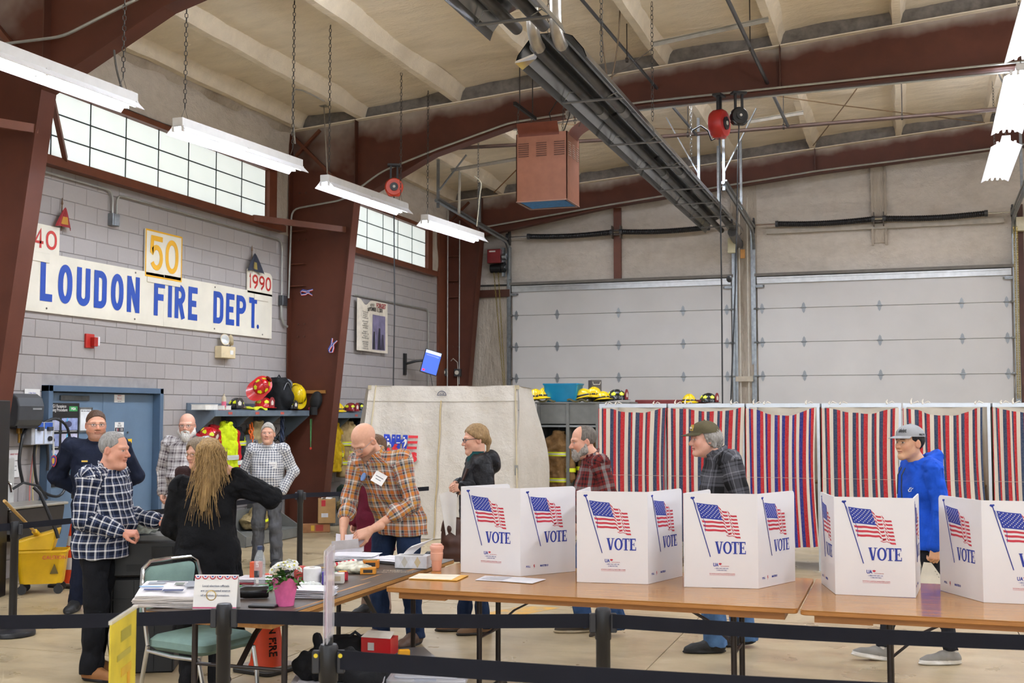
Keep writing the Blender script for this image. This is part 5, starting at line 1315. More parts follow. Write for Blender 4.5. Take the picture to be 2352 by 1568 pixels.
def pack(label,c,dims,col,rz=0,name='backpack',col2='26272a',tilt=0):
 t=thing(name,label,'bag',c,rz);w_,d,h=dims
 s=SDF((-d,-w_,-.02),(d*1.2,w_,h*1.2),.012);s.torso([(0,0,0,d*.46,w_*.48),(h*.5,0,0,d*.5,w_*.5),(h*.85,0,0,d*.44,w_*.44),(h,-.01,0,d*.28,w_*.30)],.02,3.2);s.ell((d*.45,0,h*.36),(d*.26,w_*.38,h*.30),.03)
 P,Q=s.mesh();P=P+normals(P,Q)*(vnoise(P,14,3)*.008)[:,None];ob('body',np_mesh('body',P,Q,cloth(col)),t)
 MB().tube([(d*.5*.95,-w_*.28+w_*.56*u,h*(.62+.22*math.sin(math.pi*u)))for u in[k/8 for k in range(9)]],.006,5).build('zip',M('8c8d90',.4,.5),t)
 for y in(-1,1):MB().tube([(-d*.4,y*w_*.25,h*.9),(-d*.7,y*w_*.3,h*.6),(-d*.5,y*w_*.3,h*.2)],.018,6).build('strap',cloth(col2),t,smooth=True)
 MB().tube([(0,-.05,h*.98),(0,0,h*1.07),(0,.05,h*.98)],.01,6).build('handle',cloth(col2),t,smooth=True)
 MB().box((d*.5,w_*.40,h*.3),(.01,.02,h*.2)).build('reflective_strip',M_YREF,t)
 return t
pack('large black backpack on the long gear shelf',onshelf(640,-9.0,1.832),(.42,.32,.50),'17181a')
q=at(660,883,X=-9.12);t=thing('grey_cap','grey cloth cap pushed behind the backpack on the shelf','cap',q);MB().ell((0,0,0),(.08,.10,.09),None,16,8).build('crown',cloth('76787c'),t,smooth=True);MB().sheet(8,3,lambda u,v:(.04+.05*v,.14*(u-.5),-.05-.02*v),0,.004).build('brim',cloth('66686c'),t,smooth=True)
def coat(label,p,rz,col,bands=((.30,'d8e01e'),),H=.85,wd=.24,dp=.10,sleeve=.62,sleevecol=None,seed=1,lean=0,letters=None,name='turnout_coat',yoke=None):
 """p is the hanging point at the collar; the coat's front looks along local +x"""
 t=thing(name,label,'coat',p,rz);c=Cloth((-.35,-.5,-H-.1),(.35,.5,.12),.011)
 c.torso([(-H,.0,0,dp*1.15,wd),(-H*.5,0,0,dp,wd*.92),(-.16,0,0,dp*.8,wd*.86),(-.02,0,0,.06,.09)],.03)
 for y in(-1,1):c.limb((0,y*.04,-.04),(0,y*wd*.82,-.14),.05,.07,.04);c.limb((0,y*wd*.84,-.14),(.03,y*wd*1.05,-sleeve),.075,.066,.02)
 for k in range(10):
  a0,a1=2*math.pi*k/10,2*math.pi*(k+1)/10;c.s.cap((.05*math.cos(a0),.07*math.sin(a0),.01),(.05*math.cos(a1),.07*math.sin(a1),.01),.025,.025,.015)
 mats=[cloth(col,.85,.12,.02)];mi=None
 if sleevecol:mats.append(cloth(sleevecol,.85,.12,.02));mi=lambda cen,fp:(np.abs(cen[:,1])>wd*.80).astype(int)
 if yoke:mats.append(cloth(yoke));k_=len(mats)-1;mi=lambda cen,fp:np.where(cen[:,2]>-.24,k_,0)
 c.finish('cloth',mats,t,.016,1.0,seed,mi=mi)
 for zb,bc in bands:
  f=lambda e:[((dp*1.15+e)*math.cos(a),(wd*.97+e)*math.sin(a))for a in[2*math.pi*k/24 for k in range(24)]]
  m=MB();n=24;vs=[(x,y,z)for z in(-zb-.032,-zb+.032)for x,y in f(.014)];m.add(vs,[(i,(i+1)%n,n+(i+1)%n,n+i)for i in range(n)]);m.build('reflective_band',M(bc,.4,0,.03),t,smooth=True)
  m=MB();vs=[(x,y,z)for z in(-zb-.011,-zb+.011)for x,y in f(.017)];m.add(vs,[(i,(i+1)%n,n+(i+1)%n,n+i)for i in range(n)]);m.build('silver_band',M('c9ccc9',.3,.3),t,smooth=True)
 for y in(-1,1):
  if bands and sleeve>.5:MB().cyl((.024,y*wd*1.03,-sleeve+.16),(.028,y*wd*1.04,-sleeve+.10),.080,n=14).build('sleeve_band',M(bands[0][1],.4),t,smooth=True)
 MB().tube([(0,0,.02),(0,0,.09),(-.02,0,.12)],.004,5).build('hang_loop',M_BLK,t)
 if letters:
  me=text_mesh(letters[0],letters[1],M('d6d84a',.5),.001,.002);ob('lettering',me,t,(dp*1.18,0,letters[2]),(math.radians(90),0,math.radians(90)))
 return t
def hang(px,py,x=-9.0):return at(px,py,X=x)
H90=0.0
coat('mustard yellow jacket hanging under the far shelf',hang(768,975,-9.02),.1,'b8960f',(),.78,.22,.10,.60,seed=3)
coat('tan turnout coat with yellow and silver bands in the far bay',hang(800,972,-8.98),-.25,'9a835a',((.34,'d8e01e'),(.66,'d8e01e')),.90,.25,.11,.66,seed=4,letters=('NICO',.09,-.5))
coat('dark navy jacket on the far rack against the tent',hang(826,968,-9.05),.1,'22262f',(),.6,.20,.09,.5,seed=5)
coat('red and black jacket on the long rack behind the white-bearded man',hang(490,982,-8.98),.0,'9c1c22',(),.62,.20,.10,.5,'17181a',seed=6)
coat('bright yellow high-visibility coat with red sleeves under the long shelf',hang(520,975,-8.90),-.2,'c3d41c',((.45,'c9ccc9'),),.88,.20,.11,.66,'a8151d',seed=7)
coat('black and lime jacket under the middle of the long shelf',hang(543,985,-9.0),.2,'1c1d20',((.2,'d8e01e'),),.6,.19,.10,.5,'b9cc22',seed=8)
coat('tan turnout coat behind the small-check shirt',hang(592,972,-9.0),0,'8b7a56',((.4,'d8e01e'),),.9,.22,.11,.66,seed=9)
helmet('red helmet hanging on the rack behind the bearded man',at(477,1008,X=-8.9),'b8161d','fire',-10,(0,20),1.0)
pack('grey and black backpack hanging on the coat rack',at(570,1075,X=-9.0),(.34,.22,.48),'55565a')
pack('black rucksack hanging beside the grey one',at(553,1085,X=-9.08),(.30,.2,.5),'1a1b1e')
q=at(578,1000,X=-8.92);t=thing('chain','orange plastic chain hanging on the coat rack','chain',q);m=MB();chain(m,(0,0,.18),(0,.02,-.18),.03,.075);chain(m,(.02,-.09,.16),(.02,-.05,-.05),.03,.075);m.build('links',M('d4601a',.5),t,kind='stuff')
q=at(648,985,X=-8.95);t=thing('rope','braided black and blue rope hanging from the long rack','rope',q);m=MB()
for k in range(3):m.tube([(.02*math.cos(u*14+k*2.1),.02*math.sin(u*14+k*2.1),.3-.85*u)for u in[i/30 for i in range(31)]],.016,6)
m.build('strands',M('27324a',.7,0,.3,40),t,smooth=True)
q=at(590,1225,X=-8.75);t=thing('folded_turnout_gear','tan turnout trousers heaped on the bench behind the grey trousers','clothes',(q.x,q.y,.14));c=Cloth((-.3,-.4,-.02),(.3,.4,.5),.012);c.s.ell((0,0,.12),(.2,.3,.14),0);c.s.ell((.03,.05,.26),(.16,.2,.10),.05);c.pr.append(('l',A3((0,-.2,.15)),A3((0,.2,.15)),.1,.1));c.s.half((0,0,0),(0,0,-1));c.finish('cloth',cloth('8b7a56'),t,.03,1.2,12)
MB().tube([(.2,-.2,.12),(.22,0,.16),(.2,.2,.13)],.02,6).build('reflective_band',M_YREF,t,smooth=True)
q=at(750,1198,Z=.15);t=thing('cardboard_box','brown cardboard carton with a red label on the far bench','box',(q.x,q.y,.14),.5)
MB().box((0,0,.18),(.26,.26,.36)).build('carton',M('a98454',.7),t,bevel=.004);MB().box((-.05,-.132,.30),(.06,.003,.09)).build('red_label',M('b3202a',.6),t);MB().box((-.03,-.132,.12),(.1,.003,.06)).build('shipping_label',M('d6d6da',.6),t);MB().sheet(6,5,lambda u,v:(.16*(u-.5),.10*(v-.5)-.06,.365+.02*math.sin(u*7+v*4)),0,.003).build('packing_paper',M_PAPER,t,smooth=True)
q=at(795,1185,X=-8.85);t=thing('gear_bag','dark green bag and tan gear heaped on the far bench','bag',(q.x,q.y,.15));c=Cloth((-.3,-.4,-.02),(.3,.4,.6),.012);c.s.ell((0,0,.12),(.2,.3,.13),0);c.pr.append(('l',A3((0,-.2,.15)),A3((0,.2,.15)),.1,.1));c.s.half((0,0,0),(0,0,-1));c.finish('tan_gear',cloth('8a7750'),t,.03,1.2,14)
c=Cloth((-.3,-.4,.1),(.3,.4,.6),.012);c.s.ell((0,.02,.33),(.16,.22,.13),0);c.pr.append(('l',A3((0,-.2,.35)),A3((0,.2,.35)),.1,.1));c.finish('bag',cloth('28332a'),t,.02,1.2,15)
q=at(725,1222,Z=.0);t=thing('timber','worn timber block with red and yellow paint on the floor by the column','timber',(q.x,q.y,0),math.radians(33));MB().box((0,0,.065),(.42,.13,.13)).build('block',M('9a6a42',.7,0,.12,6),t,bevel=.008)
MB().box((-.05,-.066,.07),(.05,.003,.08)).build('yellow_paint',M('c9a12c',.7),t);MB().box((.05,-.066,.07),(.11,.003,.09)).build('red_paint',M('9c3a2e',.7),t)
LD=18.1
p=at(1310,1150,D=LD);lk=thing('gear_locker','grey open gear lockers between the tent and the striped booths','locker',(p.x,p.y,0),0)
lw,lz=.47,1.94
for k in range(0,4):
 x=-.44+lw*k;MB().box((x,0,lz/2),(.05,.5,lz)).build('upright',M_STEELG,lk)
for k in range(0,3):
 x=-.44+lw*(k+.5)
 MB().box((x,-.22,lz-.16),(lw-.05,.03,.31)).build('header_panel',M_STEELG,lk);MB().box((x,0,.12),(lw-.05,.48,.04)).build('bottom_shelf',M_STEELG,lk)
 MB().box((x,0,lz-.35),(lw-.05,.46,.03)).build('shelf',M_RACKL,lk);MB().box((x,.24,lz/2),(lw-.05,.015,lz)).build('back_panel',M('3b3e3d',.6),lk)
MB().box((-.44+lw*1.5,0,lz+.01),(lw*3+.1,.52,.025)).build('top',M_STEELG,lk)
def ontop(px,dy=0,dz=0):q=at(px,925,D=LD);return V((q.x,p.y+dy,lz+.025+dz))
t=thing('storage_tub','bright blue plastic tub on top of the lockers','tub',ontop(1291,-.05));m=MB()
R_=[(.235,.0),(.25,.02),(.275,.25),(.29,.265),(.29,.285),(.28,.285)]
def rr(a,b,r,n=5):
 P=[]
 for cx,cy,s0 in((a-r,b-r,0),(-a+r,b-r,90),(-a+r,-b+r,180),(a-r,-b+r,270)):P+=arc(cx,cy,r,r,s0,s0+90,n)
 return P
def tub(m,prof,ratio,r=.04,mi=0,cap=True):
 n=None;b0=len(m.v);rows=[]
 for(a,z)in prof:
  P=rr(a,a*ratio,r);n=len(P);rows.append([(x,y,z)for x,y in P])
 vs=[q for row in rows for q in row];fs=[(i*n+k,i*n+(k+1)%n,(i+1)*n+(k+1)%n,(i+1)*n+k)for i in range(len(rows)-1)for k in range(n)]
 if cap:fs.append(tuple(range(n-1,-1,-1)))
 m.add(vs,fs,mi);return m
tub(m,R_+[(.265,.25),(.22,.03)],.68);m.build('tub',M('1583b0',.3,0,.03),t,smooth=True)
t=thing('binder_box','dark grey magazine box behind the yellow helmets on the lockers','box',ontop(1363,.12),.5);MB().box((0,0,.17),(.16,.22,.34)).build('case',M('4b4644',.5),t,bevel=.004);MB().box((0,-.112,.1),(.09,.003,.11)).build('label',M('a8a39c',.6),t);MB().tube([(-.06,-.113,.31),(-.05,-.113,.27),(.05,-.113,.27),(.06,-.113,.31)],.006,5).build('finger_notch',M('c9c5be',.5),t)
GH='helmets on top of the lockers'
helmet('yellow helmet at the left end of the lockers, half hidden by the tent',ontop(1222,-.1,.03),'e5c312','hat',-60,s=1.1,group=GH)
helmet('yellow helmet with black strap just left of the blue tub',ontop(1247,-.1,.04),'e5c312','hat',-100,s=1.15,group=GH)
helmet('yellow helmet lying just right of the blue tub',ontop(1343,-.08,.02),'e5c312','hat',-20,(0,-14),1.15,group=GH)
helmet('yellow helmet stacked behind the others against the grey box',ontop(1366,.0,.06),'e5c312','hat',-80,s=1.1,group=GH)
helmet('yellow helmet beside the black one at the right end of the lockers',ontop(1392,-.1),'e5c312','hat',-40,(0,-10),1.0,group=GH)
helmet('black fire helmet with yellow patches at the right end of the lockers',ontop(1424,-.05),'1d1e20','fire',-10,s=1.15,group=GH)
for px,lab in((1252,'folded olive cloth under the left yellow helmets'),(1335,'folded olive cloth under the helmet beside the tub')):
 t=thing('folded_cloth',lab,'cloth',ontop(px,-.12));MB().sheet(12,8,lambda u,v:(.34*(u-.5),.3*(v-.5),.035+.018*math.sin(u*11+v*3)),0,.03).build('cloth',cloth('5a563c'),t,smooth=True)
q=at(1283,1020,D=LD-.05);coat('tan turnout coat with yellow bands in the lockers beside the tent',(q.x,q.y+.02,1.48),math.radians(-90),'7d5f3c',((.32,'d8e01e'),(.72,'d8e01e')),1.0,.19,.10,.7,seed=16)
q=at(1362,1020,D=LD-.05);coat('brown turnout coat hanging in the second locker',(q.x,q.y+.03,1.5),math.radians(-90),'6b5436',((.4,'d8e01e'),),1.0,.19,.10,.7,seed=17)
p2=at(1560,930,D=18.5);t=thing('equipment_cart','dark red equipment cart behind the striped booths with helmets on it','cart',(p2.x,p2.y,0));MB().box((0,0,.95),(1.3,.6,1.7)).build('body',M('5a1a1c',.5),t,bevel=.02);MB().box((-.02,0,1.87),(1.65,.64,.07)).build('roof',M('7d1f22',.4),t,bevel=.01)
MB().box((-.12,-.1,1.95),(1.1,.2,.10)).build('rail',M('6b1d1e',.5),t,bevel=.008)
for x in(-.5,.5):MB().cyl((x,-.31,.12),(x,-.25,.12),.12,n=16).build('wheel',M_BLK,t)
q=at(1588,920,D=18.4);helmet('yellow helmet on the dark red cart behind the booths',(q.x,q.y-.2,1.94),'e5c312','hat',-60,s=.95,group='helmets on the red cart')
q=at(1632,918,D=18.4);helmet('black helmet with yellow patches on the dark red cart',(q.x,q.y-.2,1.93),'1d1e20','fire',-20,s=1.05,group='helmets on the red cart')
# ---------------------------------------------------------------- the twelve people
CAMF,RIGHT,LEFT,AWAY=-71.4,18.6,198.6,108.6
M_JEAN=cloth('2f4a72',.85,.16,.012);M_JEAN_D=cloth('1c2b47',.85,.12,.012);M_NAVY=cloth('141a2c',.8,.08,.01);M_BLKC=cloth('131316',.8,.08,.012)
M_LEATH=M('4a3324',.5,0,.1);M_SOLE_D=M('17171a',.7);M_SHOE_B=M('111113',.6,0,.05,20,.003,90);M_SOLE_W=M('e4e2de',.6)
PL_ORANGE=plaid('orange_plaid','8e8b86',[(0,.07,'1d2338'),(.10,.26,'c9732c'),(.30,.36,'e6dfd6'),(.44,.52,'9a4a3a'),(.60,.66,'1d2338'),(.70,.86,'d08a35'),(.90,.95,'e6dfd6')],[(0,.07,'1d2338'),(.12,.30,'c8702c'),(.36,.42,'e6dfd6'),(.55,.62,'1d2338'),(.66,.80,'b98a3a'),(.86,.93,'9a4a3a')],.135,mixf=.5)
h7=dict(rot=(-6,42,-4),stub=('4a3020',.8),browamt=.5,brow='5b4030',fat=.003,bare=1)
r7,J=person('bald bearded man in an orange plaid shirt bending over the dark table with papers',905,1470,9.1,CAMF-35,1.84,dict(pel=(-.05,.0,.95),wai=(.03,0,1.10),che=(.13,0,1.26),neck=(.235,0,1.415),head=(.335,-.01,1.505),shL=(.15,.20,1.37),shR=(.20,-.19,1.35),elL=(.14,.29,1.06),elR=(.27,-.215,1.05),wrL=(.40,.12,.875),wrR=(.44,-.11,.86),hiL=(-.05,.095,.92),hiR=(-.03,-.09,.92),knL=(-.02,.13,.5),knR=(.05,-.12,.5),anL=(-.06,.16,.085),anR=(-.02,-.14,.085)),h7,'d8a58a',dict(L=dict(curl=(20,28,18),dir=(.10,-.13,-.07),up=(.5,.5,.7),spread=.8,size=1.08),R=dict(curl=(35,30,20),dir=(.06,.05,-.13),up=(.3,-.6,.3),size=1.08)))
top_wear(r7,J,PL_ORANGE,'shirt',.80,(.135,.19),(.135,.18),(.152,.218),(.072,.062,.060,.054),.008,21,True,(.42,.42),.135,.02)
trousers(r7,J,M_JEAN_D,(.098,.076,.072,.068),(.118,.16),seed=22)
for s_,y in(('L',8),('R',-10)):shoe(r7,J['an'+s_],y,0,[M_LEATH,M_SOLE_D])
glasses(r7,J,'8d8f92',.0016)
rg=MB();rg.lathe([(.030,-.004),(.033,0),(.030,.004)],18,cap=False)
badge(r7,(.275,.085,1.235),V((.80,.32,.34)).normalized(),V((-.42,.3,.80)).normalized(),.10,.085)
MB().cyl((.285,-.055,1.24),(.292,-.058,1.243),.032,n=18).build('button_badge',M('6f8fc0',.4),r7)
h8=dict(rot=(4,6,0),brow='7a5c42',browamt=.5,lip='b5786a',jaw=-.003)
r8,J=person('woman with tied-back fair hair, glasses and black hooded coat holding papers',1096,1450,9.55,LEFT+10,1.71,dict(elL=(-.06,.255,1.14),elR=(-.02,-.22,1.14),wrL=(.125,.13,1.225),wrR=(.15,-.01,1.235),shL=(-.02,.165,1.40),shR=(0,-.165,1.40),anL=(-.05,.07,.085),knL=(.0,.085,.5),anR=(.10,-.08,.085),knR=(.08,-.09,.5)),h8,'d9a78e',dict(L=dict(curl=(40,40,25),dir=(.9,-.15,-.1),up=(.15,.9,.3),size=.92),R=dict(curl=(45,40,25),dir=(.7,.5,.1),up=(.3,-.5,.8),size=.92)))
def hood8(c):
 n=J['neck']
 for k in range(9):
  a0,a1=math.radians(60+27*k),math.radians(87+27*k)
  c.s.cap(n+A3((.085*math.cos(a0)-.02,.11*math.sin(a0),-.02-.01*math.cos(a0))),n+A3((.085*math.cos(a1)-.02,.11*math.sin(a1),-.02-.01*math.cos(a1))),.042,.042,.03)
 c.s.ell(n+A3((-.12,0,-.06)),(.07,.12,.10),.04)
top_wear(r8,J,cloth('19191c',.45,.1,.02),'coat',.70,(.142,.19),(.14,.185),(.155,.20),(.078,.070,.068,.055),.011,23,False,(1,1),.1,.01,hood8,1.1)
trousers(r8,J,M_JEAN_D,(.088,.066,.062,.058),(.12,.165),seed=24)
tn=MB();tn.lathe([(.080,-.05),(.076,-.01),(.070,.025),(.072,.04)],20,c=J['neck']+A3((.014,0,.0)),sy=.95);tn.build('turtleneck',cloth('1c4a4c'),r8,smooth=True)
on_head(r8,J,'hair',hair_short(h8,'tied'),hair_mat('a98a60','6f5638','fair_hair'));glasses(r8,J,'2f3a4a',.0024)
shoe(r8,J['anL'],12,0,[M('6b5037',.8),M('2a2420',.7)],.12);shoe(r8,J['anR'],-6,0,[M('6b5037',.8),M('2a2420',.7)],.12)
zp=MB();zp.tube([(.135,.02,.75),(.15,.015,.95),(.155,.01,1.1),(.15,.01,1.3)],.004,5);zp.build('zip',M('55565a',.4,.6),r8)
PL_RED=plaid('red_plaid','6d2320',[(0,.10,'18181b'),(.2,.26,'18181b'),(.38,.60,'8e8a88'),(.72,.78,'18181b')],[(0,.14,'1b1b1f'),(.24,.30,'18181b'),(.46,.64,'7b7674'),(.74,.84,'18181b')],.15,mixf=.5)
h9=dict(rot=(6,10,0),fat=.006,brow='55483c',browamt=.6,nose=.003,tuft=.0018)
r9,J=person('grey-bearded balding man in a red plaid shirt walking behind the screens',1372,1456,9.47,LEFT+6,1.74,dict(pel=(-.02,0,.94),wai=(.01,0,1.08),che=(.02,0,1.28),neck=(.045,0,1.46),head=(.115,0,1.575),shL=(.0,.185,1.40),shR=(.02,-.185,1.40),elL=(-.06,.235,1.13),wrL=(.04,.25,.90),elR=(.02,-.235,1.13),wrR=(.1,-.24,.9),knL=(-.02,.10,.52),anL=(-.16,.10,.15),knR=(.14,-.10,.52),anR=(.10,-.10,.085)),h9,'d6a188',dict(L={},R={}))
top_wear(r9,J,PL_RED,'shirt',.80,(.145,.195),(.15,.19),(.16,.212),(.074,.064,.06,.05),.009,25,True,(1,1),.15,.03)
trousers(r9,J,M_JEAN,(.10,.078,.074,.072),(.135,.175),seed=26,fold=.010)
on_head(r9,J,'hair',hair_short(h9,'recede'),hair_mat('7a726a','4a443e','greying_hair'));on_head(r9,J,'beard',beard_mesh(.012),hair_mat('b5aea6','5f5850','grey_beard'))
shoe(r9,J['anR'],0,0,[M('3d342a',.8),M('b0a48c',.7)],.13);shoe(r9,J['anL'],0,24,[M('3d342a',.8),M('b0a48c',.7)],.13)
PL_GREY=plaid('grey_plaid','54545a',[(0,.36,'151517'),(.46,.50,'26262a'),(.72,.76,'8a8a90'),(.86,.92,'26262a')],[(0,.36,'151517'),(.46,.50,'26262a'),(.72,.76,'8a8a90'),(.86,.92,'26262a')],.19,mixf=.5)
h10=dict(rot=(6,4,0),brow='8a8078',browamt=.5,nose=.003,open=1,jaw=.002)
r10,J=person('grey-haired man in an olive cap and charcoal plaid jacket walking left',1662,1494,8.85,LEFT+4,1.80,dict(pel=(-.03,0,.94),wai=(-.01,0,1.08),che=(.0,0,1.28),neck=(.04,0,1.45),head=(.13,0,1.555),shL=(-.02,.195,1.40),shR=(.0,-.195,1.40),elL=(-.08,.245,1.12),wrL=(-.02,.255,.88),elR=(.0,-.245,1.12),wrR=(.08,-.24,.88),knL=(.10,.10,.50),anL=(.08,.10,.085),knR=(-.10,-.10,.50),anR=(-.20,-.10,.10)),h10,'dba893',dict(L={},R={}))
top_wear(r10,J,PL_GREY,'jacket',.80,(.15,.20),(.145,.19),(.158,.214),(.082,.072,.068,.056),.010,27,True,(1,1),.19,.02,None,1.0,.075)
trousers(r10,J,cloth('4a6a92',.85,.18,.012),(.10,.085,.084,.086),(.13,.175),seed=28,fold=.010)
on_head(r10,J,'hair',hair_short(dict(tuft=.005),'shaggy'),hair_mat('aaa59f','78726b','grey_hair'))
cp=cap_hat(r10,J,cloth('57503c',.9),cloth('4f4a35',.9))
q=MB();q.hexa([V(p)for p in((.090,-.03,.065),(.090,.03,.065),(.078,.026,.108),(.078,-.026,.108),(.098,-.03,.066),(.098,.03,.066),(.084,.026,.11),(.084,-.026,.11))]);q.box((.096,.0,.088),(.006,.03,.014),None,1);head_fix(q,J).build('emblem',[M('b08a2a',.6),M('ded6c4',.6)],cp)
shoe(r10,J['anL'],0,0,[M_SHOE_B,M_SOLE_D],.10);shoe(r10,J['anR'],-4,6,[M_SHOE_B,M_SOLE_D],.10)
h11=dict(rot=(16,0,0),brow='1c1614',browamt=.85,jaw=-.004,lip='b56a5e',longneck=1,nose=-.004,lid=.0048)
r11,J=person('young man in a grey baseball cap and royal blue hoodie carrying a white folder',2122,1518,8.42,LEFT+4,1.73,dict(pel=(-.02,0,.94),wai=(-.01,0,1.08),che=(-.01,0,1.28),neck=(.02,0,1.46),head=(.075,0,1.60),shL=(-.02,.19,1.41),shR=(.0,-.18,1.41),elL=(-.055,.225,1.13),wrL=(.0,.235,.865),elR=(.02,-.225,1.13),wrR=(.10,-.23,.88),knL=(-.10,.09,.50),anL=(-.17,.09,.09),knR=(.15,-.09,.52),anR=(.27,-.09,.10)),h11,'d6a683',dict(L=dict(curl=(40,45,30),dir=(.12,0,-1),up=(0,1,0)),R=dict(curl=(30,30,20),dir=(.1,0,-1),up=(0,-1,0))))
def hood11(c):
 n=J['neck']
 for k in range(10):
  a0,a1=math.radians(40+28*k),math.radians(68+28*k)
  f=lambda a:n+A3((.082*math.cos(a)-.01,.092*math.sin(a),-.015-.045*math.cos(a)))
  c.s.cap(f(a0),f(a1),.030,.030,.025)
 c.s.ell(n+A3((-.115,0,-.03)),(.062,.105,.115),.03,'add',(0,math.radians(-18),0));c.s.ell(n+A3((-.155,0,.05)),(.03,.07,.05),.03)
M_ROYAL=cloth('1a4fc0',.8,.08,.012)
top_wear(r11,J,M_ROYAL,'hoodie',.83,(.128,.185),(.122,.172),(.142,.208),(.072,.064,.060,.050),.009,29,False,(1,1),.1,.0,hood11)
trousers(r11,J,cloth('25262c',.85),(.088,.066,.060,.052),(.12,.165),seed=30,hem=.10,fold=.009)
on_head(r11,J,'hair',hair_short(dict(tuft=.0015),'under'),hair_mat('1d1817','0c0a0a','black_hair'))
M_CAPG=cloth('9a9b9d',.9,.04,.004)
cp=cap_hat(r11,J,M_CAPG,M_CAPG)
lt=text_mesh('tleist',.040,M('17171a',.6),.0012,.0010,'CENTER')
lo=ob('emblem',lt,cp);fm=Matrix(((-.62,-.30,.72,0),(.78,-.24,.57,0),(.0,.92,.38,0),(0,0,0,1)))
def curved_text(me,ang0,z0,rx,ry,cx=-.012,J=None,slope=.0):
 for v in me.vertices:
  a=math.radians(ang0)+v.co.x/rx;zz=z0+v.co.y;k=math.sqrt(max(.05,1-((zz-.04)/.095)**2));r=1+v.co.z*6/rx*.1+.018
  p=A3((cx+rx*k*r*math.cos(a)+(.006 if zz>.07 else 0),ry*k*r*math.sin(a),zz));v.co=tuple(J['_R']@p*J['_hs']+J['head'])
curved_text(lt,22,.088,.113,.094,J=J)
l2=text_mesh('PRO V1',.020,M('17171a',.6),.0012,.0005,'CENTER');ob('emblem',l2,cp);curved_text(l2,108,.058,.113,.094,J=J)
q=MB();q.tube([J['neck']+A3(p)for p in((.105,.035,-.045),(.135,.04,-.10),(.142,.045,-.20),(.14,.05,-.27))],.004,6);q.tube([J['neck']+A3(p)for p in((.105,-.035,-.045),(.135,-.03,-.10),(.142,-.03,-.24))],.004,6);q.build('drawstring',M_BLK,r11,kind='stuff')
lg=MB()
for(a,b)in(((0,0),(.02,.01)),((.012,.014),(.035,.02)),((.03,.006),(.05,.016)),((.006,-.012),(.028,-.006)),((.0,0),(.006,-.012)),((.03,.006),(.028,-.006))):
 lg.bar((.118-a[0]*.35,.065+a[0],1.255+a[1]),(.118-b[0]*.35,.065+b[0],1.255+b[1]),.004,.005)
lg.build('chest_logo',M('dfe3ea',.6),r11,kind='stuff')
M_SNK=cloth('8b8883',.9,.06,.004)
shoe(r11,J['anR'],2,-10,[M_SNK,M_SOLE_W],.105,sole=.034);shoe(r11,J['anL'],0,0,[M_SNK,M_SOLE_W],.105,sole=.034)
for s_,a in(('R',J['anR']),('L',J['anL'])):
 MB().cyl((a[0]+.002,a[1],.085),(a[0]-.002,a[1],.15),.043,.040,n=14).build('sock',M('d9d5cf',.8),r11,smooth=True)
h1=dict(rot=(14,2,0),stub=('5a3a28',.75),brow='4a3324',fat=.007,browamt=.7)
r1,J=person('officer with glasses and short beard in a navy uniform shirt before the blue door',212,1405,10.64,CAMF+14,1.83,dict(elL=(-.10,.33,1.16),elR=(-.10,-.33,1.16),wrL=(-.17,.10,.99),wrR=(-.17,-.10,.99),shL=(-.01,.21,1.42),shR=(-.01,-.21,1.42),anL=(-.02,.14,.085),anR=(-.02,-.14,.085)),h1,'d9a186',dict(L={},R={}))
top_wear(r1,J,M_NAVY,'shirt',.92,(.14,.205),(.15,.195),(.14,.19),(.082,.074,.068,.056),.009,31,True,(1,1),.1,.03)
trousers(r1,J,M_NAVY,(.10,.078,.07,.066),(.135,.175),seed=32,tq=.95)
on_head(r1,J,'hair',hair_short(h1,'crop'),hair_mat('5a3f2c','38271b','brown_hair'));glasses(r1,J,'55504c',.0018,.020,.012)
for s_ in 'LR':shoe(r1,J['an'+s_],10 if s_=='L' else-10,0,[M_SHOE_B,M_SOLE_D],.13)
q=MB();fr=Matrix(((.8,0,.6,-.004),(.6,0,-.8,-.344),(0,1,0,1.30),(0,0,0,1)))
pl=[(-.04,.035),(-.02,.045),(0,.05),(.02,.045),(.04,.035),(.042,-.01),(.025,-.04),(0,-.055),(-.025,-.04),(-.042,-.01)]
q.prism(pl,0,.004,fr);q.prism([(x*.82,y*.82)for x,y in pl],.004,.006,fr,1);q.prism([(x*.5,y*.55)for x,y in pl],.006,.008,fr,2)
q.build('shoulder_patch',[M('c03a3a',.7),M('2c3f9c',.7),M('c8a23c',.7)],r1)
q=MB();q.box((.155,-.075,1.30),(.006,.05,.014));q.box((.15,.10,1.30),(.006,.045,.05),None,0);q.build('badge',M('c5a24a',.3,.8),r1)
for y in(.13,-.13):
 q=MB()
 for k in range(3):q.ell((-.01,y+.02*k*(1 if y>0 else-1),1.478-.012*k),(.012,.012,.006),None,8,5)
 q.build('collar_stars',M('cfd2d4',.3,.8),r1,kind='stuff')
q=MB();q.box((-.01,0,.995),(.30,.40,.05));q.v=[((x/.15*.15),y,z)for x,y,z in q.v];q=MB();q.lathe([(1,.97),(1.02,.975),(1.02,1.02),(1,1.025)],28,cap=False);q.v=[(x*.142,y*.192,z)for x,y,z in q.v];q.build('belt',M_BLK,r1)
PL_NAVY=plaid('navy_check','1f2a48',[(0,.34,'12182b'),(.42,.62,'e4e4e6'),(.78,.84,'6a7288')],[(0,.34,'12182b'),(.42,.62,'e4e4e6'),(.78,.84,'6a7288')],.056,mixf=.5)
h2=dict(rot=(-4,6,0),brow='7a7068',browamt=.45,fat=.005,nose=.004,red='b8604c')
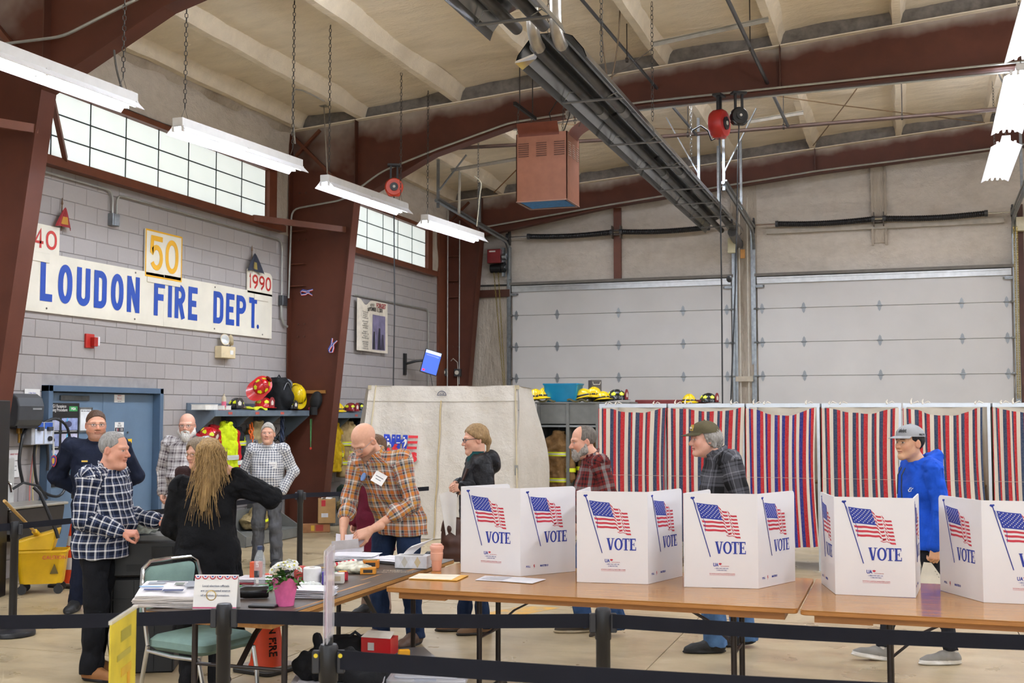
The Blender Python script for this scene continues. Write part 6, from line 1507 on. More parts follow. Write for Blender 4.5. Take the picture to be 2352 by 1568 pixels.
r2,J=person('older grey-haired man in a navy checked shirt reaching out beside the black ballot box',226,1565,7.95,RIGHT-6,1.69,dict(neck=(.03,0,1.465),head=(.085,0,1.60),elR=(-.02,-.235,1.12),wrR=(.235,-.17,1.03),elL=(.06,.23,1.13),wrL=(.37,.14,1.08),shR=(-.01,-.185,1.41),shL=(.02,.185,1.41),anR=(-.0,-.12,.085),anL=(-.10,.10,.085),knL=(-.03,.1,.5)),h2,'d79d84',dict(R=dict(curl=(50,50,30),dir=(1,.1,-.05),up=(.0,-.35,1),tone='c98a74'),L=dict(curl=(28,30,20),dir=(1,-.1,-.08),up=(.1,.8,-.55),spread=.8,thumb=0,tone='c98a74')))
top_wear(r2,J,PL_NAVY,'shirt',.84,(.168,.212),(.185,.212),(.182,.222),(.086,.076,.070,.052),.011,33,True,(.92,.90),.062,.035)
trousers(r2,J,cloth('101116',.8),(.102,.082,.078,.076),(.124,.158),seed=34,fold=.009)
on_head(r2,J,'hair',hair_short(h2,'thin'),hair_mat('a3a19e','6f6c69','silver_hair'))
shoe(r2,J['anR'],-14,0,[M('8a5a30',.7),M_SOLE_D],.13);shoe(r2,J['anL'],10,0,[M('8a5a30',.7),M_SOLE_D],.13)
PL_BRN=plaid('grey_brown_check','b9b4b3',[(0,.20,'4b4046'),(.36,.44,'6f6468'),(.52,.72,'d6d3d2'),(.86,.92,'6f6468')],[(0,.24,'4b4046'),(.42,.50,'6f6468'),(.56,.76,'d6d3d2')],.085,mixf=.5)
h3=dict(rot=(8,3,0),fat=.006,brow='9a948e',browamt=.3)
r3,J=person('bald man with a white beard and glasses in a grey checked shirt by the wall',425,1332,12.5,CAMF-4,1.80,dict(elR=(-.03,-.27,1.14),wrR=(.06,-.24,.92),elL=(-.03,.27,1.14),wrL=(.06,.23,.93),shL=(-.01,.205,1.42),shR=(-.01,-.205,1.42)),h3,'d8a690',dict(L={},R={}))
top_wear(r3,J,PL_BRN,'shirt',.86,(.145,.205),(.16,.20),(.15,.19),(.076,.066,.062,.05),.009,35,True,(1,1),.085,.04)
trousers(r3,J,cloth('3c3e44'),seed=36);on_head(r3,J,'beard',beard_mesh(.022),hair_mat('e6e4e0','b9b4ad','white_beard'));glasses(r3,J,'6a5a4a',.0018)
for s_ in 'LR':shoe(r3,J['an'+s_],0,0,[M_SHOE_B,M_SOLE_D])
q=MB();q.lathe([(1,-.012),(1.06,-.01),(1.06,.01),(1,.012)],14,cap=False);q.v=[(x*.045,y*.045,z)for x,y,z in q.v]
F_,o_=frame_mat(J['wrR']*.93+J['elR']*.07,(1,0,0),J['elR']-J['wrR']);q.v=[tuple(F_@A3(p)+o_)for p in q.v];q.build('wristband',M('1f5a66',.5),r3)
h4=dict(rot=(-8,6,0),fat=.003,brow='7a6a5a',browamt=.4)
r4,J=person('woman with glasses and short greying hair looking past the fair-haired woman',452,1455,9.2,CAMF-26,1.60,{},h4,'d9a58e',dict(L={},R={}))
top_wear(r4,J,cloth('2e1a18',.85),'coat',.42,(.135,.185),(.14,.185),(.17,.215),(.074,.064,.06,.05),.009,37,True,(1,1),.1)
trousers(r4,J,M_BLKC,seed=38);on_head(r4,J,'hair',hair_short(dict(tuft=.003),'bob'),hair_mat('8d7d68','5c4f40','greying_fair_hair'));glasses(r4,J,'8a6a3a',.002)
for s_ in 'LR':shoe(r4,J['an'+s_],0,0,[M_SHOE_B,M_SOLE_D])
h5=dict(rot=(18,4,0))
r5,J=person('woman with long fair hair and black clothes seen from behind, hand raised to her hair',470,1580,7.6,AWAY+4,1.63,dict(shL=(-.01,.185,1.40),shR=(-.01,-.195,1.42),elR=(.03,-.44,1.33),wrR=(-.015,-.17,1.515),elL=(.06,.25,1.12),wrL=(.24,.16,.98),head=(.03,.0,1.615)),h5,'d8a892',dict(R=dict(curl=(35,40,25),dir=(-.25,1,.25),up=(-1,-.2,.3),size=.95),L={}))
top_wear(r5,J,cloth('0e0e11',.85,.06,.02),'sweater',.60,(.15,.20),(.155,.205),(.175,.235),(.088,.078,.074,.048),.013,39,False,(1,.86),.1,0,None,.9)
def skirt(c):pass
cl=Cloth((-.4,-.4,0),(.4,.4,1.0));cl.torso([(.36,0,-.02,.13,.24),(.6,0,-.01,.17,.24),(.8,0,0,.168,.226)])
cl.limb((.0,-.24,.40),(.0,-.20,.85),.02,.04);cl.finish('cardigan',cloth('0c0c0e',.85,.06,.02),r5,.014,1,40)
trousers(r5,J,M_BLKC,(.105,.08,.075,.075),(.14,.19),seed=41)
for s_ in 'LR':shoe(r5,J['an'+s_],0,0,[M_SHOE_B,M_SOLE_D])
s=SDF((-.2,-.16,-.5),(.16,.16,.18),.0055)
s.ell((-.020,0,.036),(.114,.096,.102),0);s.half((.055,0,0),(1,0,-.2))
s.cap((-.085,0,.04),(-.115,.005,-.03),.06,.05,.03);s.cap((-.09,.05,0),(-.125,.055,-.20),.055,.03,.03);s.cap((-.08,-.055,.0),(-.105,-.07,-.10),.05,.038,.03);s.cap((-.115,.02,-.03),(-.145,.055,-.30),.05,.022,.03);s.cap((-.10,-.02,-.03),(-.13,-.01,-.22),.045,.02,.03);s.cap((-.12,.03,-.1),(-.15,.06,-.36),.055,.022,.03);s.cap((-.115,-.04,-.05),(-.14,-.02,-.27),.05,.02,.03)
P,Q=s.mesh();N=normals(P,Q);P=P+N*(vnoise(P*A3((1,1,.22)),90,5)*.006)[:,None]
M_BLOND=hair_mat('b4935f','6a5030','blond_hair');hr=on_head(r5,J,'hair',(P,Q),M_BLOND)
rnd=random.Random(5);m=MB()
for k in range(240):
 y0=rnd.uniform(-.095,.10);a=rnd.uniform(0,1);st=A3((-.10-.035*(1-(y0/.1)**2),y0,rnd.uniform(-.02,.08)))
 L=rnd.uniform(.18,.46)*(1.1 if y0>0 else .62);dx=rnd.uniform(-.045,.05);pts=[]
 for i in range(7):
  u=i/6;pts.append(st+A3((-.035*math.sin(u*2.2)-.012,(.055-y0)*.35*u+dx*u*2.2+.012*math.sin(u*5+k),-L*u)))
 m.tube([tuple(p)for p in pts],[.0034*(1-.7*(i/6))for i in range(7)],4)
head_fix(m,J).build('hair_strands',M_BLOND,r5,smooth=True,kind='stuff')
q=MB()
for k in range(14):
 a=2*math.pi*k/14;q.ell((0,.034*math.cos(a),.034*math.sin(a)),(.008,.008,.008),None,8,5,k%2)
d=J['elR']-J['wrR'];F_,o_=frame_mat(J['wrR']+d*.10,d,(0,0,1));q.v=[tuple(F_@A3(p)+o_)for p in q.v];q.build('bead_bracelet',[M('e8e4da',.3),M('2a2a2c',.4)],r5,kind='stuff')
PL_FINE=plaid('fine_check','d9d8d6',[(0,.42,'4c5264')],[(0,.42,'4c5264')],.030,mixf=.5)
h6=dict(rot=(2,-4,0),brow='8a8078',browamt=.35,red='c07a64')
r6,J=person('older man in a small-check shirt and grey trousers standing before the coat rack',612,1300,13.66,CAMF+2,1.68,dict(elL=(-.07,.30,1.15),wrL=(.05,.20,.92),elR=(-.07,-.30,1.15),wrR=(.05,-.20,.93),anL=(-.02,.12,.085),anR=(-.02,-.12,.085)),h6,'d9a78e',dict(L={},R={}))
top_wear(r6,J,PL_FINE,'shirt',.96,(.135,.195),(.145,.185),(.14,.18),(.076,.07,.066,.05),.009,43,True,(1,1),.030,.02)
trousers(r6,J,cloth('56575b'),(.10,.08,.078,.074),(.138,.178),seed=44,fold=.010,tq=.95);on_head(r6,J,'hair',hair_short(h6,'full'),hair_mat('c4bfb6','8f8a83','white_hair'))
for s_ in 'LR':shoe(r6,J['an'+s_],0,0,[M_SHOE_B,M_SOLE_D])
q=MB();q.lathe([(1,.965),(1.03,.97),(1.03,1.0),(1,1.005)],28,cap=False);q.v=[(x*.146,y*.19,z)for x,y,z in q.v];q.build('belt',M_BLK,r6)
badge(r6,(.142,.085,1.235),(1,0,0),(0,0,1),.10,.075)
r12,J=person('person with brown hair and a maroon top standing behind the bending man',862,1408,10.4,CAMF-30,1.60,{},dict(rot=(0,0,0)),'d9a58e',dict(L={},R={}))
top_wear(r12,J,cloth('5c1428',.85),'coat',.62,(.135,.185),(.14,.185),(.16,.20),(.074,.064,.06,.05),.009,47,True,(1,1),.1)
trousers(r12,J,cloth('8a7468'),seed=48);on_head(r12,J,'hair',hair_short(dict(tuft=.003),'bob'),hair_mat('6f5138','4a3524','chestnut_hair'))
for s_ in 'LR':shoe(r12,J['an'+s_],0,0,[M_SHOE_B,M_SOLE_D])
# ---------------------------------------------------------------- canvas tent and striped voting booths
def canvas_mat():
 t=NT('canvas');v=t.coord();n=t.noise(v,1.8,6,.65);f=t.noise(v,14,5,.7)
 c=t.ramp(n,[(.3,lin('c3bbae')),(.7,lin('d0c9be'))]);c=t.mix(t.ramp(t.noise(v,3.2,5,.7),[(.58,(0,0,0)),(.8,(.4,)*3)]),c,lin('b39d78'));t.col(c)
 w_=t.n('ShaderNodeTexWave',wave_type='BANDS');w_.inputs['Scale'].default_value=1.1;w_.inputs['Distortion'].default_value=9;w_.inputs['Detail'].default_value=4;t.l(v,w_.inputs['Vector'])
 t.bump(t.math('ADD',t.math('MULTIPLY',w_.outputs['Fac'],.5),f),.035,.55);return t.props(.85,0,.15)
M_CANV=canvas_mat()
TD=16.5
def tp(px,py,d=0):return at(px,py,D=TD+d)
o=at(1000,1238,Z=0);tent=thing('canvas_voting_tent','tall off-white canvas voting tent with the NH votes emblem','tent',(o.x,o.y,0),YAW)
def lx(px,D=TD):return(px-1000)/FPX*D
zT=2.19
TL,TR,BL,BR=lx(836),lx(1190),lx(806),lx(1196)
def front(u,v):
 xa,xb=TL+(BL-TL)*(1-v),TR+(BR-TR)*(1-v);x=xa+(xb-xa)*u
 y=.45*v-.03*math.cos(u*6.28*1.5)*v*(1-v)-.06*math.exp(-((u-.49)/.05)**2)*(1-v)+.02*math.sin(x*9+3*v)
 return(x,y,zT*v+.01-.012*math.sin(math.pi*u)*v)
def fold(m,amp,sc,seed):
 P=np.array(m.v);P[:,1]+=vnoise(P*A3((1,1,.5)),sc,seed)*amp+vnoise(P,sc*2.7,seed+1)*amp*.4;m.v=[tuple(p)for p in P];return m
m=MB();m.sheet(60,50,front);fold(m,.022,3.2,41);m.build('front_panel',M_CANV,tent,smooth=True)
def side(u,v):
 A=V((TR,.45,zT))*v+V((BR,0,.01))*(1-v);B=V((TR+.22,.85,zT-.03))*v+V((BR+.45,.85,.01))*(1-v)
 p=A+(B-A)*u;p.x+=.10*u*math.sin(math.pi*v)+.02*math.sin(v*9+u*3);return p
MB().sheet(24,40,side).build('side_panel',M_CANV,tent,smooth=True)
MB().sheet(24,40,lambda u,v:((V((TL,.45,zT))*v+V((BL,0,.01))*(1-v))*(1-u)+(V((TL-.1,.9,zT-.03))*v+V((BL-.3,1.0,.01))*(1-v))*u)).build('side_panel',M_CANV,tent,smooth=True)
MB().sheet(20,6,lambda u,v:(TL+(TR+.24*v-TL)*u,.45+.42*v,zT-.03*v)).build('roof_panel',M_CANV,tent,smooth=True)
m=MB();m.sheet(40,3,lambda u,v:[a+b for a,b in zip(front(u,.895+.10*v),(0,-.012,0))],0,.004);fold(m,.022,3.2,41);m.build('top_hem',M_CANV,tent,smooth=True)
for u_ in(.045,.985):
 m=MB();m.tube([[a+b for a,b in zip(front(u_,k/20),(0,-.018,0))]for k in range(21)],.012,6);fold(m,.022,3.2,41);m.build('seam',M('c3b697',.8),tent,smooth=True)
m=MB();m.tube([[a+b for a,b in zip(front(.49,k/30),(.005*math.sin(k*.7),-.022,0))]for k in range(28)],.012,6);fold(m,.022,3.2,41);m.build('door_zip',M('b5a27c',.8),tent,smooth=True)
MB().box((TR-.02,.18,.95),(.05,.02,.18)).build('mesh_tab',M('8b8a86',.7),tent)
m=MB();m.box((TL+.01,.44,zT-.02),(.05,.05,.06));m.box((TR-.0,.44,zT-.02),(.05,.05,.06));m.build('corner_patch',M('b8ab8e',.8),tent,kind='stuff')
def on_front(px,py,off=-.045):
 p=tp(px,py);v=(p.z)/zT;u=(lx(px)-(TL+(BL-TL)*(1-v)))/((TR+(BR-TR)*(1-v))-(TL+(BL-TL)*(1-v)));q=front(u,v);return V((q[0],q[1]+off,q[2]))
def decal(name,polys,mat,off=-.045,parent=None,th=0):
 m=MB()
 for P in polys:m.add([on_front(x,y,off)for x,y in P],[tuple(range(len(P)))[::-1]])
 return m.build(name,mat,parent or tent)
def z6(P):return[(860+x/15.683,980+y/15.683)for x,y in P]
M_NHB=M('1032a4',.7,0,.03);M_NHR=M('c01a22',.7,0,.03);M_NHW=M('e6e0d4',.7,0,.02)
decal('letter',[z6(P)for P in([(235,295),(445,305),(520,600),(535,305),(670,310),(640,760),(500,780),(400,560),(380,780),(230,780)],)],M_NHB)
decal('letter',[z6(P)for P in([(690,315),(860,320),(850,490),(835,830),(660,830)],[(850,490),(945,490),(925,640),(840,640)],[(945,325),(1120,325),(1085,830),(915,830)])],M_NHB)
for P in([(1145,335),(1500,345),(1495,440),(1140,435)],[(1125,545),(1485,545),(1475,640),(1120,635)],[(1108,742),(1468,748),(1458,845),(1098,842)],[(1225,1190),(1415,1205),(1405,1285),(1290,1280)]):decal('stripe',[z6(P)],M_NHR)
for cx,cy in((320,410),(598,415),(772,420)):decal('star',[z6([(cx+(42 if k%2==0 else 17)*math.sin(k*math.pi/5),cy-(42 if k%2==0 else 17)*math.cos(k*math.pi/5))for k in range(10)])],M_NHW,-.05)
for cx,cy in((390,495),(988,428)):decal('figure_head',[z6([(cx+36*math.cos(a),cy+36*math.sin(a))for a in[2*math.pi*k/14 for k in range(14)]])],M_NHW,-.05)
decal('figure',[z6([(1000,490),(1040,470),(1100,500),(1085,620),(1050,700),(960,810),(990,690),(1020,610),(1000,560),(930,610),(915,600),(985,540)])],M_NHW,-.05)
decal('figure',[z6([(365,555),(400,590),(470,600),(470,615),(400,630),(500,660),(515,760),(490,760),(470,680),(400,690),(360,760)])],M_NHW,-.05)
decal('ballot',[z6([(715,597),(855,597),(830,628),(690,628)])],M_NHW,-.05);decal('check_mark',[z6([(640,660),(765,662),(690,800),(600,900),(540,820),(575,780)])],M_NHR,-.052)
for body,px,py,sz in(('V',895,1047,.24),('o',908,1047,.24),('t',922,1045,.25),('e',932,1048,.26),('s',946,1049,.26)):
 q=on_front(px,py,-.056);txt(body,sz,M_NHR,tent,q,(math.radians(78),0,0),'letter',bold=.013)
m=MB();q=on_front(1010,903,-.06)
ribbon(m,arc(0,0,.062,.062,0,180,16),.010,0);ribbon(m,arc(0,0,.042,.042,0,180,14),.005,0);ribbon(m,[(-.065,0),(.065,0)],.007,0)
for x in(-.02,0,.02):ribbon(m,[(x,.004),(x+.004,.03)],.008,0)
m.v=[(q.x+x,q.y-.004+z,q.z-.02+y)for x,y,z in m.v];m.build('seal',M('232a4a',.7),tent)
YBO,BZ=13.8,1.895
M_ALU=M('c9ced4',.3,.7,.03);M_LIN=M('cfc6b4',.8,0,.03)
def stripe_mat(name,blue,red='b01f28'):
 t=NT(name);a=t.attr('puv');x=t.n('ShaderNodeSeparateXYZ');t.l(a.outputs['Vector'],x.inputs[0]);f=t.math('FRACT',x.outputs[0])
 c=t.ramp(f,[(0,lin('d4cabb')),(.335,lin(blue)),(.66,lin(red)),(.985,lin('7d2530'))],'CONSTANT');n=t.noise(t.coord(),60,4)
 t.col(t.mix(t.ramp(n,[(.35,(0,0,0)),(.8,(.16,)*3)]),c,lin('b9b0a2')));t.bump(t.noise(t.coord(),12,4),.01,.4);return t.props(.85,0,.15)
M_ST1=stripe_mat('striped_cotton','2c3c58');M_ST2=stripe_mat('striped_cotton_bright','222a78')
edges=[1375,1533,1712,1885,2072,2277,2452]
BX=[at(e,928,Y=YBO).x for e in edges]
for k in range(6):
 xa,xb=BX[k],BX[k+1];L=xb-xa;wd=.82
 names=['leftmost striped voting booth, next to the lockers','second striped voting booth, right of the lockers','third striped voting booth with brighter blue stripes behind the cap man','fourth striped voting booth from the lockers','striped voting booth behind the young man in blue','striped voting booth cut off by the right edge']
 t=thing('voting_booth',names[k],'voting booth',((xa+xb)/2,YBO,0),0,'striped voting booths');h=L/2
 for x in(-h+.03,h-.03):
  for y in(.0,.86):MB().box((x,y,BZ/2),(.032,.032,BZ)).build('frame_leg',M_ALU,t)
 MB().box((0,0,BZ-.012),(L-.02,.03,.045)).build('front_rail',M_ALU,t)
 MB().box((0,.86,BZ-.012),(L-.02,.03,.04)).build('back_rail',M_ALU,t)
 for x in(-h+.03,h-.03):MB().box((x,.43,BZ-.012),(.03,.86,.04)).build('side_rail',M_ALU,t)
 m=MB();m.bar((-h*.3,.0,BZ-.02),(h*.1,.5,BZ-.03),.025,.015);m.bar((h*.55,0,BZ-.02),(h*.2,.5,BZ-.03),.025,.015);m.build('cross_brace',M_ALU,t)
 for y,nm in((.85,'back_cloth'),):MB().sheet(10,8,lambda u,v:(-h+.04+(L-.08)*u,y-.01*math.sin(u*9),.25+(BZ-.28)*v)).build(nm,M_LIN,t,smooth=True)
 for x in(-h+.045,h-.045):MB().sheet(8,8,lambda u,v:(x+.008*math.sin(u*11),.03+.80*u,.25+(BZ-.28)*v)).build('side_cloth',M_LIN,t,smooth=True)
 MB().box((0,.5,.98),(L-.1,.4,.02)).build('writing_shelf',M('a98a5c',.6),t)
 rnk=random.Random(k+4);sag=(.05,.035,.085,.06,.085,.06)[k];ph=rnk.uniform(0,6);ns=(7.8,8.4,8.2,8.4,8.6,8.6)[k];c=MB();c.a=[]
 x0=-h-.003;x1=h-(.0,.0,.05,.03,.09,.04)[k];drift=(.0,.0,.02,.03,.06,.05)[k]
 NU,NV=96,26
 for i in range(NU+1):
  u=i/NU
  for j in range(NV+1):
   v=j/NV;zt_=BZ-.035-sag*math.sin(math.pi*u)**1.3-.012*abs(math.sin(u*9+ph));z=.27+.01*math.sin(u*7)+(zt_-.27)*v
   fold_=(.010+.010*(1-v))*math.sin(u*6.283*4.5+ph+.8*math.sin(v*2.5))+.006*math.sin(u*6.283*9.3+v*2+ph*2)
   x=x0+(x1-x0)*u+drift*(1-v)*(.3+.7*u)*(1 if u>.02 else .3)-.03*math.sin(math.pi*v)*u+.01*math.sin(u*30+v)
   c.v.append((x,-.035+fold_,z));c.a.append((u*ns+.93,v,0))
 W_=NV+1;c.f=[(i*W_+j,(i+1)*W_+j,(i+1)*W_+j+1,i*W_+j+1)for i in range(NU)for j in range(NV)];c.m=[0]*len(c.f)
 c.build('curtain',M_ST2 if k==2 else M_ST1,t,smooth=True)
 for zz in(1.05,):
  c2=MB();c2.a=[];n_=len(c.v);c2.v=[(x,y-.003,zz+.002*s_)for s_ in(-1,1)for(x,y,z)in[c.v[i*W_+13]for i in range(NU+1)]];c2.a=None;q_=NU+1
  c2.f=[(i,i+1,q_+i+1,q_+i)for i in range(NU)];c2.m=[0]*NU;c2.build('hem_crease',M('b9ad9c',.8),t,smooth=True)
 for x in(-h+.10,h-.16,-h+.22):
  m=MB();q_=rnk.uniform(.6,1.5);m.tube([(x,-.02,BZ+.0),(x-.008,-.015,BZ+.022*q_),(x+.006,-.015,BZ+.045*q_)],[.012,.010,.004],6);m.tube([(x+.02,-.02,BZ+.01),(x+.045*q_,-.018,BZ+.03),(x+.075,-.016,BZ+.012*q_)],.006,5);m.build('tie',M('e0d9cc',.8),t,smooth=True)
# ---------------------------------------------------------------- tables, privacy screens, stanchions, chair, ballot box
def wood_mat(name,a,b,gloss=.25,sc=(2.2,16,16),dark=None):
 t=NT(name);v=t.coord('Object',sc);n=t.noise(v,1.4,6,.6);f=t.noise(t.coord('Object',(3,60,60)),2,3)
 c=t.ramp(n,[(.3,lin(a)),(.7,lin(b))]);c=t.mix(t.ramp(f,[(.4,(0,0,0)),(.8,(.25,)*3)]),c,lin(dark or a));t.col(c);t.bump(f,.001,.3);m=t.props(gloss,0,.5);return m
M_PINE=wood_mat('varnished_plywood','9c6a2c','b07c38',.16,dark='8f5c2c');M_PINE_E=wood_mat('plywood_edge','96602c','b57c3e',.4,(2,2,30))
M_DARKT=wood_mat('worn_brown_laminate','3e332c','55473c',.42,(22,3,22),dark='6b5540');M_DARKE=wood_mat('worn_table_edge','9a6a34','b98646',.55,(22,3,22),dark='4a3320')
M_LEG=M('2f2826',.4,.4,.06)
def slab(m,a,b,z0,z1,r,mi=0):P=rr(a,b,r);m.prism(P,z0,z1,None,mi);return m
def folding_table(label,x0,x1,y0,y1,top,edge,legs,legy,along='X',brace=1):
 cx,cy=(x0+x1)/2,(y0+y1)/2;t=thing('folding_table',label,'table',(cx,cy,0));a,b=(x1-x0)/2,(y1-y0)/2
 m=MB();slab(m,a,b,.747,.75,.03);m.build('tabletop',top,t);m=MB();slab(m,a,b,.722,.747,.03);m.build('edge_band',edge,t,bevel=.004)
 for s_ in(-1,1):
  m=MB();(m.box((s_*(a-.22),0,.70),(.30,2*b-.1,.04))if along=='X' else m.box((0,s_*(b-.22),.70),(2*a-.1,.30,.04)));m.build('cleat',edge,t)
  m=MB();(m.box((0,s_*(b-.06),.705),(2*a-.5,.03,.03))if along=='X' else m.box((s_*(a-.06),0,.705),(.03,2*b-.5,.03)));m.build('apron',edge,t)
 for(lx_,dirn)in legs:
  L=[(lx_-cx,y-cy)for y in legy]if along=='X' else[(x-cx,lx_-cy)for x in legy]
  for(px,py)in L:
   MB().cyl((px,py,.70),(px,py,.06),.017,n=10).build('leg',M_LEG,t,smooth=True)
  (xa,ya),(xb,yb)=L;ux,uy=(xb-xa),(yb-ya);q=math.hypot(ux,uy);ux,uy=ux/q,uy/q
  P=[(xa-ux*.16,ya-uy*.16,.012),(xa-ux*.13,ya-uy*.13,.05),(xa-ux*.06,ya-uy*.06,.075),(xb+ux*.06,yb+uy*.06,.075),(xb+ux*.13,yb+uy*.13,.05),(xb+ux*.16,yb+uy*.16,.012)]
  MB().tube(P,.016,8).build('foot_bar',M_LEG,t,smooth=True)
  mx,my=(xa+xb)/2,(ya+yb)/2;d=(dirn,0)if along=='X' else(0,dirn)
  MB().cyl((xa,ya,.42),(xb,yb,.42),.010,n=8).build('cross_bar',M_LEG,t)
  m=MB();m.bar((mx,my,.42),(mx+d[0]*.17,my+d[1]*.17,.57),.03,.012);m.bar((mx+d[0]*.17,my+d[1]*.17,.57),(mx+d[0]*.42,my+d[1]*.42,.70),.03,.012);m.build('folding_brace',M_LEG,t)
 return t
folding_table('long varnished wooden table with three privacy screens',-2.985,-.565,6.47,7.68,M_PINE,M_PINE_E,((-2.5,1),(-.95,-1)),(6.8,7.15))
folding_table('second varnished wooden table at the right, carrying two privacy screens',-.548,1.89,6.44,7.68,M_PINE,M_PINE_E,((-.10,1),(1.45,-1)),(6.8,7.15))
dt=folding_table('dark brown worn table strewn with papers and supplies',-3.86,-3.075,5.32,7.86,M_DARKT,M_DARKE,((5.62,1),(7.35,-1)),(-3.74,-3.18),'Y')
w_=MB()
for k,(x,y,a,b)in enumerate(((.30,-.2,.02,.5),(.22,.25,.015,.3),(.33,.75,.03,.35),(.05,.1,.012,.22),(-.1,-.4,.012,.2),(.36,-.75,.02,.5))):w_.prism([(x-a*.6,y-b*.5),(x+a*.2,y-b*.42),(x+a*.5,y),(x+a*.3,y+b*.5),(x-a*.4,y+b*.3)],.7502,.7508)
w_.build('worn_patch',M_DARKE,dt,kind='stuff')
st_=[('MON',.0,.02),('OF',.05,.0),('LOUDON',.1,-.05)]
for s_,dx,dy in st_:txt(s_,.055,M('a99a88',.7),dt,(.22+dx*.5,.55+dy,.7515),(0,0,math.radians(20)))
PW,PH=.44,.56
M_SCR=M('dcdadb',.5,0,.012,3);M_SCR_B=M('1d2766',.5)
def FQ(x,y):return((x-395)/615*PW,(905-y)/735*PH)
fb=MB()
ribbon(fb,[FQ(478,218),FQ(617,666)],.0052,0);fb.tube([(*FQ(478,218),.001),(*FQ(617,666),.001)],.0018,5)
for c,r_ in((FQ(466,205),.008),(FQ(482,203),.007),(FQ(474,213),.006)):fb.add([(c[0]+r_*math.cos(a),c[1]+r_*.8*math.sin(a),0)for a in[2*math.pi*k/10 for k in range(10)]],[tuple(range(10))])
ribbon(fb,[FQ(490,240),FQ(520,300),FQ(575,395),FQ(577,470)],.0025,0)
top_=[(505,247),(595,258),(682,264),(712,296),(760,304),(782,330),(836,336)];bot_=[(572,462),(660,467),(742,466),(768,484),(800,480),(824,508),(868,516)]
def fl_(t,s):
 i=min(5,int(t));f=t-i;a=V(top_[i]).lerp(V(top_[i+1]),f);b=V(bot_[i]).lerp(V(bot_[i+1]),f);return FQ(*(a+(b-a)*s))
cant=[fl_(0,-.02),fl_(1,-.02),fl_(1.98,-.02),fl_(2.28,.535),fl_(1.2,.545),fl_(0,.545)];fb.add([(x,y,0)for x,y in cant],[tuple(range(6))[::-1]])
stars=MB()
for r_ in range(9):
 for c_ in range(6 if r_%2==0 else 5):
  x,y=fl_((.16+.33*c_+(.165 if r_%2 else 0))*(1+.02*r_),.035+.055*r_)
  stars.add([(x+(.0042 if k%2==0 else .0019)*math.sin(k*math.pi/5),y+(.0042 if k%2==0 else .0019)*math.cos(k*math.pi/5),.0005)for k in range(10)],[tuple(range(10))[::-1]])
strp=MB()
for k in range(0,13,2):
 runs=[(2.02+.3*(k/7),2.85),(2.98,3.9),(4.05,4.85),(5.0,6)]if k<7 else[(0.02,2.75),(2.95,3.85),(4.05,4.85),(5.0,6)]
 for q,(a,b)in enumerate(runs):
  sh=(0,.035,-.03,.03)[q];n=max(2,int((b-a)*4));P0=[fl_(a+(b-a)*i/n,k/13+sh+.012*math.sin(i*1.3))for i in range(n+1)];P1=[fl_(a+(b-a)*i/n,(k+1)/13+sh+.012*math.sin(i*1.3))for i in range(n+1)]
  strp.add([(*p,0)for p in P0]+[(*p,0)for p in P1],[(i,n+1+i,n+2+i,i+1)for i in range(n)])
ribbon(strp,[FQ(x,y)for x,y in((745,470),(765,478),(785,478),(770,492),(752,496),(770,503),(800,498),(830,510))],.0035,0)
def votes():
 m=MB();k=0;X0,X1,Y0,Y1=655,910,545,640
 def S(x,y,q,tilt):return FQ(x,y+tilt)
 H=FQ(0,Y0)[1]-FQ(0,Y1)[1];th,tn=.0125,.0065
 bx=[(FQ(655,0)[0],FQ(725,0)[0]),(FQ(722,0)[0],FQ(795,0)[0]),(FQ(792,0)[0],FQ(852,0)[0]),(FQ(852,0)[0],FQ(910,0)[0])];y0=FQ(0,Y1)[1];y1=FQ(0,Y0)[1];R=lambda p,w:ribbon(m,p,w,0)
 a,b=bx[0];c=(a+b)/2;R([(a+.009,y1),(c,y0)],th);R([(b-.010,y1),(c+.002,y0)],tn);R([(a,y1-.002),(a+.022,y1-.002)],.004);R([(b-.020,y1-.002),(b,y1-.002)],.004)
 a,b=bx[1];c=(a+b)/2;cy=(y0+y1)/2;n=28;vs=[]
 for i in range(n):
  t_=2*math.pi*i/n;vs+=[(c+(b-a)/2*math.cos(t_),cy+H/2*1.03*math.sin(t_),0),(c+((b-a)/2-th)*math.cos(t_),cy+(H/2-tn)*math.sin(t_),0)]
 m.add(vs,[(2*i,2*((i+1)%n),2*((i+1)%n)+1,2*i+1)for i in range(n)])
 a,b=bx[2];c=(a+b)/2;R([(c,y0),(c,y1)],th);R([(a,y1-tn/2),(b,y1-tn/2)],tn);R([(a+.002,y1),(a+.002,y1-.018)],.004);R([(b-.002,y1),(b-.002,y1-.018)],.004);R([(c-.013,y0+.002),(c+.013,y0+.002)],.004)
 a,b=bx[3];R([(a+.012,y0),(a+.012,y1)],th);R([(a+.002,y1-tn/2),(b-.002,y1-tn/2)],tn);R([(a+.002,y0+tn/2),(b,y0+tn/2)],tn);R([(a+.01,cy),(b-.012,cy)],.005);R([(b-.004,y1),(b-.004,y1-.017)],.004);R([(b-.002,y0),(b-.002,y0+.02)],.004);R([(b-.013,cy-.010),(b-.013,cy+.010)],.004)
 return m
FLB=fb.mesh('printed_pole_and_canton',M_INKB);FLS=stars.mesh('printed_stars',M_SCR);FLR=strp.mesh('printed_stripes',M_INKR);VOT=votes().mesh('printed_vote',M_INKB)
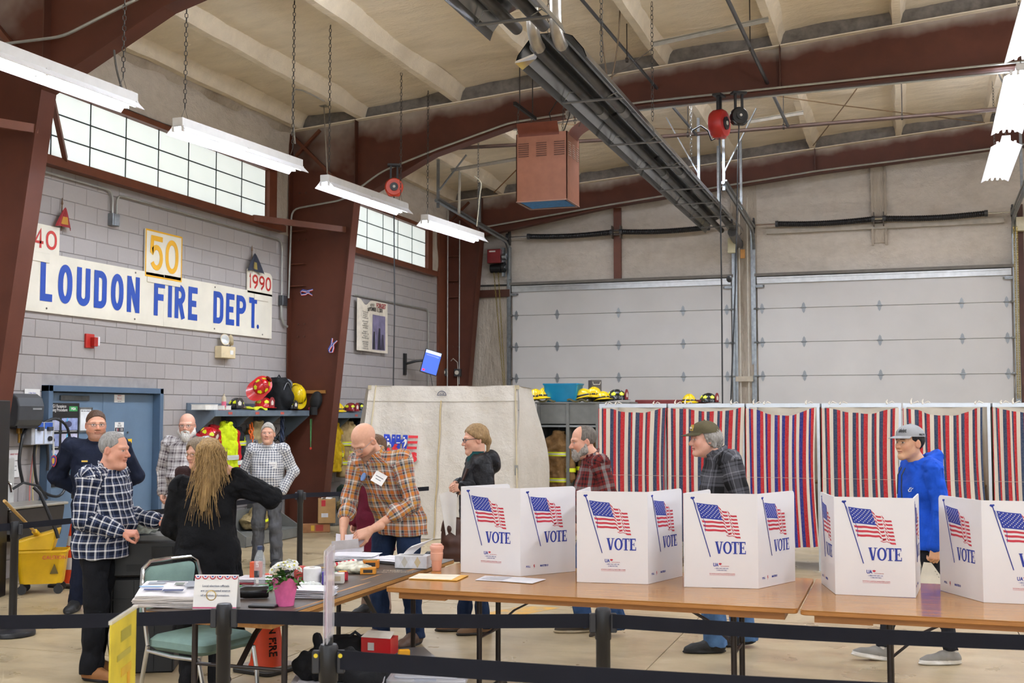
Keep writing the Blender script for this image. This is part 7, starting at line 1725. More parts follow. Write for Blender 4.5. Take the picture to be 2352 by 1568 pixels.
UA=text_mesh('UA',.028,M_INKB,.0002,.0009,xs=.8);UA2=text_mesh('ELECTION SERVICES',.0062,M_INKR,.0002,xs=.9);UA3=text_mesh('1-800-WE USE UA',.0105,M_INKB,.0002);UA4=text_mesh('(1-800-938-7382)',.0085,M_INKB,.0002);UA5=text_mesh('WWW.UAPOLLMASTER.COM',.0115,M_INKR,.0002);PM1=text_mesh('POLL',.017,M_INKB,.0002,.0005,xs=.85);PM2=text_mesh('MASTER II',.017,M_INKB,.0002,.0005,xs=.85)
dot=MB();dot.add([(.009*math.cos(a)*(1+.2*math.sin(3*a)),.006*math.sin(a),0)for a in[2*math.pi*k/14 for k in range(14)]],[tuple(range(14))]);DOT=dot.mesh('printed_map',M_INKR)
bolt=MB();bolt.add([(x,y,0)for x,y in((-.003,.012),(.004,.013),(.002,.003),(.006,.002),(-.002,-.016),(-.001,-.002),(-.005,-.001))],[tuple(range(7))[::-1]]);BOLT=bolt.mesh('printed_bolt',M_INKR)
ul=MB();ul.box((0,0,0),(.15,.0012,.0003));UL=ul.mesh('printed_rule',M_INKR)
def panel_poly(rl,rr_):
 P=[(0,0),(PW,0)];P+=(arc(PW-rr_,PH-rr_,rr_,rr_,0,90,5)if rr_ else[(PW,PH)]);P+=(arc(rl,PH-rl,rl,rl,90,180,5)if rl else[(0,PH)]);return P
SMESH={}
for key in((0,0),(.025,0),(0,.025)):
 m=MB();m.prism(panel_poly(*key),-.007,0);SMESH[key]=m.mesh('screen_panel',M_SCR)
eb=MB();eb.box((PW-.001,PH/2,-.0035),(.0025,PH-.06,.006));EDGE=eb.mesh('edge_strip',M_SCR_B)
def privacy_screen(label,pts,kinds):
 """pts: fold lines on the table, left to right as the camera sees the printed faces"""
 o=V((pts[1][0],pts[1][1],.752));t=thing('privacy_screen',label,'privacy screen',o,0,'white VOTE privacy screens')
 for i in range(len(pts)-1):
  p0=V((*pts[i],.752));d=V((*pts[i+1],.752))-p0;d=d.normalized()if kinds[i]!='flip' else d.normalized()
  if i==0:p0=V((*pts[1],.752))-d*PW
  n=d.cross(V((0,0,1)));F_=Matrix(((d.x,0,n.x,p0.x-o.x),(d.y,0,n.y,p0.y-o.y),(0,1,0,0),(0,0,0,1)))
  e=F_.to_euler();pos=F_.translation
  pn=ob('panel',SMESH[(.025,0)if i==0 else((0,.025)if i==len(pts)-2 else(0,0))],t,pos,e)
  if kinds[i]=='blank':continue
  for nm,me,dx,dy,dz in(('printed_flag',FLB,0,0,.0008),('printed_stars',FLS,0,0,.0012),('printed_stripes',FLR,0,0,.0008),('printed_vote',VOT,0,0,.0008)):ob(nm,me,pn,(dx,dy,dz))
  if i==1:
   for nm,me,(dx,dy)in(('printed_maker',UA,FQ(660,728)),('printed_map',DOT,FQ(697,720)),('printed_line',UA2,FQ(735,738)),('printed_line',UA3,FQ(707,755)),('printed_line',UA4,FQ(710,770)),('printed_line',UA5,FQ(712,798)),('printed_rule',UL,FQ(712,808))):ob(nm,me,pn,(dx,dy,.0008))
  else:
   for nm,me,(dx,dy)in(('printed_name',PM1,FQ(480,832)),('printed_bolt',BOLT,FQ(545,832)),('printed_name',PM2,FQ(655,832))):ob(nm,me,pn,(dx,dy,.0008))
 return t
def wing(p,ang,L=PW):return(p[0]+L*math.cos(math.radians(ang)),p[1]+L*math.sin(math.radians(ang)))
def scr3(label,a,b,angL,angR,prL='print'):
 """a,b: ends of the centre panel; wings swing back by the given headings"""
 d=math.degrees(math.atan2(b[1]-a[1],b[0]-a[0]));c=(a[0]+PW*math.cos(math.radians(d)),a[1]+PW*math.sin(math.radians(d)))
 return privacy_screen(label,[wing(a,angL),a,c,wing(c,angR)],(prL,'print','print'))
scr3('white folding VOTE privacy screen at the left end, beside the pink cup',(-2.79,7.23),(-2.355,7.165),62,52,'print')
scr3('white VOTE privacy screen in front of the man in red plaid',(-1.944,7.037),(-1.508,7.087),94,72)
scr3('white VOTE privacy screen in front of the man in the olive cap',(-1.279,7.051),(-.841,7.12),78,66)
scr3('white VOTE privacy screen with both wings swung back, beside the blue hoodie',(-.398,7.044),(.045,7.059),104,86)
scr3('white VOTE privacy screen cut off by the right edge of the picture',(.395,7.01),(.83,7.02),119,70)
M_POST=M('1b1b1e',.38,.2,.04);M_BELT=cloth('191a22',.8,.05,.003)
def stanchion(label,px,py,D,base=True,cas=True,zt_=.93):
 p=at(px,py,D=D);t=thing('stanchion',label,'stanchion',(p.x,p.y,0),YAW,'black belt stanchions')
 MB().lathe([(.16,0),(.178,.006),(.178,.03),(.17,.04),(.05,.05),(.034,.06)],32).build('base',M_POST,t,smooth=True)
 MB().lathe([(.032,.05),(.032,zt_-.14),(.036,zt_-.135),(.036,zt_-.012),(.030,zt_),(.012,zt_+.003)],22).build('post',M_POST,t,smooth=True)
 for s_ in(-1,1):
  MB().box((s_*.046,0,zt_-.065),(.03,.026,.085)).build('belt_clip',M('26262a',.5),t,bevel=.004)
 return t,V((p.x,p.y,0))
s1,q1=stanchion('black belt stanchion before the green chair',515,1385,5.31)
s2,q2=stanchion('black belt stanchion in front of the wooden table, below the second screen',1385,1395,5.19)
s3,q3=stanchion('nearest black belt stanchion with a clear sign holder on top',755,1478,4.38)
s4,q4=stanchion('black belt stanchion standing before the middle column',690,1125,13.06)
s5,q5=stanchion('black belt stanchion at the far left beside the mop bucket',28,1455,9.42,zt_=.915)
for c_ in s3.children:
 if c_.name.startswith('belt_clip'):
  m=MB();m.box((c_.data.vertices[0].co.x*0+(.046 if c_.name.endswith('1')or True else 0),0,0),(.001,.001,.001))
for s_ in(-1,1):MB().cyl((s_*.046,-.0135,.89),(s_*.046,-.016,.89),.008,n=12).build('yellow_button',M('d9c22a',.4),s3)
MB().lathe([(.020,-.004),(.024,0),(.020,.004)],18,(-.055,-.02,.97),(math.radians(90),0,0),cap=False).build('ring',M('b59a5a',.4,.6),s1)
def belt(label,a,b,z=.875,h=.048,sag=.012,za=None,zb=None):
 a,b=V(a),V(b);m=MB();n=14;th=.0016
 P=[a.lerp(b,i/n)+V((0,0,z-sag*math.sin(math.pi*i/n)))for i in range(n+1)]
 sd=(b-a).cross(V((0,0,1))).normalized()*th
 vs=[p+sd*s_+V((0,0,h/2*q))for p in P for s_,q in((-1,-1),(1,-1),(1,1),(-1,1))]
 m.add(vs,[(4*i+k,4*i+(k+1)%4,4*i+4+(k+1)%4,4*i+4+k)for i in range(n)for k in range(4)]+[(0,1,2,3),(4*n+3,4*n+2,4*n+1,4*n)]);o=m.build('belt',M_BELT);tag(o,label,'belt','retractable queue belts');return o
e1=at(-260,1440,D=5.15);belt('black queue belt across the lower left, in front of the chair',q1,(e1.x,e1.y,0),h=.062)
belt('black queue belt across the middle, below the dark table',q1,q2,h=.062)
e2=at(2600,1485,D=4.62);belt('black queue belt at the right below the wooden tables',q2,(e2.x,e2.y,0),h=.062)
e3=at(2600,1600,D=3.70);belt('lowest black queue belt, running from the nearest post to the right',q3,(e3.x,e3.y,0),h=.070)
belt('far black queue belt behind the people at the left',q5,q4,h=.05);e5=at(-200,1210,D=9.2);belt('far black queue belt end at the left edge',q5,(e5.x,e5.y,0),h=.06)
e4=at(985,1118,D=14.2);belt('far black queue belt passing behind the orange plaid shirt',q4,(e4.x,e4.y,0),h=.05)
t=thing('sign_holder','clear acrylic sign holder seen edge-on above the nearest post','sign holder',(q3.x,q3.y,.93),YAW+math.radians(92));
for x in(-.006,.006):MB().box((0,x,.19),(.22,.003,.34)).build('acrylic_sheet',GLASS('e6e4ea',.38,.1),t)
MB().box((0,0,.19),(.20,.002,.30)).build('paper_insert',M('d9c3cc',.6),t);MB().box((0,0,.012),(.03,.03,.03)).build('socket',M_POST,t)
a,b=at(254,1431,D=4.02),at(312,1392,D=4.36);c=(a+b)/2;dv=(b-a);ang=math.atan2(dv.y,dv.x);L=math.hypot(dv.x,dv.y);zt_=(a.z+b.z)/2
t=thing('yellow_sign','yellow printed sign on a stand at the lower left, seen at a slant','sign',(c.x,c.y,0),ang)
MB().box((0,0,zt_-.21),(L,.006,.42)).build('sign_sheet',M('c6b02a',.5,0,.1,7),t)
for x,z,a_,b_,c_ in((.02,-.07,.12,.04,'958a2a'),(.0,-.14,.16,.022,'a3963a'),(.03,-.20,.12,.03,'c29a24'),(.06,-.26,.03,.10,'cf9418'),(-.05,-.29,.10,.06,'cfc89a'),(.06,-.35,.10,.06,'c3bd98')):
 MB().box((x*L/.3,-.004,zt_+z),(a_*L/.3,.002,b_)).build('print_block',M(c_,.5),t)
MB().cyl((0,.02,0),(0,.02,zt_-.05),.014).build('stand_pole',M_POST,t);MB().lathe([(.14,0),(.15,.01),(.14,.02),(.02,.03)],24).build('stand_base',M_POST,t,smooth=True)
MB().box((0,0,zt_),(L+.01,.012,.012)).build('clear_frame',GLASS('e9e8e4',.5,.1),t)
cp=at(470,1500,D=6.95);t=thing('banquet_chair','chrome-framed banquet chair with pale green cushions tucked under the dark table','chair',(cp.x-.02,cp.y,0),math.radians(-12))
M_GRN=cloth('7f9a93',.85,.06,.004)
def padbox(a,b,h,z,r=.04):
 m=MB();rows=[(a-r*.6,b-r*.6,z),(a,b,z+r*.6),(a,b,z+h-r*.6),(a-r*.6,b-r*.6,z+h)];n=None;b0=[]
 for(aa,bb,zz)in rows:P=rr(aa,bb,.05);n=len(P);b0+=[(x,y,zz)for x,y in P]
 m.add(b0,[(i*n+k,i*n+(k+1)%n,(i+1)*n+(k+1)%n,(i+1)*n+k)for i in range(3)for k in range(n)]+[tuple(range(n-1,-1,-1)),tuple(3*n+k for k in range(n))]);return m
padbox(.23,.22,.085,.40).build('seat',M_GRN,t,smooth=True)
m=padbox(.20,.155,.05,0,.03);R=Matrix(((0,0,-1,-.245),(1,0,0,0),(0,1,0,.70),(0,0,0,1)));R=Matrix(((0,.15,-1,-.27),(1,0,0,0),(0,.98,.15,.72),(0,0,0,1)));m.v=[tuple(R@V(p))for p in m.v];m.build('backrest',M_GRN,t,smooth=True)
for y in(-1,1):
 MB().tube([(-.31,y*.0,.905)]if False else[(-.20,y*.235,.43),(-.225,y*.235,.56),(-.26,y*.235,.78),(-.275,y*.215,.87),(-.28,y*.16,.905),(-.28,0,.91)],.013,8).build('back_tube',M_CHROME,t,smooth=True)
 MB().tube([(-.20,y*.235,.43),(-.25,y*.225,.25),(-.30,y*.215,.0)],.013,8).build('leg',M_CHROME,t,smooth=True)
 MB().tube([(.20,y*.225,.39),(.235,y*.22,.25),(.26,y*.215,.0)],.013,8).build('leg',M_CHROME,t,smooth=True)
 MB().tube([(-.20,y*.235,.40),(0,y*.235,.385),(.21,y*.225,.385)],.012,8).build('side_rail',M_CHROME,t,smooth=True)
bp=at(338,1500,D=8.25);t=thing('ballot_box','large black plastic ballot box with a scanner lid and arrow notice','ballot box',(bp.x,bp.y,0),YAW+math.radians(8));t.scale=(.88,.8,.905);M_BB=M('0e0e10',.5,0,.05)
MB().box((0,0,.36),(.48,.5,.72)).build('bin',M_BB,t,bevel=.012);MB().box((0,0,.865),(.52,.54,.27)).build('upper_body',M_BB,t,bevel=.015)
MB().box((.0,.02,1.015),(.44,.42,.04)).build('scanner_deck',M('6b6a66',.4),t,bevel=.006);MB().box((.10,.27,1.06),(.30,.03,.12)).build('raised_lid',M('22252a',.4),t,bevel=.006)
for x in(-.24,-.08,.08,.24):
 MB().box((x,-.253,.36),(.012,.012,.68)).build('rib',M_BB,t)
for z in(.16,.36,.56):MB().box((0,-.253,z),(.48,.012,.012)).build('rib',M_BB,t)
MB().box((.0,-.272,.80),(.26,.006,.05)).build('slot_recess',M('08080a',.6),t);MB().box((.14,-.275,.92),(.16,.01,.08)).build('slot_recess',M('08080a',.6),t)
MB().box((.13,-.276,.66),(.12,.003,.27)).build('arrow_notice',M('c9cacf',.6),t);m=MB();m.add([(.13+x,-.279,.74+z)for x,z in((-.03,.0),(0,.04),(.03,.0),(.014,.0),(.014,-.04),(-.014,-.04),(-.014,.0))],[tuple(range(7))]);m.build('arrow',M_INK,t);txt('HERE',.035,M_INK,t,(.13,-.279,.655),(math.radians(90),0,0))
MB().box((.13,-.285,.865),(.12,.02,.012)).build('tray_edge',M('9b8a62',.4,.4),t)
MB().tube([(-.27,-.1,.85),(-.30,-.12,.6),(-.29,-.1,.2),(-.28,0,.02)],.005,6).build('cable',M('b9b4a4',.6),t,smooth=True)
t2=thing('plastic_bag','crumpled clear plastic bag on the ballot box','bag',at(322,1224,Z=.945));s=SDF((-.16,-.16,-.02),(.16,.16,.14),.006);s.ell((0,0,.03),(.11,.08,.04),0);s.ell((.05,.02,.04),(.08,.06,.035),.02);P,Q=s.mesh();P=P+normals(P,Q)*(vnoise(P,38,3)*.014)[:,None];P[:,2]=np.maximum(P[:,2],0);ob('bag',np_mesh('bag',P,Q,M('c9d0c6',.25,0,.12,30)),t2)
def cone(label,p,s=1,rz=0,letters=None,bands=()):
 t=thing('traffic_cone',label,'traffic cone',p,rz);t.scale=(s,s,s)
 MB().prism(rr(.19,.19,.05),0,.03).build('base',M('2b2724',.6),t,bevel=.006);MB().prism(rr(.17,.17,.05),.03,.045).build('base_rim',M('8a8278',.6),t)
 MB().lathe([(.138,.045),(.128,.06),(.036,.66),(.030,.70),(.022,.705)],28).build('body',M('d1431a',.5,0,.05,6),t,smooth=True)
 for za,zb in bands:m=MB();r_=lambda z:.128-(z-.06)*.1533;m.lathe([(r_(za)+.002,za),(r_(zb)+.002,zb)],28,cap=False);m.build('reflective_collar',M('d6d2cc',.4),t,smooth=True)
 if letters:
  me=text_mesh(letters,.075,M('3a1a12',.6),.001,.002,xs=1.0)
  for v_ in me.vertices:z=.36-v_.co.x;r=.128-(z-.06)*.1533+.003;a=v_.co.y/.1;v_.co=(r*math.sin(a),-r*math.cos(a),z)
  ob('lettering',me,t,rot=(0,0,math.radians(62)))
cone('orange traffic cone lettered LOUDON FIRE under the dark table',at(614,1538,Z=0),.95,YAW-.55,'LOUDON FIRE')
cone('orange and white traffic cone half hidden behind the checked shirt',at(168,1345,Z=0),1.0,0,None,((.18,.30),(.42,.52)))
mp=at(96,1360,Z=0);t=thing('mop_bucket','yellow mop bucket with wringer and black handle on castors at the left','mop bucket',mp,YAW+math.radians(14));M_MOP=M('d6a912',.45,0,.06,6)
m=MB();tub(m,[(.20,.10),(.205,.12),(.235,.40),(.25,.41),(.25,.43),(.24,.43),(.235,.40),(.19,.14)],.62,.06);m.build('bucket',M_MOP,t,smooth=True)
m=MB();m.hexa([V(p)for p in((-.22,-.13,.42),(.10,-.13,.42),(.10,.13,.42),(-.22,.13,.42),(-.25,-.14,.52),(.16,-.14,.64),(.16,.14,.64),(-.25,.14,.52))]);o_=m.build('wringer',M_MOP,t,bevel=.02,seg=2);MB().hexa([V(p)for p in((-.18,-.10,.50),(.08,-.10,.58),(.08,.10,.58),(-.18,.10,.50),(-.21,-.11,.536),(.12,-.11,.628),(.12,.11,.628),(-.21,.11,.536))]).build('wringer_basket',M('a8840c',.6),t)
MB().tube([(.16,-.15,.55),(.14,-.15,.62),(-.02,-.15,1.0),(-.08,-.15,1.06)],.018,8).build('press_handle',M_BLK,t,smooth=True)
for x,y in((-.17,-.12),(.17,-.12),(-.17,.12),(.17,.12)):
 MB().cyl((x,y-.015,.045),(x,y+.015,.045),.045,n=14).build('castor',M_BLK,t);MB().box((x,y,.09),(.03,.05,.03)).build('castor_fork',M_BLK,t)
txt('CAUTION',.05,M_INKR,t,(.13,-.152,.36),(math.radians(82),0,0));m=MB();fr=Matrix(((1,0,0,.13),(0,0,-1,-.146),(0,1,0,.25),(0,0,0,1)));m.prism([(-.04,-.05),(.04,-.05),(0,.05)],0,.003,fr);m.build('warning_mark',M('5b4a12',.6),t)
t=thing('mop','mop with a pale wooden handle and yellow head standing in the bucket','mop',mp);a=V((-.05,0,.56));b=at(10,1150,D=9.9)-mp;MB().tube([a,a.lerp(b,.5),b],.014,8).build('handle',M('c09a5c',.6),t,smooth=True);MB().bar(a+(b-a)*.0,a+(b-a)*.16,.05,.04).build('head_clamp',M_MOP,t,bevel=.006)
def tote(label,c,a,ratio,h,mat,lid=None,rz=0):
 t=thing('storage_tote',label,'storage box',c,rz);m=MB();tub(m,[(a*.9,0),(a*.9,.01),(a,h),(a+.012,h),(a+.012,h-.02),(a+.004,h-.02),(a-.006,h-.004),(a*.87,.015)],ratio,.03);m.build('tote',mat,t,smooth=True)
 if lid:m=MB();m.prism(rr(a+.018,a*ratio+.018,.04),h-.004,h+.022);m.prism(rr(a-.02,a*ratio-.02,.04),h+.022,h+.034);m.build('lid',lid,t,bevel=.005)
 return t
bt=at(775,1640,D=6.3);tote('translucent white storage tote under a heap of black clothes',(bt.x,bt.y,0),.23,.72,.33,M('a9a7ad',.35,0,.03),M('b9b7bd',.35,0,.03),YAW+.05)
bh=thing('clothes_heap','black coat heaped on the white tote behind the nearest post','clothes',(bt.x,bt.y,.365));c=Cloth((-.35,-.3,-.02),(.35,.3,.4),.01);c.s.ell((-.10,0,.05),(.15,.14,.10),0);c.s.ell((.08,0,.06),(.17,.14,.09),.05);c.s.ell((.16,-.05,.02),(.12,.12,.05),.04);c.s.cap((-.12,0,.1),(-.14,.02,.21),.045,.03,.03);c.s.half((0,0,0),(0,0,-1));c.pr.append(('l',A3((-.2,0,.05)),A3((.2,0,.05)),.1,.1));c.finish('cloth',cloth('0f0f12',.85,.06,.02),bh,.022,1.3,9)
b2=at(985,1640,D=6.45);ct=tote('clear plastic tote with papers showing, lettered Town Clerk',(b2.x,b2.y,0),.20,.75,.33,GLASS('d9dbe2',.32,.15),GLASS('d5d7de',.42,.15),YAW-.06)
for k,(x,z,c_,r_)in enumerate(((-.11,.20,'c77a42',.2),(-.07,.22,'7d5560',-.1),(-.13,.22,'3f8a4a',.05),(.02,.20,'cfc6bd',.3),(-.02,.26,'2d4a7a',.1),(.08,.22,'d9d5cf',-.2))):
 MB().box((x,-.10+.01*k,z),(.12,.02,.16),(0,r_,0)).build('stored_paper',M(c_,.6),ct)
MB().box((.12,-.148,.23),(.14,.002,.13),(math.radians(6),0,0)).build('sticker',M('dcdbe0',.6),ct);txt('Town Clerk &',.026,M_INK,ct,(.115,-.151,.26),(math.radians(84),math.radians(-14),0))
b3=at(815,1560,D=7.05);pack('big black bag lying under the dark table',(b3.x,b3.y,.0),(.55,.34,.44),'121214',YAW-1.57)
t=thing('folding_crate','grey and black folding crate under the dark table','crate',(*at(905,1560,D=6.95).xy,0),YAW+.3);MB().box((0,0,.17),(.42,.32,.34)).build('crate',M('26272a',.5),t,bevel=.008)
for x in(-.2,0,.2):MB().box((x,-.163,.17),(.02,.01,.32)).build('slat',M('56575a',.5),t)
MB().box((0,0,.345),(.45,.35,.025)).build('rim',M('8e8f94',.3,.4),t,bevel=.006)
t=thing('red_carton','opened red and white carton on the crate','box',(*at(872,1500,D=6.95).xy,.36),YAW-.3);MB().box((0,0,.055),(.19,.12,.10)).build('carton',M('b3151c',.35,0,.05),t,bevel=.002);MB().hexa([V(p)for p in((-.095,-.06,.106),(.095,-.06,.106),(.07,.06,.125),(-.10,.06,.125),(-.095,-.06,.108),(.095,-.06,.108),(.07,.06,.127),(-.10,.06,.127))]).build('flap',M('d8d2c8',.6),t);MB().box((-.03,-.0615,.055),(.04,.002,.045)).build('label',M('c6c4c0',.5),t)
t=thing('tape_roll','yellow tape dispenser lying on the crate edge','tape',(*at(928,1500,D=6.8).xy,.36),.4);MB().box((0,0,.03),(.07,.03,.06)).build('body',M('d99a14',.4),t,bevel=.008)
pc=at(375,1602,D=7.35);t=thing('cable','orange cable on the floor at the foot of the ballot box','cable',(pc.x,pc.y,0));MB().tube([(.22*math.cos(a),.12*math.sin(a),.008)for a in[k*.35 for k in range(14)]],.008,6).build('cord',M('c8661a',.5),t,smooth=True)
hp=at(803,1245,D=8.75);t=thing('papers','folded white papers in the hands of the bending man','paper',hp)
MB().sheet(8,6,lambda u,v:RV*(.22*(u-.5))+V((0,0,1))*(.15*(v-.5)+.03*(u-.5)-.02*math.sin(u*3))+FLAT*(.05*v-.03*u),0,.002).build('sheet',M('dedce4',.7),t,smooth=True)
MB().sheet(8,4,lambda u,v:RV*(.2*(u-.62))+V((0,0,1))*(.07*(v-.5)+.02*u-.02)+FLAT*(-.05-.03*v),0,.002).build('sheet',M('e3e1e6',.7),t,smooth=True)
hp=at(1030,1162,D=9.42);t=thing('papers','white folded papers hanging from the hands of the woman in the black coat','paper',hp)
MB().sheet(8,8,lambda u,v:RV*(.13*(u-.5)*(1.1-.5*(1-v))+.02*(1-v))+V((0,0,1))*(.33*v-.21-.05*abs(u-.5))+FLAT*(.01*math.sin(u*5)),0,.003).build('sheet',M_PAPER,t,smooth=True)
hp=at(2140,1320,D=8.25);t=thing('folder','white paper folder held by the young man in the blue hoodie','folder',hp)
m=MB();P=[(-.055,.09),(.0,.085),(.085,-.035),(.05,-.085),(-.10,-.085)];fr=Matrix(((RV.x,0,FLAT.x,0),(RV.y,0,FLAT.y,0),(0,1,0,0),(0,0,0,1)));m.prism(P,-.003,.003,fr);m.build('folder',M('d8d2c4',.7),t);m=MB()
for k in range(3):m.prism([(.02+.012*k,.03-.02*k),(.028+.012*k,.025-.02*k),(.026+.012*k,.02-.02*k)],-.0045,-.0035,fr)
m.build('print_mark',M_INK,t,kind='stuff')
hb=at(1040,1232,D=9.45);t=thing('handbag','brown leather handbag hanging behind the first privacy screen','bag',hb);s=SDF((-.2,-.2,-.24),(.2,.2,.2),.01);s.torso([(-.2,0,0,.045,.105),(-.05,0,0,.05,.10),(.10,0,.01,.035,.08),(.15,0,-.01,.02,.07)],.02,3);P,Q=s.mesh();P=P+normals(P,Q)*(vnoise(P,20,2)*.01)[:,None];P=P@np.array(Euler((0,0,YAW+1.57)).to_matrix()).T;ob('body',np_mesh('body',P,Q,M('4a2c22',.45,0,.1,10)),t);MB().tube([(-.07,0,.15),(-.09,0,.10),(-.10,0,.04)],.006,6).build('zip_pull',M('5a3a2a',.5),t);MB().tube([RV*-.04+V((0,0,.15)),RV*.05+V((0,0,.38)),RV*.12+V((0,0,.55))],.012,6).build('strap',M('3d241c',.5),t,smooth=True)
# ---------------------------------------------------------------- small things on the tables
TZ=.7515
def T(px,py):return at(px,py,Z=TZ)
def item(name,label,cat,px,py,rz=0,group=None):return thing(name,label,cat,T(px,py),rz,group)
t=item('newspaper_stack','stack of folded printed ballots and papers at the near end of the dark table','papers',392,1388,.35);rn=random.Random(2)
for k in range(14):
 MB().sheet(6,4,lambda u,v:(.34*(u-.5),.24*(v-.5),(.006*k+.006)*(.75+.55*v)+(.004*math.sin(u*5+k))+(.012*(1-abs(v-.5)*2)if k==13 else 0)),0,.005).build('paper',M('cfc8c4' if k<13 else 'dcd9dc',.8),t,loc=(rn.uniform(-.008,.008),rn.uniform(-.008,.008),0),rz=rn.uniform(-.04,.04))
for x,y,a,b,c in((-.08,-.06,.10,.02,'33407a'),(-.10,-.02,.13,.012,'6fa3cf'),(.03,-.07,.11,.03,'4b5272'),(.04,.03,.05,.04,'7b8078'),(-.09,.05,.09,.04,'9aa0a8'),(.11,.02,.06,.10,'8f929a'),(.0,.09,.2,.012,'5b5f6b')):
 MB().box((x,y,.1075+y*.17-abs(y)*.095),(a,b,.001),(math.radians(9.5),0,0)).build('print_block',M(c,.7),t)
t=item('tent_card','white tent card with red and blue swags about local election officials','sign',492,1399,YAW-.04);R=Euler((math.radians(78),0,0)).to_matrix()
MB().box((0,.02,.088),(.235,.002,.18),(math.radians(-12),0,0)).build('front_sheet',M_PAPER,t);MB().box((0,.068,.088),(.235,.002,.18),(math.radians(12),0,0)).build('back_sheet',M_PAPER,t)
for k,s_ in enumerate(('Local election officials','are your trusted source','of election information.')):txt(s_,.0165,M('4b5570',.7),t,(0,.0185+.0+.2126*(.032-.024*k)-.003,.088+(.032-.024*k)),(math.radians(78),0,0))
for k in range(6):
 x=-.10+.04*k
 for r_,c in((.018,'b43044'),(.012,'e2dfe2'),(.007,'33489a')):
  m=MB();m.add([(x+r_*math.cos(a),.0+.036+.2126*r_*math.sin(a)-.0028-(.018-r_)*.05,.172+r_*math.sin(a))for a in[math.pi+math.pi*i/8 for i in range(9)]],[tuple(range(9))]);m.build('swag',M(c,.7),t)
MB().box((0,.0005,.008),(.235,.002,.008),(math.radians(-12),0,0)).build('pink_rule',M('c05a7a',.7),t)
t=item('water_bottle','empty clear plastic water bottle with a dark cap on the dark table','bottle',596,1345);MB().lathe([(.030,.0),(.034,.006),(.034,.05),(.032,.06),(.034,.07),(.034,.15),(.031,.17),(.020,.20),(.0135,.212),(.0135,.226)],20).build('bottle',GLASS('c4cacd',.36,.06),t,smooth=True)
MB().lathe([(.016,.218),(.016,.238),(.014,.240)],16).build('cap',M('2c3a58',.5),t,smooth=True);txt('LIFE',.022,M_PAPER,t,(.004,-.034,.135),(math.radians(90),math.radians(-90),YAW));MB().box((.0,-.034,.075),(.03,.002,.04),(0,0,YAW)).build('label_mark',M('3d4148',.6),t);MB().box((.005,-.0345,.035),(.016,.002,.03),(0,0,YAW)).build('barcode',M_PAPER,t)
t=item('flower_pot','white daisies in a pink paper-wrapped pot on the dark table','flowers',655,1390);m=MB();n=26;rows=[]
for i,(r,z)in enumerate(((.046,0),(.052,.05),(.062,.10),(.070,.125))):
 rows.append([(r*math.cos(a)*(1+.03*math.cos(13*a)),r*math.sin(a)*(1+.03*math.cos(13*a)),z+(.030*abs(math.sin(a*2.5+.4))if i==3 else 0))for a in[2*math.pi*k/n for k in range(n)]])
m.add([p for r in rows for p in r],[(i*n+k,i*n+(k+1)%n,(i+1)*n+(k+1)%n,(i+1)*n+k)for i in range(3)for k in range(n)]+[tuple(range(n-1,-1,-1))]);m.build('paper_wrap',M('cf5f92',.6,0,.06,30),t,smooth=True)
MB().lathe([(.001,.10),(.058,.10)],16,cap=False).build('soil',M('3a2a1e',.9),t)
lf=MB();lf.add([(0,0,0),(.012,.010,.004),(.020,.004,.003),(.030,.012,.003),(.044,0,-.004),(.030,-.012,.003),(.020,-.004,.003),(.012,-.010,.004)],[tuple(range(8))]);LF=lf.mesh('leaf',M('3f6b24',.6,0,.12,30),True)
for k in range(90):
 a=rn.uniform(0,6.28);r=rn.uniform(.01,.075);ob('leaf',LF,t,(r*math.cos(a),r*math.sin(a),rn.uniform(.105,.185)-r*.3),(rn.uniform(-.6,.6),rn.uniform(-.9,.5),a),(1,1,1))
pt=MB()
for k in range(16):
 a=2*math.pi*k/16;c_,s_=math.cos(a),math.sin(a);pt.add([(c_*.004,s_*.004,.003),(c_*.016-s_*.0045,s_*.016+c_*.0045,.006),(c_*.025,s_*.025,.001+.003*(k%2)),(c_*.016+s_*.0045,s_*.016-c_*.0045,.006)],[(0,3,2,1)])
for k in range(10):
 a=2*math.pi*k/10+.2;c_,s_=math.cos(a),math.sin(a);pt.add([(c_*.003,s_*.003,.006),(c_*.011-s_*.004,s_*.011+c_*.004,.012),(c_*.017,s_*.017,.010),(c_*.011+s_*.004,s_*.011-c_*.004,.012)],[(0,3,2,1)])
PET=pt.mesh('petals',M('e6e6e2',.6,0,.02));ey=MB();ey.ell((0,0,.008),(.0055,.0055,.004),None,10,6);EY=ey.mesh('flower_eye',M('b8b33a',.6))
for k in range(22):
 a=k*2.4;r=.074*math.sqrt((k+.5)/22);z=.225-4.5*r*r+rn.uniform(-.012,.012);e=(rn.uniform(-.3,.3)-math.sin(a)*r*9,math.cos(a)*0+math.cos(a)*r*9,0)
 p=ob('flower',PET,t,(r*math.cos(a),r*math.sin(a),z),e,(1.15,)*3);ob('flower_eye',EY,p)
t=item('thermos','black flask lying on its side on the dark table','flask',580,1374,.5);MB().lathe([(.020,-.105),(.022,-.10),(.022,-.085),(.030,-.07),(.036,-.04),(.036,.08),(.030,.09)],20,(0,0,.037),(0,math.radians(90),0)).build('flask',M('151618',.22,0,.03),t,smooth=True);MB().lathe([(.023,-.112),(.023,-.10)],16,(0,0,.037),(0,math.radians(90),0)).build('steel_ring',M_CHROME,t)
t=item('snack_pack','green and yellow snack packet behind the black flask','packet',610,1356,.6);MB().box((0,0,.018),(.085,.05,.034)).build('packet',M('1d7a3c',.4,0,.08,30),t,bevel=.010,seg=2);MB().box((-.03,0,.018),(.02,.052,.03)).build('yellow_end',M('c9b23a',.5),t,bevel=.006)
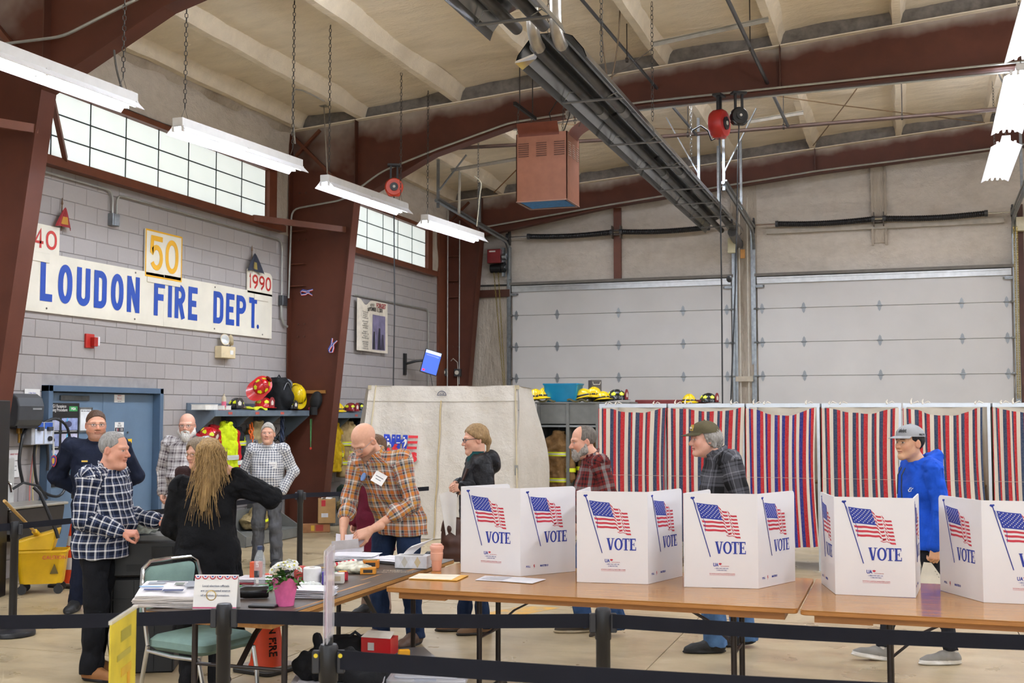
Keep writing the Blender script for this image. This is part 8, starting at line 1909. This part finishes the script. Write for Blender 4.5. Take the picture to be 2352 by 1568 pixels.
t=item('phone','flat black phone in a case beside the flower pot','phone',605,1393,.15);MB().box((0,0,.006),(.15,.075,.011)).build('case',M_BLK,t,bevel=.004)
t=item('pen','green and black pen on the dark table behind the tent card','pen',556,1349,-.15);MB().cyl((-.07,0,.006),(0,0,.006),.0055).build('barrel',M('2f9a3c',.4),t);m=MB();m.cyl((0,0,.006),(.045,0,.006),.006);m.cyl((.045,0,.006),(.065,0,.006),.004,.001);m.build('grip',M_BLK,t)
def sheets(label,px,py,n,wd,dp,rz,spread,c='dedce2',group=None,extra=None):
 t=item('paper_stack',label,'papers',px,py,rz,group);q=random.Random(int(px))
 for k in range(n):
  m=MB();f1,f2=q.uniform(-.003,.003),q.uniform(2,5);m.sheet(5,3,lambda u,v:(wd*(u-.5),dp*(v-.5),.0042*k+.003+f1*math.sin(u*f2)+.003*u*(k>n-3)),0,.0022);m.build('sheet',M(c if k%3 else 'e2e0e4',.7),t,loc=(q.uniform(-spread,spread),q.uniform(-spread,spread),0),rz=q.uniform(-.09,.09)*(1+spread*20))
 return t
sheets('stack of folded white papers behind the flower pot',705,1368,11,.30,.20,.25,.008)
sheets('loose white forms fanned at the far end of the dark table',815,1284,8,.34,.22,.3,.03)
sheets('white forms spread next to the tissue box',905,1290,6,.34,.22,-.2,.035)
sheets('white slips between the tissue box and the pink cup',965,1292,4,.22,.14,.2,.02)
t=sheets('pile of papers on red folders beside the water bottle',592,1334,6,.24,.20,.2,.02)
MB().box((0,-.02,.001),(.27,.22,.004)).build('red_folder',M('8d1f2c',.6),t)
t=item('toilet_roll','white paper roll standing behind the flower pot','paper roll',717,1340);m=MB();m.lathe([(.020,.0),(.054,.0),(.055,.095),(.050,.1),(.020,.1)],24,cap=False);m.lathe([(.02,0),(.02,.1)],16,cap=False);m.build('roll',M('e4e2e0',.8),t,smooth=True);MB().lathe([(.0195,.005),(.0195,.098)],14,cap=False).build('core',M('a08a6c',.8),t)
def pbox(label,px,py,dims,c,rz=0,lab=None,top=None,name='carton'):
 t=item(name,label,'box',px,py,rz);MB().box((0,0,dims[2]/2),dims).build('carton',M(c,.45,0,.04),t,bevel=.002)
 if lab:MB().box((0,-dims[1]/2-.001,dims[2]*.5),(dims[0]*.6,.002,dims[2]*.5)).build('label',M(lab,.5),t)
 if top:MB().box((0,0,dims[2]+.001),(dims[0]*.8,dims[1]*.7,.002)).build('top_print',M(top,.5),t)
 return t
pbox('purple and white battery carton on the dark table',752,1341,(.07,.05,.075),'43308a',.5,'d9d6df','5a4a9a')
pbox('small white carton with a crumpled top next to the purple one',772,1338,(.10,.07,.06),'cfc9c0',.4,'b7a98c')
pbox('red and yellow carton behind the white one',787,1332,(.06,.06,.055),'96182a',.6,'c22a3a','d2a93a')
pbox('green and white pamphlet pack lying behind the cartons',752,1322,(.16,.10,.02),'3f8f52',.5,'e0e2dc')
pbox('orange staple box at the middle of the dark table',852,1303,(.11,.08,.05),'c9791c',.35,'2a2320','7a6a2a')
pbox('orange box lying in front of the staple box',846,1317,(.10,.07,.04),'cf8a28',.35,'30261e')
pbox('orange-red carton at the table edge behind the bottle',588,1334,(.07,.05,.12),'c8502a',.3)
t=item('red_pouch','dull red pouch beside the white paper roll','pouch',693,1336,.3);MB().ell((0,0,.05),(.05,.04,.052),None,16,10).build('pouch',M('a33a30',.6),t,smooth=True)
t=item('zip_bag','clear zip bag of supplies lying on the dark table','bag',815,1314);s=SDF((-.18,-.16,-.02),(.18,.16,.14),.006);s.ell((0,0,.025),(.13,.09,.03),0);s.ell((-.04,.03,.035),(.08,.06,.035),.02);P,Q=s.mesh();P=P+normals(P,Q)*(vnoise(P,34,4)*.013)[:,None];P[:,2]=np.maximum(P[:,2],0);ob('bag',np_mesh('bag',P,Q,M('c6c2ae',.3,0,.16,26)),t)
t=item('cellophane','crumpled clear wrapper in front of the paper roll','wrapper',712,1347);s=SDF((-.1,-.1,-.02),(.1,.1,.1),.005);s.ell((0,0,.012),(.075,.045,.016),0);P,Q=s.mesh();P=P+normals(P,Q)*(vnoise(P,60,4)*.010)[:,None];P[:,2]=np.maximum(P[:,2],0);ob('wrapper',np_mesh('wrapper',P,Q,M('c9cdc9',.25,0,.12,40)),t)
t=item('stick_flag','small rolled flag with red and white stripes on a wooden stick','flag',775,1307,.55);MB().cyl((-.22,0,.012),(.02,0,.016),.006,.006).build('stick',M('b3935e',.6),t);MB().cyl((-.02,.02,.02),(.13,.05,.03),.022,.03,12).build('rolled_cloth',M('d9d2cc',.7),t,smooth=True)
for k in range(5):MB().cyl((-.012+.028*k,.0216+.0056*k,.0205+.0018*k),(.002+.028*k,.0244+.0056*k,.0215+.0018*k),.0235+.0014*k,.0242+.0014*k,12).build('red_stripe',M('b3202c',.7),t,smooth=True)
t=item('tissue_box','patterned white tissue box with a tissue pulled up','tissue box',949,1303,.15);MB().box((0,0,.043),(.225,.12,.085)).build('carton',M('cdcdd0',.5),t,bevel=.003)
for k in range(5):m=MB();x=-.09+.045*k;m.add([(x,-.0606,.005),(x+.022,-.0606,.043),(x,-.0606,.082),(x-.022,-.0606,.043)],[(3,2,1,0)]);m.build('diamond',M(['d8d8dc','b9b4a8','d3d5da','bfae8a','c6c8ce'][k],.5),t)
MB().box((0,0,.0865),(.15,.06,.002)).build('opening',M('8d8a84',.5),t);MB().sheet(10,8,lambda u,v:(-.02+.16*v*(.4+.6*u)-.05+.06*u,.04*(u-.5)*(1-v*.4)+.01*math.sin(v*6),.086+.11*v**.8*(.55+.5*u)),0,.0015).build('tissue',M('e6e6e8',.8),t,smooth=True)
t=item('coffee_pot','small dark round tin behind the tissue box','tin',990,1291);MB().lathe([(.04,0),(.045,.01),(.045,.06),(.03,.075)],18).build('tin',M('1d1f24',.4),t,smooth=True)
t=item('travel_cup','pink reusable travel cup with lid on the wooden table','cup',1003,1310);MB().lathe([(.029,0),(.031,.004),(.0365,.085)],24).build('lower_cup',M('d99a80',.45,0,.02),t,smooth=True);MB().lathe([(.038,.07),(.0405,.075),(.043,.118),(.041,.12)],24).build('sleeve',M('e0a890',.5,0,.02),t,smooth=True);MB().lathe([(.041,.118),(.043,.145)],24).build('upper_cup',M('dda088',.45,0,.02),t,smooth=True);MB().lathe([(.046,.143),(.047,.15),(.047,.160),(.043,.166),(.038,.168),(.036,.176),(.025,.178)],24).build('lid',M('e0a48e',.45,0,.02),t,smooth=True)
t=item('manila_envelope','yellow manila envelope with a cream sheet on the wooden table corner','envelope',1008,1326,.05);MB().box((0,0,.003),(.32,.24,.004)).build('envelope',M('cf9a35',.6),t);MB().box((-.025,-.005,.0062),(.28,.22,.002),(0,0,.05)).build('sheet',M('e3d8c0',.7),t)
t=item('paper_sheets','two white sheets on the wooden table before the first screen','papers',1172,1331,-.02);MB().box((-.07,.01,.0015),(.27,.2,.002),(0,0,.05)).build('sheet',M('d4d2d6',.7),t);MB().box((.09,-.01,.003),(.22,.2,.002),(0,0,-.12)).build('sheet',M('d9d8dc',.7),t)
for k in range(7):MB().box((-.08,.08-.022*k,.0031),(.2 if k%3 else .12,.004,.0006),(0,0,.05)).build('print_line',M('8a8a92',.7),t)
# ---------------------------------------------------------------- overhead: tube heater, air cleaner, reels, pipes
M_TUBEH=M('4a4947',.4,.7,.08);M_REFL=M('8f9193',.22,.9,.05);M_GASP=M('4b3a33',.45,.3,.06)
def hz(y):return 5.42+.0*y
HX,HZ0,HZ1,HY0,HY1=-3.22,5.34,5.36,9.2,23.0
def hpt(y,dx=0,dz=0):return V((HX+dx,y,HZ0+(HZ1-HZ0)*(y-HY0)/(HY1-HY0)+dz))
t=thing('tube_heater','long radiant tube heater with steel reflector running to the vehicle doors','heater',hpt(16))
o0=hpt(16)
def L_(p):return p-o0
ys_=10.75
prof=[(-.36,-.10),(-.33,-.02),(-.22,.12),(-.10,.17),(.10,.17),(.22,.12),(.33,-.02),(.36,-.10)]
def refl(y0,y1):
 m=MB();n=len(prof)
 for y in(y0,y1):
  for(a,b)in prof:m.v.append(tuple(L_(hpt(y,a,b))))
  for(a,b)in prof:m.v.append(tuple(L_(hpt(y,a*1.02,b+.006))))
 m.f=[(i,i+1,2*n+i+1,2*n+i)for i in range(n-1)]+[(n+i+1,n+i,3*n+i,3*n+i+1)for i in range(n-1)]+[(0,2*n,3*n,n),(n-1,2*n-1,4*n-1,3*n-1)];m.m=[0]*len(m.f);return m
for a,b in((7.4,10.0),(ys_,14.0),(13.9,16.6),(16.5,19.3),(19.2,22.4)):refl(a,b).build('reflector',M_REFL,t)
for dx in(-.13,.13):
 for a,b in((7.4,10.1),(ys_-.1,17.1),(17.1,22.9)):
  MB().cyl(L_(hpt(a,dx,.02)),L_(hpt(b,dx,.02)),.055,n=16).build('burner_tube',M_TUBEH,t,smooth=True)
 for y in(13.3,17.1,19.8):MB().cyl(L_(hpt(y-.12,dx,.02)),L_(hpt(y+.12,dx,.02)),.062,n=16).build('coupling',M('7b7a77',.35,.8),t,smooth=True)
for y in(9.6,12.4,14.6,16.2,17.9,19.2,20.6,21.8):
 MB().bar(L_(hpt(y,-.35,-.075)),L_(hpt(y,.35,-.075)),.05,.015).build('hanger_bar',M('6e6c68',.4,.6),t)
 m=MB();m.tube([L_(hpt(y,.12,-.07)),L_(hpt(y-.05,.28,-.02)),L_(hpt(y,.34,-.06))],.006,5);m.tube([L_(hpt(y,-.34,-.07)),L_(hpt(y-.08,-.25,.02)),L_(hpt(y-.1,-.12,.0))],.006,5);m.build('spring_wire',M_GALV,t,kind='stuff')
for dx,z1 in((-.10,.9),(.13,.75)):
 m=MB();P=[hpt(ys_-.05,dx,.02)]
 for k in range(9):
  a=math.radians(90*k/8);P.append(hpt(ys_-.05-.22*math.sin(a),dx,.02+.22*(1-math.cos(a))))
 P.append(hpt(ys_-.29,dx,z1));m.tube([L_(p)for p in P],.062,14);m.build('flue_elbow',M('a9a49a',.3,.8),t,smooth=True)
MB().hexa([L_(hpt(*q))for q in((ys_-.02,-.36,-.10),(ys_+.0,-.12,-.02),(ys_+.0,-.12,.0),(ys_-.02,-.36,-.08),(ys_+.22,-.36,-.10),(ys_+.16,-.2,-.02),(ys_+.16,-.2,0),(ys_+.22,-.36,-.08))]).build('end_plate',M('d9dadd',.12,.9),t)
for y,dx in((11.6,.3),(14.2,.3),(17.0,.3),(19.9,.3),(10.7,0)):
 m=MB();p=hpt(y,dx,.10);chain(m,L_(p),L_(V((p.x,p.y,ztop(p.x)+.15))),.012,.07);m.build('chain',M_CHAIN,t,kind='stuff')
p=at(1262,390,Y=15.6);W_,D_,Hh=.74,.64,.96;t=thing('air_cleaner','brown hanging air cleaner box with louvres and a blue filter below','air cleaner',(p.x-.02,15.6,p.z-.50),0);M_AC=M('a06a54',.4,.15,.04)
m=MB();a,b=W_/2,D_/2
for q in(((-a,-b),(a,-b)),((a,-b),(a,b)),((a,b),(-a,b)),((-a,b),(-a,-b))):
 (x0,y0),(x1,y1)=q;nx,ny=(y1-y0),-(x1-x0);l=math.hypot(nx,ny);nx,ny=nx/l*.012,ny/l*.012
 mm=MB();mm.hexa([V((x0,y0,0)),V((x1,y1,0)),V((x1-nx,y1-ny,0)),V((x0-nx,y0-ny,0)),V((x0,y0,Hh)),V((x1,y1,Hh)),V((x1-nx,y1-ny,Hh)),V((x0-nx,y0-ny,Hh))]);mm.build('side_panel',M_AC,t)
MB().box((0,0,Hh-.01),(W_-.02,D_-.02,.02)).build('top_panel',M_AC,t);MB().sheet(30,6,lambda u,v:((W_-.10)*(u-.5),(D_-.10)*(v-.5),.03+.008*math.sin(u*3)+.006*math.sin(v*40)),0,.03).build('filter',M('2f6fae',.8,0,.12,30),t,smooth=True)
for(x0,y0,sx,sy)in((0,-b,W_,.03),(0,b,W_,.03),(-a,0,.03,D_),(a,0,.03,D_)):MB().box((x0*.97,y0*.97,.006),(sx,sy,.012)).build('bottom_flange',M('b08a7c',.4,.2),t)
for k in range(3):
 for j in range(7):
  MB().box((-.26+.26*k,-b-.004,Hh-.14-.03*j),(.15,.014,.008)).build('louvre',M('5e382b',.5),t)
  MB().box((a+.004,-.2+.2*k,Hh-.14-.03*j),(.014,.11,.008)).build('louvre',M('d9c4ba',.3,.3),t)
MB().sheet(10,8,lambda u,v:((W_*.80)*(u-.5)-.04,-b+.0-.10*math.sin(v*1.3)**2,Hh-.04+.17*v),0,.006).build('front_deflector',M('6d3524',.4,.2),t,smooth=True)
MB().sheet(8,8,lambda u,v:(a+.0+.18*v**1.5,D_*.75*(u-.5),Hh-.03+.22*v-.06*v*v),0,.006).build('side_deflector',M('7a4334',.4,.2),t,smooth=True)
for x in(-.36,.30):
 MB().bar((x,-.42,Hh+.42),(x+.04,.42,Hh+.40),.04,.05).build('hanging_rail',M('26221f',.5,.4),t)
 for y in(-.3,.3):m=MB();chain(m,(x,y,Hh),(x+.02,y,Hh+.42),.012,.06);m.build('chain',M_CHAIN,t,kind='stuff')
 for y in(-.25,.35):MB().cyl((x+.02,y,Hh+.42),(x+.02,y,ztop(p.x)-(15.6+p.z*0-15.6)-(p.z-.42)+.32),.008).build('threaded_rod',M('3a3531',.4,.5),t)
m=MB();m.tube([(.1,0,Hh),(.02,0,Hh+.35),(.14,.1,Hh+.6),(.30,.3,Hh+.75)],.008,6);m.tube([(.2,.0,Hh),(.3,.05,Hh+.3),(.28,.2,Hh+.7)],.008,6);m.build('power_cable',M_BLK,t,smooth=True)
jb_=at(1308,263,Y=16.28);t=thing('junction_box','grey round-lidded junction box on the middle rafter above the air cleaner','electrical box',jb_);MB().box((0,0,0),(.11,.07,.11)).build('box',M('9a988f',.5),t,bevel=.006);MB().cyl((0,-.036,0),(0,-.045,0),.035,n=16).build('lid',M('7e7c74',.4),t)
def reel(label,p,c,R_,th,rz,cordlen,c2='26262a',drop=None,holder=True):
 t=thing('hose_reel',label,'reel',p,rz,None);MB().lathe([(.05,-th/2),(R_*.88,-th/2),(R_,-th*.3),(R_,th*.3),(R_*.88,th/2),(.05,th/2)],32,(0,0,0),(math.radians(90),0,0)).build('housing',M(c,.35,0,.04),t,smooth=True)
 MB().hexa([V(q)for q in((-.08,-th*.35,-R_*1.0),(.08,-th*.35,-R_*1.0),(.08,th*.35,-R_*1.0),(-.08,th*.35,-R_*1.0),(-.12,-th*.45,-R_*.55),(.12,-th*.45,-R_*.55),(.12,th*.45,-R_*.55),(-.12,th*.45,-R_*.55))]).build('outlet',M(c,.35,0,.04),t,bevel=.01)
 MB().cyl((0,-th/2,0),(0,-th/2-.02,0),R_*.45,n=24).build('hub',M(c2,.4),t);MB().cyl((0,-th/2-.02,0),(0,-th/2-.03,0),R_*.15,n=16).build('hub_badge',M('c9c4ba',.4),t)
 m=MB();m.bar((-.05,0,R_*.8),(-.05,0,R_+.2),.03,.03);m.bar((.05,0,R_*.8),(.05,0,R_+.2),.03,.03);m.box((0,0,R_+.2),(.2,.12,.03));m.build('hanger',M_BLK,t)
 if cordlen:m=MB();d=drop or V((0,0,-1));m.tube([V((0,0,-R_)),V((.02,0,-R_))+d*cordlen*.5,V((0,0,-R_))+d*cordlen],.010,6);m.build('cord',M_BLK,t,smooth=True)
 return t
reel('orange cord reel hanging from the middle rafter near the left lights',at(905,430,Y=16.05),'cf3f1c',.14,.11,math.radians(25),3.55)
reel('red hose reel hanging below the middle rafter at the right',at(1652,285,Y=16.0),'a3201c',.20,.19,math.radians(76),4.4)
reel('black cable reel hanging beside the red hose reel',at(1697,267,Y=16.1),'1b1b1d',.125,.11,math.radians(30),4.6,'2a2a2c',V((-.045,0,-1)))
t=thing('air_hose','black air hose looping from the pipe to the red reel','hose',at(1590,300,Y=16.2));MB().tube([(0,0,0),(.12,0,.06),(.22,0,-.02),(.27,0,-.16),(.36,-.05,-.14),(.42,-.1,-.02)],.012,7).build('hose',M_BLK,t,smooth=True)
for y_ in(3.2,):
 q=at(1675,640,Y=16.0);t=thing('cord_stopper','black ball stopper on the hanging reel cord','stopper',q);MB().ell((0,0,0),(.04,.04,.05),None,12,8).build('ball',M_BLK,t,smooth=True)
def pipe(label,pts,r,mat,hang=()):
 t=thing('pipe',label,'pipe',pts[0]);o=V(pts[0]);MB().tube([V(p)-o for p in pts],r,10).build('pipe_run',mat,t,smooth=True)
 for h in hang:h=V(h);MB().cyl(h-o,V((h.x,h.y,ztop(h.x)+.2))-o,.008,n=6).build('hanger_rod',M('3a332e',.5,.4),t);MB().lathe([(r+.012,-.015),(r+.012,.015)],14,h-o,(0,math.radians(90),0)).build('pipe_clamp',M('3a332e',.5,.4),t)
 return t
GY=18.6
g0,g1,g2=at(1050,340,Y=GY),at(1500,315,Y=GY),at(2300,250,Y=GY)
pipe('dark gas pipe running level across the far bay below the roof',[g0,g1,at(1700,300,Y=GY),g2,at(2700,215,Y=GY)],.032,M_GASP,[at(x,y,Y=GY)for x,y in((1235,330),(1800,291),(2072,269),(1580,309))])
pa,pb=at(1335,0,Y=13.0),at(1600,310,Y=GY);pipe('thin steel pipe slanting from the roof to the gas pipe, left one',[at(1330,-8,Y=13.2),pb],.022,M('57585a',.4,.6),[at(1440,138,Y=14.9)])
pipe('thin steel pipe slanting from the roof to the gas pipe, right one',[at(1668,-8,Y=13.2),at(1810,290,Y=GY)],.026,M('57585a',.4,.6),[at(1723,110,Y=14.9)])
t=thing('exhaust_vent','grey exhaust pipe of the heater entering the pier between the doors','vent',at(1690,555,Y=23.1));MB().cyl((0,-.5,.12),(0,.45,0),.09,n=18).build('pipe',M('77777a',.4,.5),t,smooth=True);MB().box((-.09,.1,-.06),(.16,.1,.30)).build('cream_box',M('d3cfae',.5),t,bevel=.006)
t=thing('wooden_tag','small wooden block hanging by the pier between the vehicle doors','block',at(1706,583,Y=23.3));MB().box((0,0,0),(.09,.04,.18)).build('block',M('b88342',.6),t,bevel=.004);MB().tube([(0,0,.09),(0,0,.25),(-.08,0,.35),(-.02,0,.42)],.006,6).build('cord',M_BLK,t)
for dx,lab in((-.06,'pale conduit on the pier between the vehicle doors, left one'),(.10,'pale conduit on the pier between the vehicle doors, right one')):
 m=MB();p0=at(1708,900,Y=23.42);m.tube([(p0.x+dx,23.46,.3),(p0.x+dx,23.46,5.1),(p0.x+dx+.02,23.40,6.1)],.016,7);o=m.build('conduit',M('c4beb0',.5),smooth=True);tag(o,lab,'conduit')
m=MB();p0=at(1710,870,Y=23.42);m.box((p0.x,23.42,p0.z),(.34,.06,.10));o=m.build('bracket',M('b5ab99',.7));tag(o,'pale bracket crossing the pier between the vehicle doors','bracket')
p=at(1146,600,Y=23.45);t=thing('door_operator','red and black door opener motor with a brass hand chain','motor',(p.x,23.55,p.z));MB().box((-.07,-.16,.10),(.30,.18,.30)).build('control_box',M('7a1c20',.4,.1),t,bevel=.01);MB().box((-.10,-.252,.20),(.14,.003,.03)).build('nameplate',M('d6d2ca',.5),t)
MB().cyl((-.16,-.16,-.16),(.08,-.16,-.16),.095,n=20).build('motor',M('17181a',.35,.3),t,smooth=True);MB().cyl((.10,-.16,-.14),(.16,-.16,-.14),.11,n=20).build('pulley',M('2b2c2e',.35,.6),t);m=MB();m.cyl((.12,-.20,.08),(.2,-.2,.08),.07,n=14);m.cyl((.16,-.16,-.14),(.18,-.16,-.14),.05,n=14);m.build('sprocket',M('8d8f90',.3,.8),t)
m=MB();m.box((.10,-.08,-.02),(.04,.12,.62));m.box((.24,-.06,-.05),(.03,.1,.7));m.build('mount_rail',M_GALV,t)
bt_=at(1160,880,Y=23.25)
for k,x in enumerate((-.08,.02)):m=MB();chain(m,(x,-.2,-.25),(bt_.x-p.x+.02*k,-.3,bt_.z-p.z-.4),.014,.05);m.build('hand_chain',M('9b8a4a',.35,.7),t,kind='stuff')
q=at(2329,520,Y=23.35);q2=at(2338,915,Y=23.35);t=thing('hand_chain','brass hand chain of the second vehicle door at the right edge','chain',q);m=MB();chain(m,(0,0,0),q2-q,.016,.055);chain(m,(.05,0,0),q2-q+V((.04,0,0)),.016,.055);m.build('links',M('a8924a',.35,.7),t,kind='stuff');MB().box((.14,.1,.05),(.2,.16,.26)).build('cream_housing',M('d0c9ae',.5),t,bevel=.006)
q=at(2349,700,Y=23.5);m=MB();m.box((q.x,23.58,3.4),(.10,.06,4.6));o=m.build('column',M_BROWN_D);tag(o,'narrow brown post at the right edge beside the brass chain','post')
def rod(label,a,b,r=.009,c='6b5b48',name='bracing_rod'):m=MB();m.tube([a,V(a).lerp(V(b),.5)-V((0,0,.03)),b],r,6);o=m.build(name,M(c,.6,.2));tag(o,label,'rod');return o
R1=lambda px,py,Y:at(px,py,Y=Y)
rod('rusty bracing rod crossing under the far roof, rising to the right',(-1.55,22.6,ztop(-1.55)-.05),(-.1,17.0,ztop(-.1)-.05),.010,'7d6548')
rod('rusty bracing rod crossing under the far roof, rising to the left',(-3.2,17.0,ztop(-3.2)-.05),(1.5,22.8,ztop(1.5)-.05),.010,'7d6548')
rod('rusty bracing rod near the left corner of the far bay',(-8.0,22.6,ztop(-8)-.04),(-5.4,18.4,ztop(-5.4)-.04),.012,'8d6230')
rod('bracing rod behind the air cleaner',(-6.4,17.2,ztop(-6.4)-.05),(-2.8,20.5,ztop(-2.8)-.06),.010,'7d6548')
rod('thin rod crossing near the tube heater, leaning left',at(1370,170,Y=13.5),at(1330,290,Y=14.5),.006,'5a5148');rod('thin rod crossing near the tube heater, leaning right',at(1500,110,Y=13.5),at(1385,185,Y=14.0),.006,'5a5148')
for k,(pts,c,lab)in enumerate((([(1378,35),(1388,130),(1400,190),(1418,110),(1425,0)],'6d5a44','tan cable looping from the roof beside the tube heater'),([(678,330),(672,250),(680,205),(745,232)],'8b857b','grey cable drooping from the ceiling box by the second light'),([(1095,520),(1102,450),(1105,420),(1090,405)],'8f8874','pale cable hanging down to the fourth strip light'),([(262,115),(268,160),(285,220),(290,232)],'4d4a46','dark cable feeding the first strip light'))):
 Yk=(14.2,13.2,18.3,8.9)[k];P=[at(x,y,Y=Yk)for x,y in pts];S=[]
 for i in range(len(P)-1):
  p0,p1,p2,p3=P[max(i-1,0)],P[i],P[i+1],P[min(i+2,len(P)-1)]
  for u in(0,.25,.5,.75):S.append(.5*((2*p1)+(p2-p0)*u+(2*p0-5*p1+4*p2-p3)*u*u+(3*p1-p0-3*p2+p3)*u**3))
 S.append(P[-1]);m=MB();m.tube(S,.010,6);o=m.build('cable',M(c,.6),smooth=True);tag(o,lab,'cable')
q=at(744,238,Z=6.60);t=thing('ceiling_box','grey junction box under the roof feeding the strip lights','electrical box',q);MB().box((0,0,0),(.12,.12,.09)).build('box',M('8e8a80',.5),t,bevel=.005);MB().cyl((.0,0,-.04),V((LX,12.95,4.76))-q,.008,n=6).build('cable',M('8b857b',.6),t)
def slotted(label,a,b):
 m=MB();m.bar(a,b,.05,.006);m.bar(V(a)+V((0,.025,-.025)),V(b)+V((0,.025,-.025)),.006,.05);o=m.build('angle_iron',M('a39d90',.45,.5));tag(o,label,'angle iron');return o
slotted('slotted angle iron across the far roof left of the air cleaner',at(1035,388,Y=19.5),at(1195,360,Y=19.5));slotted('slotted angle iron across the far roof behind the black reel',at(1715,277,Y=19.5),at(1845,255,Y=19.5))
slotted('slotted angle iron across the roof above the middle rafter',at(1500,97,Y=14.4),at(1765,40,Y=14.4));slotted('slotted angle iron hanging beside the fourth strip light',at(1055,392,Y=19.4),at(1053,488,Y=19.4))
